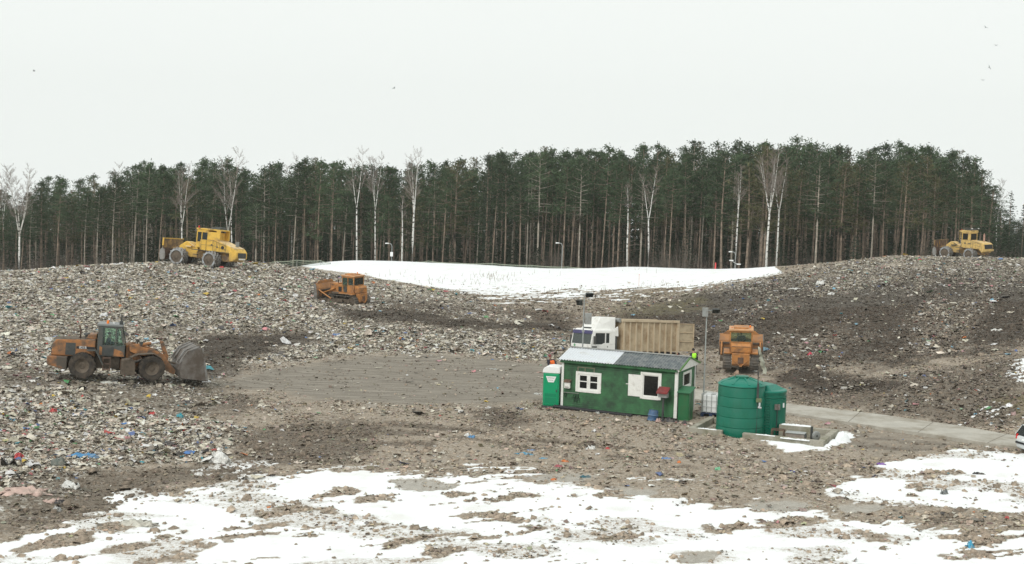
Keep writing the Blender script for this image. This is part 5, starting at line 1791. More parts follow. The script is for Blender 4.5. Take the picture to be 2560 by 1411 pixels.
def standing(lean=0.0, bend=0.0, arm=0.0):
    d = dict(pel=(0, 0, .95), waist=(.02 * bend, lean * .12, 1.12), chest=(.12 * bend, lean * .32, 1.36), neck=(.2 * bend, lean * .44, 1.50),
             sl=(.13 * bend, .19 + lean * .36, 1.42), sr=(.13 * bend, -.19 + lean * .36, 1.42), el=(.05 + .2 * arm, .27 + lean * .3, 1.13), er=(.05 + .2 * arm, -.27 + lean * .3, 1.13),
             wl=(.15 + .35 * arm, .25 + lean * .25, .92 + .2 * arm), wr=(.15 + .35 * arm, -.25 + lean * .25, .92 + .2 * arm),
             hl=(.19 + .4 * arm, .24 + lean * .25, .85 + .2 * arm), hr=(.19 + .4 * arm, -.24 + lean * .25, .85 + .2 * arm),
             pl=(0, .09, .88), pr=(0, -.09, .88), kl=(.05, .11, .49), kr=(.0, -.11, .49), al=(0, .12, .09), ar=(-.06, -.12, .09), tl=(.15, .13, .04), tr=(.09, -.13, .04))
    n = Vector(d['neck'])
    d['head0'] = tuple(n + Vector((.02 + .03 * bend, lean * .04, .07)))
    d['head1'] = tuple(n + Vector((.03 + .06 * bend, lean * .07, .145)))
    d['head2'] = tuple(n + Vector((.02 + .08 * bend, lean * .09, .215)))
    d['head3'] = tuple(n + Vector((.01 + .08 * bend, lean * .1, .265)))
    return d

def sitting():
    d = dict(pel=(0, 0, .10), waist=(-.03, 0, .28), chest=(-.02, 0, .52), neck=(.02, 0, .67), sl=(-.01, .19, .58), sr=(-.01, -.19, .58), el=(.12, .25, .34), er=(.12, -.25, .34),
             wl=(.36, .18, .36), wr=(.36, -.18, .36), hl=(.44, .16, .37), hr=(.44, -.16, .37), pl=(.06, .09, .09), pr=(.06, -.09, .09), kl=(.46, .11, .10), kr=(.46, -.11, .10),
             al=(.50, .11, -.30), ar=(.50, -.11, -.30), tl=(.64, .11, -.35), tr=(.64, -.11, -.35))
    n = Vector(d['neck'])
    for k, (x, z) in enumerate(((.03, .07), (.05, .145), (.04, .215), (.03, .265))): d[f'head{k}'] = tuple(n + Vector((x, 0, z)))
    return d

def at_ground(px, py, D, dz=0.0):
    p = at_depth(px, py, D)
    return (p.x, D, gz(p.x, D) + dz)

make_person('worker in dark clothes and orange vest leaning forward behind the toilet and cabin', standing(lean=-.75, bend=.5, arm=.6), at_ground(1386, 960, 92.0, -.02), (0, 0, R(-75)),
            M['cloth_dark'], M['cloth_dark'], M['cloth_orange'], hat=M['cloth_red'])
make_person('dark-haired worker in lime green vest standing behind the right end of the cabin roof', standing(lean=.1, bend=.3), at_ground(1733, 960, 96.6, .02), (0, 0, R(100)),
            M['cloth_dark'], M['cloth_dark'], M['cloth_lime'])
# ------------------------------------------------------------------ machines.  local axes: x forward, y left, z up, origin on the ground
def wheel(parent, c, r, w, rim_r, n=28, tread=True, tyre=None, rim=None, side=1):
    """agricultural style earthmover wheel: lugged tyre, dished rim, hub"""
    x, y, z = c
    t = MB()
    prof = [(rim_r, -w * .42), (r * .80, -w * .5), (r * .95, -w * .47), (r, -w * .36), (r, w * .36), (r * .95, w * .47), (r * .80, w * .5), (rim_r, w * .42)]
    t.lathe(prof, c=(x, y, z), axis='y', n=n, close=True)
    if tread:
        m = 20
        for k in range(m):
            for s in (-1, 1):
                a = 2 * math.pi * (k + (.5 if s > 0 else 0)) / m
                X = Matrix.Translation(c) @ Matrix.Rotation(a, 4, 'Y')
                t.hexa([(-.04, s * .02, r - .01), (.05, s * .02, r - .01), (.10, s * w * .46, r - .03), (.0, s * w * .46, r - .03),
                        (-.04, s * .02, r + .035), (.05, s * .02, r + .035), (.10, s * w * .46, r + .01), (.0, s * w * .46, r + .01)], X)
    o = t.build('wheel', tyre or M['rubber'], parent, smooth=True)
    q = MB()
    q.lathe([(rim_r, -w * .40), (rim_r * .92, -w * .30), (rim_r * .5, -w * .18), (rim_r * .5, w * .18), (rim_r * .92, w * .30), (rim_r, w * .40)], c=c, axis='y', n=n, close=True)
    q.lathe([(rim_r * .5, -w * .18), (.12, -w * .24), (.12, w * .24), (rim_r * .5, w * .18)], c=c, axis='y', n=16)
    q.build('rim', rim or M['muddy'], o, smooth=True)
    return o

def cab_box(parent, x0, x1, w, z0, z1, frame, pil=.09, slope=0.0, glassm=None, solid_below=None, rear_pil=.09, roof=None, roof_over=.06, roof_h=.12, mid=None, glass_z=None, rear_solid=False):
    """operator cab: corner posts, rails, panes all round, roof slab. slope: forward shift of the windscreen's foot"""
    gz0 = glass_z if glass_z else z0
    m = MB()
    xf = x1 + slope
    for s in (-1, 1):
        y = s * w
        yi = s * (w - pil)
        ya, yb = min(y, yi), max(y, yi)
        m.box(x0, x0 + rear_pil, ya, yb, gz0, z1)
        m.hexa([(xf - pil, ya, gz0), (xf, ya, gz0), (xf, yb, gz0), (xf - pil, yb, gz0), (x1 - pil, ya, z1), (x1, ya, z1), (x1, yb, z1), (x1 - pil, yb, z1)])
        m.box(x0 + rear_pil, x1 - pil, ya, yb, z1 - .10, z1)
        m.box(x0 + rear_pil, xf - pil, ya, yb, gz0, gz0 + .06)
        if mid:
            for mx in mid: m.box(mx - .04, mx + .04, ya, yb, gz0 + .06, z1 - .10)
    m.box(x0, x0 + .06, -w + pil, w - pil, z1 - .1, z1); m.box(x0, x0 + .06, -w + pil, w - pil, gz0, gz0 + .06)
    m.box(x1 - .06, x1, -w + pil, w - pil, z1 - .1, z1); m.box(xf - .06, xf, -w + pil, w - pil, gz0, gz0 + .06)
    if rear_solid: m.box(x0 + .002, x0 + .05, -w + pil, w - pil, gz0 + .06, z1 - .1)
    co = m.build('cab', frame, parent, bevel=.012)
    if gz0 > z0:
        b = MB()
        b.hexa([(x0, -w, z0), (xf, -w, z0), (xf, w, z0), (x0, w, z0), (x0, -w, gz0 - .002), (xf, -w, gz0 - .002), (xf, w, gz0 - .002), (x0, w, gz0 - .002)])
        b.build('cab_base', solid_below or frame, co, bevel=.015)
    gm = glassm or M['glass']
    q = .03
    for s in (-1, 1):
        g = MB(); y = s * (w - pil * .5)
        g.hexa([(x0 + rear_pil, y - .006, gz0 + .06), (xf - pil, y - .006, gz0 + .06), (xf - pil, y + .006, gz0 + .06), (x0 + rear_pil, y + .006, gz0 + .06),
                (x0 + rear_pil, y - .006, z1 - .1), (x1 - pil, y - .006, z1 - .1), (x1 - pil, y + .006, z1 - .1), (x0 + rear_pil, y + .006, z1 - .1)])
        g.build('side_window', gm, co)
    if not rear_solid:
        g = MB(); g.box(x0 + .02, x0 + .032, -w + pil, w - pil, gz0 + .06, z1 - .1); g.build('rear_window', gm, co)
    g = MB(); g.hexa([(xf - .04, -w + pil, gz0 + .06), (xf - .03, -w + pil, gz0 + .06), (xf - .03, w - pil, gz0 + .06), (xf - .04, w - pil, gz0 + .06),
                      (x1 - .04, -w + pil, z1 - .1), (x1 - .03, -w + pil, z1 - .1), (x1 - .03, w - pil, z1 - .1), (x1 - .04, w - pil, z1 - .1)])
    g.build('windscreen', gm, co)
    r = MB(); r.box(x0 - roof_over, x1 + roof_over, -w - roof_over * .6, w + roof_over * .6, z1 + .002, z1 + roof_h)
    r.build('cab_roof', roof or frame, co, bevel=.03)
    return co

def seat(parent, x, z, w=.24):
    s = MB(); s.box(x - .25, x + .25, -w, w, z - .12, z); s.box(x - .33, x - .22, -w, w, z, z + .62); s.build('seat', M['interior'], parent, bevel=.03)

def pipe_fender(mb, pts, ya, yb, th=.04):
    """bent sheet along an xz polyline"""
    for (a, b) in zip(pts[:-1], pts[1:]):
        d = Vector((b[0] - a[0], 0, b[1] - a[1])).normalized(); n = Vector((-d.z, 0, d.x)) * th
        mb.hexa([(a[0], ya, a[1]), (b[0], ya, b[1]), (b[0], yb, b[1]), (a[0], yb, a[1]),
                 (a[0] + n.x, ya, a[1] + n.z), (b[0] + n.x, ya, b[1] + n.z), (b[0] + n.x, yb, b[1] + n.z), (a[0] + n.x, yb, a[1] + n.z)])

# ------------------------------------------------------------------ wheel loader
def make_loader():
    O, OD = M['loader_orange'], M['muddy']
    yaw = 11
    t = thing('wheel_loader', 'muddy orange wheel loader with dark cab and big steel bucket at left', 'wheel loader', rot=(R(-1), R(3.0), R(yaw)))
    R_ = .735
    b = MB(); b.prism([(-1.78, 1.22), (-1.70, 1.92), (-1.52, 2.14), (.62, 2.24), (.62, 1.22)], 'xz', -.80, .80); ho = b.build('engine_hood', O, t, bevel=.05)
    b = MB(); b.box(-1.0, -.45, -.815, -.80, 1.28, 1.98); b.build('side_grille', M['dark'], ho)
    b = MB(); b.box(-1.0, -.45, .80, .815, 1.28, 1.98); b.build('side_grille', M['dark'], ho)
    b = MB(); b.hexa([(-1.82, -.66, 1.28), (-1.76, -.66, 1.28), (-1.76, .66, 1.28), (-1.82, .66, 1.28), (-1.74, -.62, 1.92), (-1.68, -.62, 1.92), (-1.68, .62, 1.92), (-1.74, .62, 1.92)]); b.build('rear_grille', M['dark'], ho)
    b = MB(); b.box(-.40, .62, -.812, -.80, 1.66, 1.80); b.build('decal_band', M['black'], ho)
    X = Matrix.Translation((-.05, -.816, 1.735)) @ Matrix.Rotation(R(90), 4, 'X')
    text_obj('lettering', '821B', .20, M['white_clean'], ho, X)
    b = MB(); b.prism([(.05, 2.22), (.20, 2.46), (.66, 2.52), (.66, 2.24)], 'xz', -.5, .5); b.build('hood_step', O, ho, bevel=.03)
    b = MB(); b.box(-1.6, .5, -.77, .77, 2.19, 2.215, Matrix.Rotation(R(-2.6), 4, 'Y') @ Matrix.Translation((0, 0, -.0))); b.build('hood_top', M['muddy'], ho)
    b = MB(); b.tube([(-.28, -.2, 2.2), (-.28, -.2, 2.7), (-.36, -.2, 2.95)], .055, 10); b.build('exhaust_pipe', M['rust_brown'], ho, smooth=True)
    b = MB(); b.cyl((.08, -.25, 2.2), (.08, -.25, 2.42), .09, n=14); b.cyl((.08, -.25, 2.42), (.08, -.25, 2.52), .20, .17, n=18); b.build('air_cleaner', M['dark'], ho, smooth=True)
    b = MB(); b.hexa([(-1.95, -1.12, .70), (-.85, -1.12, .42), (-.85, 1.12, .42), (-1.95, 1.12, .70), (-1.95, -1.12, 1.20), (-.85, -1.12, 1.20), (-.85, 1.12, 1.20), (-1.95, 1.12, 1.20)])
    b.build('counterweight', mat('counterweight_orange', (.42, .18, .065), .6, .15, 3, (.09, .075, .06), .62, 1.6, zdirt=(.45, .95)), t, bevel=.05)
    for s in (-1, 1):
        b = MB(); b.box(-1.965, -1.945, s * .92 - .09, s * .92 + .09, .92, 1.06); b.build('tail_lamp', M['lens_red'], t)
    b = MB(); b.box(-.9, 2.0, -.42, .42, .55, 1.3); b.build('rear_frame', OD, t, bevel=.04)
    b = MB(); b.cyl((0, -.95, R_), (0, .95, R_), .17, n=12); b.cyl((0, -.25, R_), (0, .25, R_), .30, n=14); b.build('rear_axle', OD, t)
    for s in (-1, 1): wheel(t, (0, s * 1.02, R_), R_, .56, .40)
    for s in (-1, 1):
        b = MB(); pipe_fender(b, [(.22, 1.60), (.70, 1.62), (1.12, .82)], s * .82 if s > 0 else -1.24, 1.24 if s > 0 else -.82, .05); b.build('rear_fender', M['charcoal'], t)
    # cab
    co = cab_box(t, .74, 2.02, .72, 1.30, 3.02, M['charcoal'], .08, .24, rear_pil=.27, mid=(1.74,), glass_z=1.86, roof_over=.07, roof_h=.13, roof=mat('cab_roof_grey', (.22, .23, .225), .5, .1, 3))
    b = MB(); b.prism([(.86, 1.36), (.86, 1.88), (1.0, 1.82), (1.02, 1.36)], 'xz', -.735, -.725); b.build('side_panel', O, co)
    b = MB(); b.prism([(1.66, 1.32), (1.62, 1.78), (2.2, 1.58), (2.24, 1.32)], 'xz', -.735, -.725); b.build('side_panel', O, co)
    b = MB(); b.prism([(1.66, 1.32), (1.62, 1.78), (2.2, 1.58), (2.24, 1.32)], 'xz', .725, .735); b.build('side_panel', O, co)
    b = MB(); b.box(1.04, 1.66, -.75, -.728, 1.36, 1.84); b.build('door', M['dark'], co, bevel=.01)
    seat(co, 1.28, 1.72)
    b = MB(); b.tube([(1.95, 0, 1.6), (1.82, 0, 2.0)], .03, 6); b.lathe([(.16, -.012), (.19, 0), (.16, .012)], n=16, close=True, X=Matrix.Translation((1.82, 0, 2.02)) @ Matrix.Rotation(R(-30), 4, 'Y')); b.build('steering_wheel', M['black'], co)
    b = MB(); b.cyl((1.22, -.3, 3.15), (1.22, -.3, 3.19), .08, n=12); b.lathe([(.07, 3.19), (.07, 3.29), (.05, 3.33), (.01, 3.34)], c=(1.22, -.3, 0), n=12); b.build('beacon', M['lens_orange'], co, smooth=True)
    b = MB(); b.box(1.50, 1.58, -.25, -.15, 3.15, 3.24); b.build('roof_lamp', M['lens_white'], co)
    b = MB(); b.box(1.88, 2.08, -.62, -.36, 3.15, 3.36); b.cyl((1.98, -.5, 3.36), (1.98, -.5, 3.55), .05, n=8); b.cyl((1.98, -.5, 3.55), (1.98, -.5, 3.72), .08, .05, n=8); b.build('work_lamp', M['dark'], co, bevel=.01)
    b = MB()
    for z in (.55, .88, 1.2): b.box(1.12, 1.52, -1.08, -.78, z, z + .05)
    b.box(1.10, 1.15, -1.08, -1.03, .5, 1.3); b.box(1.50, 1.55, -1.08, -1.03, .5, 1.3); b.build('ladder', M['rust_brown'], t)
    # front half, turned a little further on the centre pin
    Xf = Matrix.Translation((1.95, 0, 0)) @ Matrix.Rotation(R(13), 4, 'Z')
    def fb(): return MB(Xf)
    xa = 1.68
    b = fb(); b.box(.0, 2.3, -.36, .36, .5, 1.15); b.prism([(.30, 1.1), (.28, 1.95), (.62, 2.1), (.95, 1.7), (1.2, 1.1)], 'xz', -.40, .40); b.build('front_frame', O, t, bevel=.04)
    b = fb(); b.cyl((xa, -.95, R_), (xa, .95, R_), .17, n=12); b.cyl((xa, -.25, R_), (xa, .25, R_), .30, n=14); b.build('front_axle', OD, t)
    for s in (-1, 1):
        w = wheel(t, (0, 0, 0), R_, .56, .40)
        w.matrix_local = Xf @ Matrix.Translation((xa, s * 1.02, R_))
        b = fb()
        ya, yb = (.74, 1.30) if s > 0 else (-1.30, -.74)
        b.prism([(-.05, .32), (-.02, 1.16), (.06, 1.22), (.52, 1.30), (.70, 1.10), (.72, .32)], 'xz', ya, yb)
        pipe_fender(b, [(.45, 1.30), (.85, 1.50), (1.75, 1.56), (2.2, 1.30)], ya, yb, .05)
        b.build('front_fender', OD, t, bevel=.02)
        ya, yb = (.52, .68) if s > 0 else (-.68, -.52)
        b = fb()
        b.prism([(.42, 1.98), (.75, 2.04), (1.3, 1.86), (1.75, 1.78), (2.4, 1.50), (2.70, 1.10), (3.16, .55), (3.08, .32), (2.44, .60), (2.06, 1.08), (1.66, 1.36), (1.05, 1.40), (.45, 1.62)], 'xz', ya, yb)
        ao = b.build('lift_arm', O, t, bevel=.02)
        if s < 0:
            text_obj('lettering', 'CASE', .20, mat('faded_ink', (.10, .085, .075), .8, .2, 5), ao, Xf @ Matrix.Translation((1.52, -.686, 1.60)) @ Matrix.Rotation(R(8), 4, 'Y') @ Matrix.Rotation(R(90), 4, 'X'))
        b = fb(); b.cyl((.35, s * .46, .85), (1.3, s * .46, 1.15), .075, n=10); b.build('lift_cylinder', M['steel'], t)
        b = fb(); b.box(1.0, 1.18, s * .62 - .10, s * .62 + .10, 2.05, 2.2); b.box(1.06, 1.12, s * .62 - .03, s * .62 + .03, 1.9, 2.05); b.build('headlight', M['dark'], t)
    b = fb(); b.cyl((.7, 0, 1.85), (1.75, 0, 2.05), .10, n=12); b.cyl((1.75, 0, 2.05), (2.34, 0, 2.16), .055, n=10); b.build('tilt_cylinder', O, t, smooth=True)
    b = fb(); b.cyl((1.78, 0, 2.058), (2.30, 0, 2.155), .062, n=10); b.build('tilt_rod', M['steel_bright'], t, smooth=True)
    b = fb(); b.prism([(2.24, 2.22), (2.44, 2.22), (2.80, 1.30), (2.72, .95), (2.52, 1.0), (2.56, 1.35)], 'xz', -.16, .16); b.build('tilt_lever', O, t, bevel=.02)
    b = fb(); b.cyl((2.64, 0, 1.0), (3.5, 0, .86), .06, n=8); b.cyl((2.5, -.55, 1.18), (2.5, .55, 1.18), .10, n=10); b.build('bucket_link', OD, t)
    # bucket: curved shell, side plates, back ribs, cutting edge
    B = fb()
    prof = [(4.30, 2.04), (3.65, 1.70), (3.36, 1.20), (3.22, .68), (3.36, .20), (4.92, .06)]
    th = .06
    for a, c in zip(prof[:-1], prof[1:]):
        d = Vector((c[0] - a[0], 0, c[1] - a[1])).normalized(); n = Vector((-d.z, 0, d.x)) * th
        B.hexa([(a[0], -1.38, a[1]), (c[0], -1.38, c[1]), (c[0], 1.38, c[1]), (a[0], 1.38, a[1]),
                (a[0] + n.x, -1.38, a[1] + n.z), (c[0] + n.x, -1.38, c[1] + n.z), (c[0] + n.x, 1.38, c[1] + n.z), (a[0] + n.x, 1.38, a[1] + n.z)])
    bsteel = mat('bucket_steel', (.20, .185, .17), .55, .25, 3, (.11, .088, .07), .5, 1.3, metal=.25)
    bo = B.build('bucket', bsteel, t)
    for s in (-1, 1):
        b = fb(); b.prism([(4.32, 2.02), (3.68, 1.68), (3.39, 1.19), (3.26, .68), (3.39, .22), (4.90, .10), (4.52, 2.0)], 'xz', s * 1.38 - .03, s * 1.38 + .03); b.build('side_plate', bsteel, bo)
        b = fb(); b.prism([(4.54, 2.0), (4.46, 2.02), (4.80, .12), (4.94, .10)], 'xz', s * 1.38 - .05, s * 1.38 + .05); b.build('side_edge', M['steel'], bo)
    b = fb()
    for y in (-1.28, -.55, .55, 1.28):
        b.prism([(4.32, 2.10), (3.62, 1.78), (3.26, 1.22), (3.16, 1.0), (3.36, 1.2), (3.65, 1.70)], 'xz', y - .05, y + .05)
    b.build('back_rib', M['steel'], bo)
    b = fb(); b.box(4.6, 5.10, -1.44, 1.44, .02, .07); b.build('cutting_edge', M['steel_bright'], bo)
    anchor(t, (0, -1.02, 0), 204, 946, 81.5)
    make_person('loader driver in blue jacket seated behind the green cab glass', sitting(), (0, 0, 0), (0, 0, 0), M['cloth_blue'], M['cloth_dark'])
    d = [o for o in C.objects if o.name.startswith('person')][-1]
    return t
loader = make_loader()
def seat_person(machine, x, z, person, y=0.0, yaw=0.0):
    mw = Matrix.Translation(machine.location) @ machine.rotation_euler.to_matrix().to_4x4() @ Matrix.Diagonal((*machine.scale, 1))
    m = mw @ Matrix.Translation((x, y, z)) @ Matrix.Rotation(yaw, 4, 'Z')
    person.location = m.to_translation()
    person.rotation_euler = m.to_euler()
    person.scale = machine.scale
_drv = [o for o in C.objects if o.name.startswith('person') and o.get('category') == 'person' and 'loader driver' in o['label']][0]
seat_person(loader, 1.28, 1.66, _drv)

# ------------------------------------------------------------------ landfill compactors with toothed steel wheels
def steel_wheel(parent, c, r, w, X=None):
    x, y, z = c
    b = MB()
    b.lathe([(r * .80, -w / 2), (r, -w / 2), (r, w / 2), (r * .80, w / 2)], axis='y', n=32, close=True)
    m = 13
    for k in range(m):
        for j in range(5):
            a = 2 * math.pi * (k + .5 * (j % 2)) / m
            yy = -w / 2 + .09 + (w - .18) * j / 4
            q = Matrix.Rotation(a, 4, 'Y')
            b.hexa([(-.085, yy - .07, r - .01), (.085, yy - .07, r - .01), (.085, yy + .07, r - .01), (-.085, yy + .07, r - .01),
                    (-.045, yy - .03, r + .14), (.045, yy - .03, r + .14), (.045, yy + .03, r + .14), (-.045, yy + .03, r + .14)], q)
    o = b.build('wheel', M['steel'], parent)
    g = MB()
    for s in (-1, 1): g.lathe([(r * .80, s * (w / 2 + .001)), (r * 1.02, s * (w / 2 + .001)), (r * 1.02, s * (w / 2 - .10)), (r + .004, s * (w / 2 - .10))], axis='y', n=32, close=True)
    g.build('wheel_ring', M['steel_ring'], o)
    d = MB(); d.lathe([(r * .80, -w * .44), (.34, -w * .30), (.34, -w * .42), (.26, -w * .46), (.26, w * .46), (.34, w * .42), (.34, w * .30), (r * .80, w * .44)], axis='y', n=28)
    d.build('wheel_disc', M['muddy'], o, smooth=True)
    o.matrix_local = (X or Matrix.Identity(4)) @ Matrix.Translation(c)
    return o

def make_compactor(label, style, rot, paint):
    t = thing('landfill_compactor', label, 'compactor', rot=rot)
    r, w, hub = .74, .98, .56
    dirty = M['yellow_dirty']
    hood_top = mat('sun_bleached_hood', (.74, .55, .28), .55, .08, 3, (.4, .3, .18), .3, 2)
    # engine end
    b = MB()
    if style == 'A':
        b.prism([(1.72, 1.36), (1.72, 2.42), (-.12, 2.46), (-1.55, 2.06), (-2.42, 1.80), (-2.70, 1.48), (-2.70, .92), (-2.30, .60), (-1.86, .62), (-1.80, 1.30)], 'xz', -.86, .86)
        ho = b.build('engine_hood', paint, t, bevel=.06)
        q = MB(); q.hexa([(-.15, -.8, 2.462), (-2.38, -.8, 1.822), (-2.38, .8, 1.822), (-.15, .8, 2.462), (-.15, -.8, 2.50), (-2.38, -.8, 1.86), (-2.38, .8, 1.86), (-.15, .8, 2.50)]); q.build('hood_cover', hood_top, ho)
        q = MB(); q.box(-2.73, -2.70, -.62, .62, .98, 1.46); q.build('rear_grille', M['dark'], ho)
        q = MB(); q.box(-2.76, -2.73, -.5, .5, .80, .94); q.build('plate', M['white'], ho)
        q = MB(); q.cyl((-1.0, .86, 1.82), (-1.0, .90, 1.82), .17, n=18); q.cyl((-1.0, -.86, 1.82), (-1.0, -.90, 1.82), .17, n=18); q.build('air_intake', M['black'], ho)
        q = MB()
        for x in (.98, -.25, -1.35): q.box(x - .012, x + .012, .86, .872, 1.40, 2.35)
        q.box(-1.8, 1.7, .86, .87, 1.34, 1.40); q.build('seam_strip', M['dark'], ho)
        q = MB(); q.box(-1.95, -1.90, -.45, .05, 2.0, 2.5); q.build('exhaust_shield', M['grey'], ho)
        q = MB(); q.box(.25, .42, .862, .875, 1.9, 2.05); q.box(-.42, -.30, .862, .875, 1.75, 1.9); q.build('decal', M['dark'], ho)
    else:
        b.prism([(1.7, 1.36), (1.7, 2.38), (-.8, 2.34), (-1.75, 2.16), (-2.02, 2.02), (-2.10, 1.30), (-1.70, .80), (-1.25, 1.30)], 'xz', -.98, .98)
        ho = b.build('engine_hood', paint, t, bevel=.05)
        q = MB(); q.hexa([(.6, -.9, 2.37), (-1.74, -.9, 2.17), (-1.74, .9, 2.17), (.6, .9, 2.37), (.6, -.9, 2.40), (-1.74, -.9, 2.21), (-1.74, .9, 2.21), (.6, .9, 2.40)]); q.build('hood_cover', hood_top, ho)
        q = MB(); q.hexa([(-2.10, -.84, 1.40), (-2.14, -.84, 1.40), (-2.14, .84, 1.40), (-2.10, .84, 1.40), (-2.02, -.84, 1.98), (-2.06, -.84, 1.98), (-2.06, .84, 1.98), (-2.02, .84, 1.98)]); q.build('rear_grille', M['black'], ho)
        q = MB(); q.box(-2.22, -1.9, -1.0, 1.0, 1.06, 1.34); q.build('rear_bumper', paint, ho, bevel=.03)
        q = MB(); q.cyl((-.95, -.5, 2.2), (-.95, -.5, 3.25), .13, n=14); q.cyl((-.95, -.5, 3.25), (-.95, -.5, 3.4), .08, n=12); q.build('exhaust_stack', mat('rosy_rust', (.40, .25, .20), .7, .2, 5), ho, smooth=True)
        q = MB(); q.box(.9, 1.15, .982, .99, 1.95, 2.1); q.box(.1, .5, .982, .99, 1.95, 2.05); q.build('decal', M['dark'], ho)
        q = MB(); q.box(-.2, -.17, .98, .992, 1.4, 2.3); q.build('seam_strip', M['dark'], ho)
    b = MB(); b.box(-1.8, 1.9, -.5, .5, .5, 1.36); b.box(.3, 2.2, -.62, .62, .55, 1.2); b.build('rear_frame', dirty, t, bevel=.03)
    b = MB(); b.cyl((0, -1.0, hub), (0, 1.0, hub), .22, n=12); b.build('rear_axle', M['muddy'], t)
    for s in (-1, 1): steel_wheel(t, (0, s * 1.08, hub), r, w)
    b = MB()
    for y in (-1.15, 1.15):
        b.box(1.3, 2.3, y - .22, y + .22, 1.36, 1.42)
        b.box(1.7, 2.1, y - .18, y + .18, .9, .95)
    b.build('step', M['dark'], t)
    # cab
    if style == 'A':
        co = cab_box(t, .92, 2.30, .74, 1.62, 3.22, paint, .10, .0, glassm=M['glass_dark'], mid=(1.68,), glass_z=2.12, roof_over=.0, roof_h=.14)
        q = MB(); q.box(-.05, .915, -.74, .74, 2.44, 3.22); q.build('cab_rear_box', paint, co, bevel=.03)
        q = MB(); q.box(-.50, 2.36, -.80, .80, 3.365, 3.50); q.box(-.52, -.06, -.78, -.66, 2.46, 3.365); q.box(-.52, -.06, .66, .78, 2.46, 3.365); q.build('roof_canopy', paint, co, bevel=.03)
        q = MB(); q.box(-.35, .75, -.5, .6, 3.50, 3.66); q.box(-.3, .35, -.4, .5, 3.66, 3.74); q.build('cooling_unit', M['charcoal'], co, bevel=.04)
        q = MB(); q.cyl((2.2, .6, 3.5), (2.2, .6, 3.55), .05, n=10); q.lathe([(.075, 3.55), (.075, 3.68), (.04, 3.72)], c=(2.2, .6, 0), n=12); q.build('beacon', M['lens_red'], co, smooth=True)
        X = Matrix.Translation((.45, .805, 3.43)) @ Matrix.Rotation(R(180), 4, 'Z') @ Matrix.Rotation(R(90), 4, 'X')
        text_obj('lettering', 'BOMAG', .13, M['dark'], co, X)
        q = MB(); q.box(1.0, 1.18, .742, .75, 2.38, 2.42); q.build('door_handle', M['dark'], co)
        q = MB(); q.box(1.85, 2.1, .79, .81, 3.42, 3.47); q.build('roof_lamp', M['dark'], co)
    else:
        co = cab_box(t, .35, 1.75, .78, 1.62, 3.42, paint, .14, .0, glassm=M['glass_dark'], rear_pil=.40, glass_z=2.40, roof_over=.10, roof_h=.34)
        q = MB()
        for y in (-.7, .7):
            q.cyl((.2, y, 3.98), (1.8, y, 3.98), .02, n=6)
            for x in (.2, 1.0, 1.8): q.cyl((x, y, 3.76), (x, y, 3.98), .02, n=6)
        q.cyl((.2, -.7, 3.98), (.2, .7, 3.98), .02, n=6); q.cyl((1.8, -.7, 3.98), (1.8, .7, 3.98), .02, n=6)
        q.box(.3, 1.5, -.55, .55, 3.762, 3.92); q.build('roof_rack', M['dark'], co)
        for y in (-.7, .7):
            q = MB(); q.box(.1, .22, y - .1, y + .1, 3.98, 4.08); q.build('work_lamp', M['lens_white'], co)
        q = MB(); q.cyl((1.78, .78, 3.6), (1.78, .78, 3.9), .05, n=8); q.build('beacon', M['lens_red'], co)
        q = MB(); q.box(1.75, 2.15, .68, .76, 3.52, 3.72); q.box(2.05, 2.1, .70, .74, 2.4, 3.52); q.build('canopy_post', paint, co)
        X = Matrix.Translation((.244, .25, 3.62)) @ Matrix.Rotation(R(-90), 4, 'Z') @ Matrix.Rotation(R(90), 4, 'X')
        text_obj('lettering', 'BOMAG', .14, M['dark'], co, X)
    # handrail along the walkway
    b = MB()
    for y in (-.98, .98):
        b.tube([(1.5, y, 1.4), (1.5, y, 2.42), (.1, y, 2.44), (-1.5, y, 2.0)], .018, 6)
        b.tube([(1.5, y, 1.92), (.1, y, 1.94), (-1.5, y, 1.65), (-1.5, y, 2.0)], .014, 6)
        for x, z in ((.9, 2.43), (.1, 2.44), (-.7, 2.23)): b.cyl((x, y, 1.4), (x, y, z), .014, n=6)
    b.build('handrail', M['dark'], t)
    # blade end, turned on the centre pin
    Xf = Matrix.Translation((2.35, 0, 0)) @ Matrix.Rotation(R(8), 4, 'Z')
    b = MB(Xf); b.prism([(-.1, .6), (-.12, 1.62), (.45, 1.74), (.82, 2.04), (1.25, 2.10), (1.95, 1.62), (2.05, .6)], 'xz', -.58, .58); b.build('front_frame', paint, t, bevel=.05)
    b = MB(Xf); b.box(.5, 1.1, -.85, .85, 1.55, 1.68); b.prism([(.2, 1.62), (.8, 1.98), (.3, 1.75)], 'xz', .6, .85); b.build('front_deck', hood_top if style == 'A' else M['dark'], t, bevel=.02)
    for s in (-1, 1): steel_wheel(t, (1.62, s * 1.08, hub), r, w, Xf)
    b = MB(Xf); b.cyl((1.62, -1.0, hub), (1.62, 1.0, hub), .22, n=12); b.build('front_axle', M['muddy'], t)
    b = MB(Xf)
    for s in (-1, 1):
        b.hexa([(1.4, s * .42 - .08, .7), (2.95, s * .6 - .08, .55), (2.95, s * .6 + .08, .55), (1.4, s * .42 + .08, .7), (1.4, s * .42 - .08, .95), (2.95, s * .6 - .08, .85), (2.95, s * .6 + .08, .85), (1.4, s * .42 + .08, .95)])
        b.cyl((1.5, s * .35, 1.7), (2.9, s * .6, 1.2), .07, n=10)
    b.build('blade_arm', dirty, t)
    b = MB(Xf)
    bz = [(2.95, .18), (2.85, .55), (2.88, .95), (3.0, 1.28)]
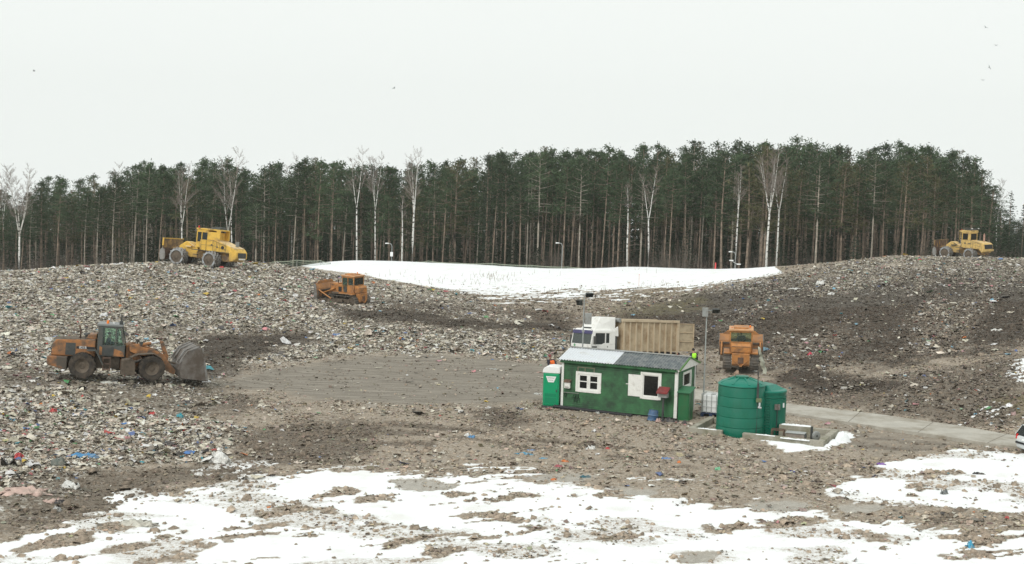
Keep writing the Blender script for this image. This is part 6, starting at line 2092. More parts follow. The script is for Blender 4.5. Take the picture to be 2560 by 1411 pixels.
    for a, c in zip(bz[:-1], bz[1:]):
        b.hexa([(a[0], -1.85, a[1]), (a[0] + .06, -1.85, a[1]), (a[0] + .06, 1.85, a[1]), (a[0], 1.85, a[1]), (c[0], -1.85, c[1]), (c[0] + .06, -1.85, c[1]), (c[0] + .06, 1.85, c[1]), (c[0], 1.85, c[1])])
    for y in (-1.3, -.65, 0, .65, 1.3): b.box(2.74, 2.86, y - .05, y + .05, .3, 1.2)
    bl = b.build('blade', M['rust_brown'], t)
    b = MB(Xf)
    b.box(2.99, 3.05, -1.85, 1.85, 1.285, 2.16)
    b.build('blade_screen', dirty if style == 'A' else M['rust_brown'], bl)
    b = MB(Xf)
    b.box(2.95, 3.09, -1.86, 1.86, 2.162, 2.24); b.box(2.94, 3.06, 1.78, 1.88, 1.5, 2.16)
    if style == 'B':
        for y in (-1.2, -.6, 0, .6, 1.2): b.box(2.92, 2.985, y - .04, y + .04, 1.3, 2.16)
    b.build('screen_rail', paint if style == 'A' else M['yellow_dirty'], bl)
    for s in (-1, 1):
        b = MB(Xf); b.prism([(2.62, .5), (2.72, .16), (3.15, .12), (3.3, .5), (3.22, 1.1), (3.0, 1.3), (2.75, 1.1)], 'xz', s * 1.88 - .03, s * 1.88 + .03); b.build('end_plate', M['steel'], bl)
    return t
comp = make_compactor('bright yellow landfill compactor with raised blade on the crest of the left mound', 'A', (R(4.5), R(-2.0), R(180 - 26)), M['yellow'])
anchor(comp, (0, 1.3, -.10), 524, 667, 143.5, 1.04)
far_comp = make_compactor('small far yellow compactor with rusty blade seen from behind on the right mound', 'B', (R(-1), 0, R(180 - 54)), M['yellow_pale'])
anchor(far_comp, (0, 1.2, -.08), 2424, 648, 180, .92)

# ------------------------------------------------------------------ bulldozers
def make_dozer(label, loc, rot):
    t = thing('bulldozer', label, 'bulldozer', loc, rot, 'orange crawler bulldozers')
    O = M['dozer_orange']
    # crawler tracks: belt of shoes round idler and sprocket
    for s in (-1, 1):
        y0, y1 = s * .935 - .27, s * .935 + .27
        b = MB()
        hl, rr_ = 1.18, .44
        zc = .46
        per = 4 * hl + 2 * math.pi * rr_
        n = 38
        for k in range(n):
            d = per * k / n
            if d < 2 * hl: p, a = Vector((-hl + d, 0, zc + rr_)), 0
            elif d < 2 * hl + math.pi * rr_:
                a = (d - 2 * hl) / rr_; p = Vector((hl + rr_ * math.sin(a), 0, zc + rr_ * math.cos(a)))
            elif d < 4 * hl + math.pi * rr_: p, a = Vector((hl - (d - 2 * hl - math.pi * rr_), 0, zc - rr_)), math.pi
            else:
                a = math.pi + (d - 4 * hl - math.pi * rr_) / rr_; p = Vector((-hl + rr_ * math.sin(a), 0, zc + rr_ * math.cos(a)))
            X = Matrix.Translation(p) @ Matrix.Rotation(a, 4, 'Y')
            b.box(-.082, .082, y0, y1, -.035, .0, X)
            b.box(-.02, .02, y0, y1, .0, .06, X)
        to = b.build('track', M['track'], t)
        b = MB()
        for x in (-hl, hl): b.cyl((x, s * .935 - .12, zc), (x, s * .935 + .12, zc), .38, n=20)
        for k in range(5): b.cyl((-.8 + .4 * k, s * .935 - .14, .22), (-.8 + .4 * k, s * .935 + .14, .22), .15, n=12)
        for x in (-.4, .5): b.cyl((x, s * .935 - .1, .78), (x, s * .935 + .1, .78), .09, n=10)
        b.build('roller', M['muddy'], to, smooth=True)
        b = MB(); b.prism([(-1.0, .30), (-1.0, .62), (1.0, .62), (1.15, .40), (1.0, .30)], 'xz', s * .935 - .17, s * .935 + .17); b.build('track_frame', M['muddy'], to, bevel=.02)
        b = MB(); b.prism([(-1.35, .96), (-.9, 1.05), (.9, 1.05), (1.3, .98), (1.3, 1.02), (.9, 1.10), (-.9, 1.10), (-1.35, 1.01)], 'xz', s * .68 if s > 0 else -1.2, 1.2 if s > 0 else -.68); b.build('fender', M['muddy'], t)
        b = MB(); b.hexa([(-.35, s * 1.34 - .08, .34), (2.35, s * 1.34 - .08, .22), (2.35, s * 1.34 + .08, .22), (-.35, s * 1.34 + .08, .34), (-.35, s * 1.34 - .08, .60), (2.35, s * 1.34 - .08, .48), (2.35, s * 1.34 + .08, .48), (-.35, s * 1.34 + .08, .60)])
        b.cyl((-.2, s * 1.0, .46), (-.2, s * 1.36, .46), .12, n=10); b.build('push_arm', M['muddy'], t)
        b = MB(); b.cyl((.9, s * 1.34, .58), (2.3, s * 1.34, 1.25), .06, n=8); b.build('blade_brace', O, t)
        b = MB(); b.cyl((1.05, s * .62, 1.45), (1.5, s * .66, 1.25), .085, n=10); b.cyl((1.5, s * .66, 1.25), (2.3, s * .72, .95), .045, n=8); b.build('lift_cylinder', O, t)
    # hull, hood, engine bay
    b = MB(); b.box(-1.42, 1.45, -.58, .58, .34, 1.12); b.build('hull', M['muddy'], t, bevel=.03)
    b = MB(); b.prism([(.18, 1.08), (.18, 1.82), (.75, 1.80), (.78, 1.92), (1.62, 1.86), (1.66, 1.08)], 'xz', -.50, .50); ho = b.build('engine_hood', O, t, bevel=.03)
    for s in (-1, 1):
        b = MB(); b.box(.36, .72, s * .51 - .015, s * .51 + .015, 1.18, 1.62); b.build('engine_opening', M['interior'], ho)
        b = MB(); b.box(1.25, 1.5, s * .51 - .012, s * .51 + .012, 1.68, 1.76); b.build('emblem', M['rust_brown'], ho)
    b = MB(); b.box(1.662, 1.70, -.44, .44, 1.16, 1.80); b.build('radiator_grille', M['dark'], ho)
    b = MB(); b.cyl((.55, -.18, 1.8), (.55, -.18, 2.02), .10, n=12); b.cyl((.55, -.18, 2.02), (.55, -.18, 2.06), .16, n=14); b.build('air_cleaner', mat('faded_orange', (.55, .33, .2), .6, .1, 4), ho, smooth=True)
    b = MB(); b.cyl((.95, .22, 1.85), (.95, .22, 2.2), .055, n=10); b.build('exhaust_pipe', M['rust_brown'], ho)
    b = MB(); b.box(-1.30, .25, -1.15, 1.15, 1.055, 1.15); b.build('deck', O, t, bevel=.02)
    # cab
    co = cab_box(t, -1.18, .16, .77, 1.16, 2.62, O, .085, .0, glassm=M['glass'], mid=(-.5,), glass_z=1.82, roof_over=.09, roof_h=.13, roof=mat('bleached_orange', (.60, .34, .17), .6, .1, 3, (.4, .22, .12), .3, 2), solid_below=O)
    b = MB(); b.box(-.98, .05, -.5, .5, 2.752, 2.84); b.build('roof_hatch', O, co, bevel=.02)
    b = MB(); b.cyl((-.55, .62, 2.75), (-.55, .62, 2.79), .06, n=10); b.lathe([(.065, 2.79), (.065, 2.90), (.03, 2.94)], c=(-.55, -.60, 0), n=12); b.build('beacon', M['lens_orange'], co, smooth=True)
    for s in (-1, 1):
        b = MB(); b.prism([(-.46, 1.2), (-.46, 2.5), (.06, 2.5), (.06, 1.9), (-.1, 1.2)], 'xz', s * .775 - .008, s * .775 + .008)
        do = b.build('door', M['glass'], co)
        b = MB(); b.box(-.43, -.11, s * .786 - .006, s * .786 + .006, 1.22, 1.7); b.build('door_panel', M['dark'], do)
    seat(co, -.62, 1.62)
    b = MB()
    b.box(-.20, -.14, -.06, .06, 1.2, 2.0); b.tube([(-.25, .25, 1.2), (-.2, .28, 1.75)], .03, 6); b.build('control_lever', M['black'], co)
    # rear: bulged fuel tank under the window, transmission cover, tow bracket
    b = MB(); b.prism([(-1.62, 1.20), (-1.62, 1.62), (-1.50, 1.80), (-1.18, 1.82), (-1.18, 1.20)], 'xz', -.66, .66); b.build('fuel_tank', O, t, bevel=.04)
    b = MB(); b.box(-1.632, -1.620, -.60, .60, 1.60, 1.63); b.build('tank_seam', M['dark'], t)
    b = MB(); b.prism([(-1.72, .42), (-1.72, 1.16), (-1.3, 1.18), (-1.3, .30), (-1.6, .28)], 'xz', -.60, .60); ro = b.build('rear_cover', O, t, bevel=.04)
    b = MB(); b.box(-1.745, -1.72, -.19, .19, .48, .90); b.build('cover_plate', M['rust_brown'], ro, bevel=.01)
    b = MB(); b.tube([(-1.74, -.50, .72), (-1.84, -.05, .34)], .025, 6); b.tube([(-1.74, .50, .72), (-1.84, .05, .34)], .025, 6); b.box(-1.88, -1.70, -.09, .09, .28, .38); b.build('tow_bracket', O, ro)
    # blade, carried clear of the ground
    Xb = Matrix.Translation((0, 0, .17))
    b = MB(Xb)
    bz = [(2.52, .10), (2.40, .38), (2.36, .80), (2.42, 1.20), (2.60, 1.62)]
    for a, c in zip(bz[:-1], bz[1:]):
        b.hexa([(a[0], -1.52, a[1]), (a[0] + .06, -1.52, a[1]), (a[0] + .06, 1.52, a[1]), (a[0], 1.52, a[1]), (c[0], -1.52, c[1]), (c[0] + .06, -1.52, c[1]), (c[0] + .06, 1.52, c[1]), (c[0], 1.52, c[1])])
    bl = b.build('blade', mat('blade_orange', (.45, .21, .075), .6, .2, 3, (.20, .14, .10), .3, 1.5, zdirt=(.5, 1.3)), t)
    b = MB(Xb); b.prism([(-1.25, 1.62), (-.95, 1.86), (.95, 1.86), (1.25, 1.62)], 'yz', 2.58, 2.64); b.build('blade_guard', O, bl)
    b = MB(Xb); b.box(2.28, 2.40, -1.45, 1.45, .3, .42); b.box(2.26, 2.38, -1.45, 1.45, .95, 1.07)
    for y in (-1.35, -.7, 0, .7, 1.35): b.box(2.26, 2.42, y - .05, y + .05, .42, .95)
    b.build('blade_rib', M['muddy'], bl)
    for s in (-1, 1):
        b = MB(Xb); b.prism([(2.30, .08), (2.68, .06), (2.74, 1.6), (2.5, 1.6), (2.36, .8)], 'xz', s * 1.53 - .025, s * 1.53 + .025); b.build('end_plate', M['steel'], bl)
    return t
dz1 = make_dozer('orange crawler bulldozer side-on, pushing across the slope of the left mound', (0, 0, 0), (R(-1.5), R(-1.0), R(180 - 30)))
anchor(dz1, (0, 1.2, 0.02), 850, 764, 129)
dz2 = copy_tree(dz1)
dz2['label'] = 'orange crawler bulldozer seen square from behind, right of the tan truck'
dz2.rotation_euler = (R(-1.0), R(-3), R(81))
anchor(dz2, (-1.6, 0, 0), 1851, 926, 97)
def driver_for(machine, label, jac, x, z):
    make_person(label, sitting(), (0, 0, 0), (0, 0, 0), jac, M['cloth_dark'])
    d = [o for o in C.objects if o.get('category') == 'person' and o['label'] == label][0]
    seat_person(machine, x, z, d)
driver_for(dz1, 'driver in dark blue seated in the side-on bulldozer', M['cloth_blue'], -.62, 1.56)
driver_for(dz2, 'driver in blue seen from behind through the square rear window of the bulldozer', M['cloth_blue'], -.62, 1.56)

# torn sheet of pale film caught on the bulldozer's right side
def make_film():
    rs = np.random.RandomState(4)
    p = at_depth(1896, 868, 96.3)
    t = thing('torn_film', 'long strip of torn pale plastic hanging from the right side of the rear-view bulldozer', 'plastic film', p)
    b = MB(); vs = []
    n = 12
    for i in range(n + 1):
        f = i / n
        x = .05 + .5 * f ** 1.3 + .04 * rs.randn(); z = -1.75 * f
        w = .05 + .09 * math.sin(2.6 * f) + .03 * rs.rand()
        vs += [(x - w, .1 * rs.randn(), z + .05 * rs.randn()), (x, .1 * rs.randn() - .1, z), (x + w, .1 * rs.randn(), z + .05 * rs.randn())]
    b.add(vs, [(i * 3 + j, i * 3 + j + 1, i * 3 + j + 4, i * 3 + j + 3) for i in range(n) for j in range(2)])
    b.build('sheet', mat('dirty_film', (.40, .41, .33), .5, .2, 4), t, smooth='all')
make_film()
# ------------------------------------------------------------------ tipping truck with white cab and tan ribbed box.  x forward, y left
def make_truck():
    t = thing('tipper_truck', 'truck with white cab and tan ribbed box body behind the green cabin', 'truck', rot=(R(4.5), R(-3.0), R(180 + 31)))
    Wc = M['white_truck']
    tan = mat('tan_box_paint', (.46, .37, .25), .6, .09, 2.0, (.29, .20, .115), .36, 1.3)
    tan2 = mat('tan_rib_paint', (.51, .42, .295), .6, .06, 2.0, (.36, .25, .15), .2, 1.5)
    hw = 1.24
    # chassis and wheels
    b = MB(); b.box(-8.0, -.3, -.42, .42, .62, .95); b.box(-7.9, -1.9, -.8, .8, .95, 1.1); b.build('chassis', M['dark'], t)
    for x, pair in ((-1.05, 0), (-5.6, 1), (-6.95, 1)):
        for s in (-1, 1):
            c = (x, s * (.98 if not pair else .86), .52)
            w = MB(); wd = .30 if not pair else .56
            w.lathe([(.30, -wd / 2), (.48, -wd / 2), (.52, -wd * .38), (.52, wd * .38), (.48, wd / 2), (.30, wd / 2)], c=c, axis='y', n=28, close=True)
            wo = w.build('wheel', M['rubber'], t, smooth=True)
            q = MB(); q.lathe([(.30, -wd * .4), (.18, -wd * .2), (.10, -wd * .45), (.10, wd * .45), (.18, wd * .2), (.30, wd * .4)], c=c, axis='y', n=20, close=True); q.build('rim', M['grey'], wo, smooth=True)
    # cab shell with real openings: built from panels
    xr, xf, xw = -2.0, 0.0, -.16      # rear, nose, top of the screen
    z0, zs, zd, zt = .75, 1.62, 1.66, 2.52
    b = MB()
    b.hexa([(xr, -hw, z0), (xf + .02, -hw + .06, z0), (xf + .02, hw - .06, z0), (xr, hw, z0), (xr, -hw, zs), (xf, -hw + .02, zs), (xf, hw - .02, zs), (xr, hw, zs)])
    b.hexa([(xr, -hw, zt), (xw, -hw + .04, zt), (xw, hw - .04, zt), (xr, hw, zt), (xr + .06, -hw + .08, zt + .16), (xw - .22, -hw + .14, zt + .14), (xw - .22, hw - .14, zt + .14), (xr + .06, hw - .08, zt + .16)])
    for s in (-1, 1):
        ya, yb = (hw - .08, hw) if s > 0 else (-hw, -hw + .08)
        b.box(xr, xr + .48, ya, yb, zs, zt)                                         # rear quarter
        b.hexa([(xf - .26, ya, zs), (xf - .0, ya - (.02 if s > 0 else -.02), zs), (xf - .0, yb - (.02 if s > 0 else -.02), zs), (xf - .26, yb, zs),
                (xw - .24, ya, zt), (xw, ya - (.04 if s > 0 else -.04), zt), (xw, yb - (.04 if s > 0 else -.04), zt), (xw - .24, yb, zt)])                          # A pillar
        b.box(xr + .48, xw - .24, ya, yb, zt - .14, zt)
    b.box(xr, xr + .05, -hw + .08, hw - .08, zs, zt)
    co = b.build('cab', Wc, t, bevel=.05, seg=3)
    for s in (-1, 1):
        y = s * (hw - .04)
        q = MB(); q.hexa([(xr + .48, y - .005, zs), (xf - .26, y - .005, zs), (xf - .26, y + .005, zs), (xr + .48, y + .005, zs), (xr + .48, y - .005, zt - .14), (xw - .24, y - .005, zt - .14), (xw - .24, y + .005, zt - .14), (xr + .48, y + .005, zt - .14)])
        wo = q.build('side_window', M['glass_dark'], co)
        q = MB(); q.box(xr + .78, xr + .85, y - .02 + s * .03, y + .02 + s * .03, zs, zt - .14); q.build('window_bar', Wc, wo)
        ys = s * hw
        q = MB(); q.prism([(xr + .46, .80), (xr + .46, zs + .10), (xr + .92, zs + .10), (xf - .56, zs - .12), (xf - .2, zs - .14), (xf - .14, .80)], 'xz', ys - .0, ys + s * .022)
        do = q.build('door', Wc, co, bevel=.008)
        q = MB(); q.box(xr + .52, xr + .74, ys + s * .02, ys + s * .05, .96, 1.02); q.build('door_handle', M['dark'], do)
        q = MB(); q.lathe([(.005, 0), (.105, 0), (.105, .006), (.005, .006)], axis='y', n=24, X=Matrix.Translation((xr + 1.02, ys + s * .024 - (.006 if s < 0 else 0), 1.20)))
        lo = q.build('emblem', mat('logo_green', (.16, .38, .20), .5, .1, 4), do)
        q = MB(); q.prism([(xr + .98, 1.14), (xr + 1.02, 1.14), (xr + 1.07, 1.26), (xr + 1.03, 1.26)], 'xz', ys + s * .0305, ys + s * .034); q.build('emblem_stroke', M['white_clean'], lo)
        q = MB(); q.box(xr + .62, xr + .68, ys + s * .022, ys + s * .028, 1.42, 1.52); q.build('badge', M['dark'], do)
        q = MB(); q.box(xf - .22, xf - .12, ys + s * .10, ys + s * .30, 1.62, 2.18); q.cyl((xf - .2, ys, 2.15), (xf - .17, ys + s * .2, 2.15), .02, n=6); q.build('mirror', M['dark'], co, bevel=.02)
        q = MB(); q.box(xf - .42, xf - .05, ys + s * .03, ys + s * .12, zs - .22, zs - .12); q.build('corner_mirror', M['dark'], co, bevel=.02)
    # windscreen, dark blue sun visor, front marks
    q = MB(); q.hexa([(xf - .05, -hw + .10, zs + .02), (xf - .03, -hw + .10, zs + .02), (xf - .03, hw - .10, zs + .02), (xf - .05, hw - .10, zs + .02), (xw - .05, -hw + .12, zt), (xw - .03, -hw + .12, zt), (xw - .03, hw - .12, zt), (xw - .05, hw - .12, zt)])
    q.build('windscreen', M['glass_screen'], co)
    q = MB(); q.hexa([(xw + .03, -hw + .05, zt - .20), (xw + .06, -hw + .05, zt - .20), (xw + .06, hw - .05, zt - .20), (xw + .03, hw - .05, zt - .20), (xw + .0, -hw + .05, zt + .04), (xw + .03, -hw + .05, zt + .04), (xw + .03, hw - .05, zt + .04), (xw + .0, hw - .05, zt + .04)])
    vo = q.build('sun_visor', mat('visor_purple', (.060, .055, .15), .4, .1, 4), co, bevel=.01)
    q = MB()
    for k in range(8):
        a0, a1 = math.pi * (1 + k / 8), math.pi * (1 + (k + 1) / 8)
        p = [(-.18 * math.cos(a) * s, .07 * math.sin(a) * s) for a in (a0, a1) for s in (1.0, .6)]
        q.add([(xw + .075, .12 + p[0][0], zt - .01 + p[0][1]), (xw + .075, .12 + p[1][0], zt - .01 + p[1][1]), (xw + .075, .12 + p[3][0], zt - .01 + p[3][1]), (xw + .075, .12 + p[2][0], zt - .01 + p[2][1])], [(0, 1, 2, 3)])
    q.build('visor_emblem', M['white_clean'], vo)
    q = MB(); q.box(xf + .015, xf + .03, -.85, .85, .98, 1.40); q.build('front_grille', mat('front_panel', (.66, .66, .62), .5, .05, 4), co, bevel=.01)
    q = MB(); q.box(-.12, .12, -1.2, 1.2, .42, .78); q.build('bumper', Wc, t, bevel=.05)
    for s in (-1, 1):
        q = MB(); q.box(.10, .135, s * .85 - .18, s * .85 + .18, .52, .70); q.build('headlight', M['lens_white'], t, bevel=.02)
        q = MB(); q.cyl((xw, s * (hw - .15), zt + .06), (xw + .05, s * (hw - .15), zt + .06), .06, n=10); q.build('marker_lamp', M['lens_white'], co)
    q = MB(); q.lathe([(.004, 0), (.10, 0), (.10, .006), (.004, .006)], axis='x', n=20, X=Matrix.Translation((xf + .022, -.72, 1.50))); q.build('emblem', bpy.data.materials['logo_green'], co)
    # roof spoiler
    q = MB()
    q.hexa([(xr - .12, -1.02, zt + .14), (-.52, -.80, zt + .12), (-.52, .80, zt + .12), (xr - .12, 1.02, zt + .14), (xr - .12, -1.0, zt + .96), (-1.05, -.74, zt + .92), (-1.05, .74, zt + .92), (xr - .12, 1.0, zt + .96)])
    q.hexa([(xr - .25, hw - .06, zt - .35), (xr + .1, hw - .04, zt - .30), (xr + .1, hw + .01, zt - .30), (xr - .25, hw + .01, zt - .35), (xr - .25, hw - .12, zt + .35), (xr + .1, hw - .12, zt + .16), (xr + .1, hw - .06, zt + .16), (xr - .25, hw - .06, zt + .35)])
    q.build('air_deflector', Wc, co, bevel=.04, seg=3)
    q = MB(); q.box(-.70, -.44, -.36, .40, zt + .135, zt + .24); q.build('roof_hatch', M['dark'], co, bevel=.02)
    q = MB(); q.box(xr - .16, xr - .04, hw - .22, hw - .02, .8, 2.3); q.build('air_intake', M['dark'], t)
    # box body: ribbed sides, plain front, frame-panelled rear door swung open
    bx0, bx1, bz0, bz1, bw = -7.35, -2.55, 1.18, 3.30, 1.27
    b = MB()
    for s in (-1, 1):
        ya, yb = (bw - .05, bw) if s > 0 else (-bw, -bw + .05)
        b.box(bx0, bx1, ya, yb, bz0, bz1)
    b.box(bx1 - .05, bx1, -bw + .05, bw - .05, bz0, bz1); b.box(bx0 + .0, bx1 - .05, -bw + .05, bw - .05, bz0, bz0 + .06)
    bo = b.build('cargo_box', tan, t)
    for s in (-1, 1):
        y0, y1 = (bw, bw + .075) if s > 0 else (-bw - .075, -bw)
        for k in range(10):
            b = MB()
            x = bx0 + .12 + (bx1 - bx0 - .24) * k / 9
            b.hexa([(x - .055, y0, bz0 - .22), (x + .055, y0, bz0 - .22), (x + .055, y1, bz0 - .14), (x - .055, y1, bz0 - .14), (x - .055, y0, bz1 - .12), (x + .055, y0, bz1 - .12), (x + .04, y1, bz1 - .12), (x - .04, y1, bz1 - .12)])
            b.build('side_rib', tan2, bo)
    b = MB()
    for s in (-1, 1):
        y0, y1 = (bw - .06, bw + .11) if s > 0 else (-bw - .11, -bw + .06)
        b.box(bx0 - .03, bx1 + .03, y0, y1, bz1 - .118, bz1 + .06)
    b.box(bx1 - .1, bx1 + .04, -bw + .06, bw - .06, bz1 - .1, bz1 + .055)
    b.box(bx0 - .05, bx0 + .07, -bw - .09, -bw + .04, bz0, bz1 - .12); b.box(bx0 - .05, bx0 + .07, bw - .04, bw + .09, bz0, bz1 - .12)
    b.build('top_rail', tan2, bo, bevel=.02)
    b = MB(); b.cyl((bx1 + .14, -.95, bz1 - .02), (bx1 + .14, 1.15, bz1 - .02), .15, n=16); b.build('rolled_cover', M['grey'], bo, smooth=True)
    # load of waste showing at the rim
    door = mat('weathered_tan_door', (.40, .33, .225), .75, .12, 3, (.24, .19, .13), .3, 2)
    Xd = Matrix.Translation((bx0 - .06, bw + .02, 0)) @ Matrix.Rotation(R(-18), 4, 'Z')
    b = MB(Xd); b.box(-1.05, -.02, -.03, .03, bz0 + .05, bz1 - .14); do = b.build('rear_door', door, bo)
    b = MB(Xd)
    for z in (bz0 + .05, bz0 + .68, bz0 + 1.32, bz1 - .20): b.box(-1.05, -.02, .03, .075, z, z + .06)
    b.box(-1.08, -1.0, .03, .08, bz0 + .05, bz1 - .14)
    b.build('door_frame', tan, do)
    b = MB(); b.box(bx0 - .12, bx0 - .04, 1.0, 1.16, .95, 1.12); b.build('tail_lamp', M['lens_red'], t)
    b = MB(); b.prism([(-7.9, .92), (-7.9, 1.1), (-3.2, 1.18), (-3.2, .92)], 'xz', -.6, .6); b.build('hook_frame', M['rust_brown'], t)
    anchor(t, (-.05, 1.24, 2.52), 1480, 828, 96.5)
    return t
truck = make_truck()

# ------------------------------------------------------------------ parked hatchback, cut by the right edge of the photo
def make_car():
    t = thing('parked_car', 'silver white estate car seen from the rear quarter at the right edge', 'car', rot=(R(1.5), R(-1.0), R(24)))
    paint = mat('silver_white_paint', (.60, .63, .63), .25, .03, 2, (.40, .38, .33), .18, 1.5, spec=.6)
    b = MB()
    # lofted body: cross-sections along x (half width, sill z, belt z)
    secs = [(-2.12, .62, .48, .80), (-2.06, .74, .30, .90), (-1.9, .82, .22, .95), (-1.3, .86, .20, .96), (0, .86, .19, .94), (1.1, .85, .20, .90), (1.7, .80, .24, .80), (2.05, .66, .34, .66)]
    vs, fs = [], []
    for (x, w, zl, zu) in secs:
        zm = (zl + zu) / 2
        vs += [(x, -w + .08, zl), (x, -w, zm), (x, -w + .05, zu), (x, w - .05, zu), (x, w, zm), (x, w - .08, zl)]
    for i in range(len(secs) - 1):
        for j in range(6):
            k = (j + 1) % 6
            fs.append((i * 6 + j, i * 6 + k, (i + 1) * 6 + k, (i + 1) * 6 + j))
    fs += [tuple(range(6)), tuple(range(len(secs) * 6 - 6, len(secs) * 6))]
    b.add(vs, fs); bo = b.build('body', paint, t, smooth='all', bevel=.02)
    # cabin: roof, pillars and glass
    ring = lambda x0, x1, w0, w1, z0, z1, xa, xb: [(x0, -w0, z0), (x1, -w0, z0), (x1, w0, z0), (x0, w0, z0), (xa, -w1, z1), (xb, -w1, z1), (xb, w1, z1), (xa, w1, z1)]
    b = MB(); b.hexa(ring(-1.78, .32, .66, .62, 1.40, 1.46, -1.70, .22)); b.build('roof', paint, t, bevel=.03)
    g = MB(); g.hexa(ring(-2.04, 1.12, .79, .655, .93, 1.40, -1.76, .34)); go = g.build('window_glass', M['glass_dark'], t)
    for s in (-1, 1):
        for (xl, xu, wd) in ((-1.88, -1.66, .20), (-.95, -.92, .10), (.05, -.02, .09), (1.02, .30, .07)):
            b = MB()
            b.hexa([(xl - wd, s * .80 - .012, .92), (xl + wd * .6, s * .80 - .012, .92), (xl + wd * .6, s * .80 + .012, .92), (xl - wd, s * .80 + .012, .92), (xu - wd * .5, s * .668 - .012, 1.42), (xu + wd * .4, s * .668 - .012, 1.42), (xu + wd * .4, s * .668 + .012, 1.42), (xu - wd * .5, s * .668 + .012, 1.42)])
            b.build('pillar', paint, t)
    for s in (-1, 1):
        for x in (-1.32, 1.28):
            w = MB(); w.lathe([(.19, -.1), (.29, -.1), (.31, -.07), (.31, .07), (.29, .1), (.19, .1)], c=(x, s * .79, .31), axis='y', n=24, close=True); wo = w.build('wheel', M['black'], t, smooth=True)
            q = MB(); q.lathe([(.19, -.09), (.15, -.05), (.04, -.07), (.04, .07), (.15, .05), (.19, .09)], c=(x, s * .79, .31), axis='y', n=18, close=True); q.build('rim', M['grey'], wo, smooth=True)
        q = MB(); q.hexa([(-2.11, s * .70 - .10, .74), (-1.96, s * .77 - .06, .74), (-1.96, s * .77 + .04, .74), (-2.11, s * .70 + .02, .74), (-2.06, s * .70 - .10, .98), (-1.9, s * .77 - .06, .98), (-1.9, s * .77 + .03, .98), (-2.06, s * .70 + .02, .98)]); q.build('tail_lamp', M['lens_red'], t)
        q = MB(); q.box(-1.75, -1.65, s * .86 - .02, s * .86 + .02, .55, .62); q.build('bumper_strip', M['black'], t)
        q = MB(); q.box(1.85, 2.02, s * .62 - .14, s * .62 + .14, .52, .66); q.build('headlight', M['lens_white'], t)
    q = MB(); q.box(-2.16, -2.09, -.66, .66, .52, .62); q.hexa([(-2.15, -.70, .52), (-1.78, -.885, .52), (-1.76, -.86, .52), (-2.12, -.66, .52), (-2.15, -.70, .62), (-1.78, -.885, .62), (-1.76, -.86, .62), (-2.12, -.66, .62)]); q.build('rear_bumper_strip', M['black'], t)
    q = MB(); q.box(-2.15, -2.12, -.24, .24, .70, .80); q.build('number_plate', M['white_clean'], t)
    q = MB(); q.box(-1.5, .1, -.60, -.57, 1.46, 1.50); q.box(-1.5, .1, .57, .60, 1.46, 1.50); q.build('roof_rail', M['dark'], t)
    p = on_plane(2558, 1143, 0.04)
    anchor(t, (-1.32, -.86, 0.0), 2624, 1146, p.y)
make_car()
# ------------------------------------------------------------------ lamps, posts and net beyond the snow
def make_lamp(label, px, pyb, pyt, D, arms=()):
    p = at_depth(px, pyb, D); top = at_depth(px, pyt, D).z
    h = top - p.z
    t = thing('street_lamp', label, 'street lamp', (p.x, D, p.z - .3), group='street lamps beyond the snow field')
    b = MB(); b.tube([(0, 0, -.6), (0, 0, h - .1), (-.12, 0, h + .22), (-.5, 0, h + .3)], [.075, .06, .05, .045], 8); b.build('pole', M['galv'], t, smooth=True)
    b = MB(); b.hexa([(-1.0, -.14, h + .22), (-.45, -.12, h + .24), (-.45, .12, h + .24), (-1.0, .14, h + .22), (-.95, -.1, h + .38), (-.45, -.08, h + .36), (-.45, .08, h + .36), (-.95, .1, h + .38)])
    b.build('lamp_head', M['lens_white'], t, bevel=.02)
    for (dx, z, tilt) in arms:
        b = MB(); b.cyl((0, 0, h * z), (dx, 0, h * z + tilt), .03, n=6); b.box(dx - .28, dx + .28, -.12, .12, h * z + tilt - .06, h * z + tilt + .1); b.build('floodlight', M['lens_white'], t)
make_lamp('slender street lamp in front of the pines behind the middle of the snow field', 1404, 676, 608, 206.5)
make_lamp('street lamp with two extra arms next to a birch right of the red post', 1837, 676, 630, 203.5, [(-.55, .50, .35), (.5, .50, -.15)])
make_lamp('street lamp carrying a white box, behind the left half of the snow field', 979, 658, 609, 208, [])
def make_white_box():
    p = at_depth(979, 636, 207.8)
    t = thing('lamp_box', 'small white box fixed to the left street lamp pole', 'electric box', p)
    b = MB(); b.box(-.2, .2, -.12, .08, -.32, .32); b.build('case', M['white_clean'], t, bevel=.04)
    b = MB(); b.box(-.04, .04, .08, .22, -.05, .05); b.build('bracket', M['galv'], t)
make_white_box()

def make_red_posts():
    red = mat('marker_red', (.72, .09, .09), .5, .06, 4)
    p = at_depth(1788, 677, 202.5)
    t = thing('marker_post', 'thick red marker post on the crest of the snow field', 'marker post', p)
    b = MB(); b.tube([(0, 0, -.5), (.02, 0, 1.08)], [.11, .10], 10); b.build('post', red, t, smooth=True)
    b = MB(); b.cyl((.02, 0, 1.08), (.02, 0, 1.12), .115, n=10); b.build('cap', red, t)
    p = on_ground(1597, 716)
    t = thing('marker_stake', 'thin pale red stake standing in the middle of the snow field', 'stake', p)
    b = MB(); b.tube([(0, 0, -.3), (.0, 0, 1.25)], .022, 6); b.build('stake', mat('faded_red', (.62, .30, .26), .7, .1, 4), t)
    b = MB(); b.cyl((0, 0, 1.25), (0, 0, 1.33), .03, n=6); b.build('tip', red, t)
make_red_posts()

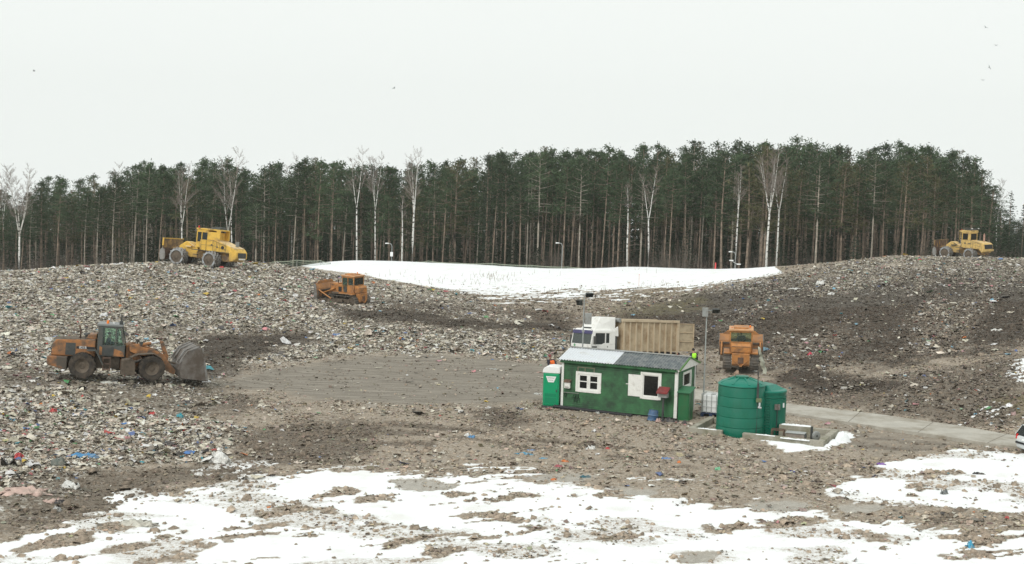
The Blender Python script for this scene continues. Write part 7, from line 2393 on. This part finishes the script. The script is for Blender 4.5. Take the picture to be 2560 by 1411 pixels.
def net_material():
    m = bpy.data.materials.new('green_netting')
    m.use_nodes = True
    n, l = m.node_tree.nodes, m.node_tree.links
    n.clear()
    o = n.new('ShaderNodeOutputMaterial'); t = n.new('ShaderNodeBsdfTransparent'); d = n.new('ShaderNodeBsdfDiffuse'); x = n.new('ShaderNodeMixShader')
    d.inputs[0].default_value = (.17, .22, .175, 1); x.inputs[0].default_value = .30
    l.new(t.outputs[0], x.inputs[1]); l.new(d.outputs[0], x.inputs[2]); l.new(x.outputs[0], o.inputs[0])
    return m
NET = net_material()
ROPE = mat('pale_rope', (.34, .38, .29), .8, .1, 5)
def make_net(label, pts, D, low):
    """pts: (column, row of the upper rope); sagging netting hung between poles"""
    p0 = at_depth(pts[0][0], pts[0][1], D)
    t = thing('net_fence', label, 'net fence', p0)
    P = []
    for (a, b) in zip(pts[:-1], pts[1:]):
        for k in range(6):
            f = k / 6
            P.append(at_depth(a[0] + (b[0] - a[0]) * f, a[1] + (b[1] - a[1]) * f + 3.5 * 4 * f * (1 - f) * .5, D + .3 * math.sin(f * 6)) - p0)
    P.append(at_depth(*pts[-1], D) - p0)
    b = MB(); b.tube(P, .045, 5); b.build('rope', ROPE, t)
    b = MB(); b.tube([q - Vector((0, 0, .28 + .06 * math.sin(i))) for i, q in enumerate(P)], .022, 5); b.build('rope', ROPE, t)
    b = MB(); n = len(P)
    b.add(P + [q - Vector((0, -.3, low)) for q in P], [(i, i + 1, n + i + 1, n + i) for i in range(n - 1)]); b.build('netting', NET, t)
    for k, (x, y) in enumerate(pts):
        q = at_depth(x, y, D) - p0
        b = MB(); b.tube([q + Vector((0, .05, .05)), q + Vector((0, .05, -low - 1))], .035, 6); b.build('post', M['galv'], t)
make_net('sagging green net between the left mound and the snow field', [(640, 660), (690, 654), (742, 651), (802, 652), (826, 658)], 196, 2.2)
make_net('long low green net along the far crest behind the middle of the snow field', [(1040, 655), (1070, 653), (1140, 658), (1230, 659), (1330, 664), (1420, 668), (1500, 672)], 208.5, 2.6)

# ------------------------------------------------------------------ gulls far off in the sky
def make_bird(label, px, py, D, span, bank):
    t = thing('bird', label, 'bird', at_depth(px, py, D), (R(bank), 0, R(40)), 'birds in the sky')
    b = MB()
    b.lathe([(.005, -.22), (.05, -.12), (.06, 0), (.04, .14), (.005, .22)], axis='x', n=8)
    s = span / 2
    for k in (-1, 1):
        b.hexa([(-.06, k * .03, .0), (.09, k * .03, .0), (.07, k * s * .55, .14), (-.05, k * s * .55, .14), (-.06, k * .03, .02), (.09, k * .03, .02), (.07, k * s * .55, .155), (-.05, k * s * .55, .155)])
        b.hexa([(-.05, k * s * .55, .14), (.07, k * s * .55, .14), (-.04, k * s, .06), (-.07, k * s, .06), (-.05, k * s * .55, .155), (.07, k * s * .55, .155), (-.04, k * s, .07), (-.07, k * s, .07)])
    b.build('body', mat('gull_grey', (.12, .125, .125), .8, .1, 5), t)
for a in [('dark bird alone high above the left end of the wood', 85, 178, 230, 1.0, 15), ('dark bird alone above the middle left of the wood', 985, 221, 240, 1.0, -20),
          ('topmost of the birds at the right edge of the sky', 2464, 69, 250, 1.0, 30), ('faint bird second from the top at the right edge of the sky', 2490, 114, 300, 1.1, 5),
          ('dark bird third from the top at the right edge of the sky', 2473, 169, 235, .9, 60), ('lowest faint bird at the right edge of the sky', 2457, 201, 310, 1.1, 8)]:
    make_bird(*a)

# ------------------------------------------------------------------ single pieces of rubbish one can point at
def crumple(seed, n=12, m=9, h=.35):
    rs = np.random.RandomState(seed)
    mb = MB(); vs = []
    for i in range(n):
        for j in range(m):
            u, v = i / (n - 1) * 2 - 1, j / (m - 1) * 2 - 1
            r = 1 - .25 * (u * u + v * v) + .16 * rs.randn()
            edge = max(abs(u), abs(v))
            z = h * .62 * ((1 - edge ** 2.5) * (.15 + 1.25 * rs.rand()) + .2 * rs.rand()) - .03 * (edge > .99)
            vs.append((u * .5 * r, v * .5 * r * .8, z))
    mb.add(vs, [(i * m + j, (i + 1) * m + j, (i + 1) * m + j + 1, i * m + j + 1) for i in range(n - 1) for j in range(m - 1)])
    return mb
_rub = {}
def rubbish(kind, label, cat, px, py, w, col, h=.35, flat=None, rz=0, group=None):
    p = on_ground(px, py)
    key = tuple(col)
    if key not in _rub: _rub[key] = mat('rubbish_film_%d' % len(_rub) if False else kind + '_material', col, .55, .28, 5, (.25, .22, .18), .3, 4)
    o = crumple(int(px * 7 + py), h=h).build(kind, _rub[key], smooth='all')
    tag(o, label, cat, group)
    o.location = p + Vector((0, 0, -.02)); o.scale = (w, w * (flat or 1), w); o.rotation_euler = (0, 0, R(rz))
WHT, BLU, RED, TEA, YEL, ORG, BLK, PUR, GRN, PNK, GRY, CRM = (.74, .74, .71), (.07, .27, .52), (.50, .045, .05), (.04, .33, .40), (.62, .46, .08), (.68, .20, .05), (.03, .03, .035), (.22, .10, .42), (.12, .42, .18), (.58, .42, .36), (.45, .46, .45), (.66, .60, .50)
for a in [
    ('plastic_sheet', 'large crumpled blue sheet in the waste at lower left', 'plastic sheet', 210, 1152, 1.7, BLU, .16, .5, 10),
    ('plastic_sheet', 'grey plastic shell beside the blue sheet at lower left', 'plastic sheet', 146, 1172, .9, (.16, .18, .16), .5, .6, 20),
    ('plastic_bag', 'large crumpled white bag at the edge of mud and snow, left foreground', 'plastic bag', 552, 1162, 1.25, WHT, .5, .7, 0),
    ('plastic_bag', 'small white bag below the large crumpled white bag', 'plastic bag', 498, 1193, .5, WHT, .4, .7, 0),
    ('plastic_sheet', 'white sheet beside the pink insulation at far lower left', 'plastic sheet', 175, 1228, 1.0, WHT, .35, .7, 15),
    ('insulation_wool', 'big spread of pinkish insulation wool at the left edge', 'insulation', 60, 1245, 2.3, PNK, .14, .6, 5),
    ('insulation_wool', 'smaller pinkish wool heap right of the big spread', 'insulation', 130, 1262, 1.1, PNK, .2, .6, 25),
    ('plastic_bag', 'black bag under the white sheet at lower left', 'plastic bag', 146, 1263, .7, BLK, .3, .6, 0),
    ('plastic_bag', 'grey white bag just below the black bag at lower left', 'plastic bag', 142, 1281, .45, GRY, .6, .8, 0),
    ('plastic_sheet', 'greyish white sheet half buried in the snow, left foreground', 'plastic sheet', 345, 1315, 1.9, (.56, .55, .48), .16, .4, -10),
    ('plastic_tub', 'bright red tub in the left foreground waste', 'tub', 47, 1142, .55, RED, .6, .9, 0),
    ('plastic_bag', 'red bag left of centre below the loader', 'plastic bag', 382, 1028, .5, RED, .4, .7, 0),
    ('plastic_bag', 'red bag below the rear of the loader', 'plastic bag', 133, 1032, .5, RED, .5, .8, 0),
    ('plastic_bag', 'teal bag below the loader bucket', 'plastic bag', 450, 1042, .45, TEA, .8, .7, 0),
    ('plastic_sheet', 'pale sheet on the ground under the loader between its wheels', 'plastic sheet', 275, 957, 1.6, (.55, .55, .50), .12, .4, 0),
    ('plastic_bag', 'blue and white bag on the brown ground left of the cabin foot', 'plastic bag', 1180, 1094, .62, BLU, .35, .7, -15),
    ('plastic_bag', 'white bag touching the blue bag on the brown ground', 'plastic bag', 1170, 1090, .45, WHT, .5, .7, 0),
    ('plastic_strip', 'long light blue strip on the brown ground in front', 'plastic strip', 1312, 1140, 1.15, (.08, .36, .56), .12, .25, -14),
    ('plastic_strip', 'shorter light blue strip right of the long one', 'plastic strip', 1360, 1150, .6, (.08, .36, .56), .14, .3, -12),
    ('plastic_bag', 'pale blue film above the long light blue strip', 'plastic bag', 1325, 1127, .6, (.22, .36, .60), .2, .4, 0),
    ('plastic_bag', 'white crumpled bag in front of the cabin, right of the blue strips', 'plastic bag', 1477, 1127, .55, WHT, .6, .8, 0),
    ('plastic_bag', 'red rag right of the white crumpled bag', 'rag', 1519, 1126, .35, RED, .4, .5, 0),
    ('plastic_bag', 'orange rag on the brown ground below the blue strips', 'rag', 1411, 1160, .45, ORG, .3, .5, 0),
    ('plastic_bag', 'orange rag at the edge of the snow in the middle', 'rag', 1384, 1202, .35, ORG, .4, .6, 0),
    ('plastic_bag', 'pale green film below the cabin barrel', 'plastic bag', 1577, 1146, .62, (.25, .50, .28), .12, .4, 5),
    ('plastic_bag', 'blue film right of the pale green film', 'plastic bag', 1665, 1152, .75, (.10, .24, .52), .15, .4, 10),
    ('plastic_bag', 'orange scrap right of the blue film', 'rag', 1698, 1162, .3, ORG, .6, .7, 0),
    ('plastic_strip', 'dark teal strip lying in the slush in the middle foreground', 'plastic strip', 1464, 1196, .75, (.03, .13, .17), .2, .3, 10),
    ('plastic_bag', 'green bag on the brown ground left of the tank snow', 'plastic bag', 1795, 1180, .35, (.20, .55, .32), .6, .8, 0),
    ('plastic_bag', 'dark blue bag between mud and snow below the tank', 'plastic bag', 1981, 1182, .42, (.03, .06, .30), .3, .5, 0),
    ('plastic_bag', 'small yellow scrap right of the dark blue bag', 'rag', 2004, 1184, .22, YEL, .4, .6, 0),
    ('plastic_bag', 'purple rag at the edge of the right snow patch', 'rag', 2203, 1165, .62, PUR, .25, .35, -18),
    ('rubber_scrap', 'long black scrap on the snow below the dark blue bag', 'rubber scrap', 2025, 1211, .85, BLK, .14, .28, 0),
    ('rubber_scrap', 'short black scrap left of the long black scrap', 'rubber scrap', 1967, 1199, .42, BLK, .25, .4, -20),
    ('rubber_scrap', 'small black scrap in the brown ground near the snow tongue', 'rubber scrap', 1836, 1208, .4, BLK, .25, .5, 0),
    ('rubber_scrap', 'black torn scrap on the right-hand snow', 'rubber scrap', 2445, 1190, .75, BLK, .2, .3, -12),
    ('plastic_tub', 'dark grey tub lying on the right-hand snow', 'tub', 2360, 1240, .42, (.16, .18, .18), .8, .8, 20),
    ('plastic_bag', 'dark bag left of the purple rag', 'plastic bag', 2188, 1197, .38, (.03, .03, .06), .5, .6, 0),
    ('cardboard', 'flat tan cardboard half sunk in the right-hand snow', 'cardboard', 2280, 1207, .9, (.40, .32, .24), .1, .5, 10),
    ('drink_carton', 'blue and white carton in the lower right snow', 'carton', 2424, 1375, .42, (.06, .36, .55), .8, .7, 0),
    ('plastic_bag', 'white bag slumped in front of the cabin foot', 'plastic bag', 1512, 1032, .42, (.62, .61, .55), .8, .9, 0),
    ('plastic_bag', 'pale bag right of the white bag at the cabin foot', 'plastic bag', 1530, 1036, .4, CRM, .5, .8, 0),
    ('plastic_bag', 'pale grey bag left of the white bag at the cabin foot', 'plastic bag', 1494, 1036, .32, (.52, .54, .50), .6, .9, 0),
    ('bin_bag', 'black rubbish bag by the foot of the cabin beside the barrel', 'rubbish bag', 1672, 1056, 1.15, BLK, .3, .5, -10),
    ('plastic_bag', 'pinkish bag between the barrel and the black rubbish bag', 'rubbish bag', 1646, 1056, .4, (.50, .34, .30), .7, .8, 0),
    ('cardboard_box', 'tan cardboard box behind the tank below the bulldozer', 'box', 1842, 938, .55, (.42, .29, .21), .75, .8, 15),
    ('plastic_bag', 'white bag right of the cardboard box below the bulldozer', 'plastic bag', 1886, 931, .42, WHT, .6, .8, 0),
    ('plastic_bag', 'bright pink red bag on the slope right of the bulldozer', 'plastic bag', 2025, 890, .45, (.60, .05, .10), .6, .8, 0),
    ('plastic_bag', 'long white bag on the slope above the red bag', 'plastic bag', 2008, 878, .8, (.60, .60, .55), .25, .4, 8),
    ('plastic_bag', 'cream sheet low on the right slope', 'plastic bag', 2286, 968, .75, CRM, .3, .6, 0),
    ('plastic_bag', 'pale yellow rag low on the right slope', 'rag', 2155, 965, .5, (.62, .58, .26), .25, .5, 0),
    ('plastic_bag', 'large white bag high on the right mound left of its crest', 'plastic bag', 2052, 712, 1.4, WHT, .4, .6, 5),
    ('plastic_bag', 'white sheet below the large bag high on the right mound', 'plastic bag', 1988, 724, 1.5, (.70, .70, .68), .2, .4, 0),
    ('plastic_bag', 'white bag in the middle of the right slope', 'plastic bag', 2078, 738, .9, WHT, .4, .7, 0),
    ('plastic_sheet', 'white sheet at the right edge of the right slope', 'plastic sheet', 2494, 830, 1.3, (.66, .66, .62), .2, .5, 0),
    ('plastic_sheet', 'pale blue film lying on the grey yard', 'plastic sheet', 1228, 921, 1.3, (.45, .50, .50), .06, .4, 0),
    ('plastic_sheet', 'white sheet at the left of the toilet', 'plastic sheet', 1345, 986, .75, (.62, .63, .60), .25, .4, 5),
    ('plastic_bag', 'red bag just below the yellow compactor', 'plastic bag', 553, 674, .7, RED, .5, .8, 0),
    ('plastic_bag', 'bright blue bag on the left mound above the loader bucket', 'plastic bag', 418, 916, .45, BLU, .4, .6, 0)]:
    rubbish(*a)
# ------------------------------------------------------------------ damp winter air
def make_haze():
    b = MB(); b.box(-900, 900, -120, 900, -90, 60)
    m = bpy.data.materials.new('haze_air')
    m.use_nodes = True
    n, l = m.node_tree.nodes, m.node_tree.links
    n.clear()
    o = n.new('ShaderNodeOutputMaterial'); v = n.new('ShaderNodeVolumePrincipled')
    v.inputs['Color'].default_value = (.93, .97, .95, 1)
    v.inputs['Density'].default_value = .00017
    v.inputs['Anisotropy'].default_value = 0.0
    l.new(v.outputs[0], o.inputs['Volume'])
    h = b.build('haze', m)
    tag(h, 'thin pale winter haze over the whole landfill and wood', 'haze', kind='stuff')
make_haze()
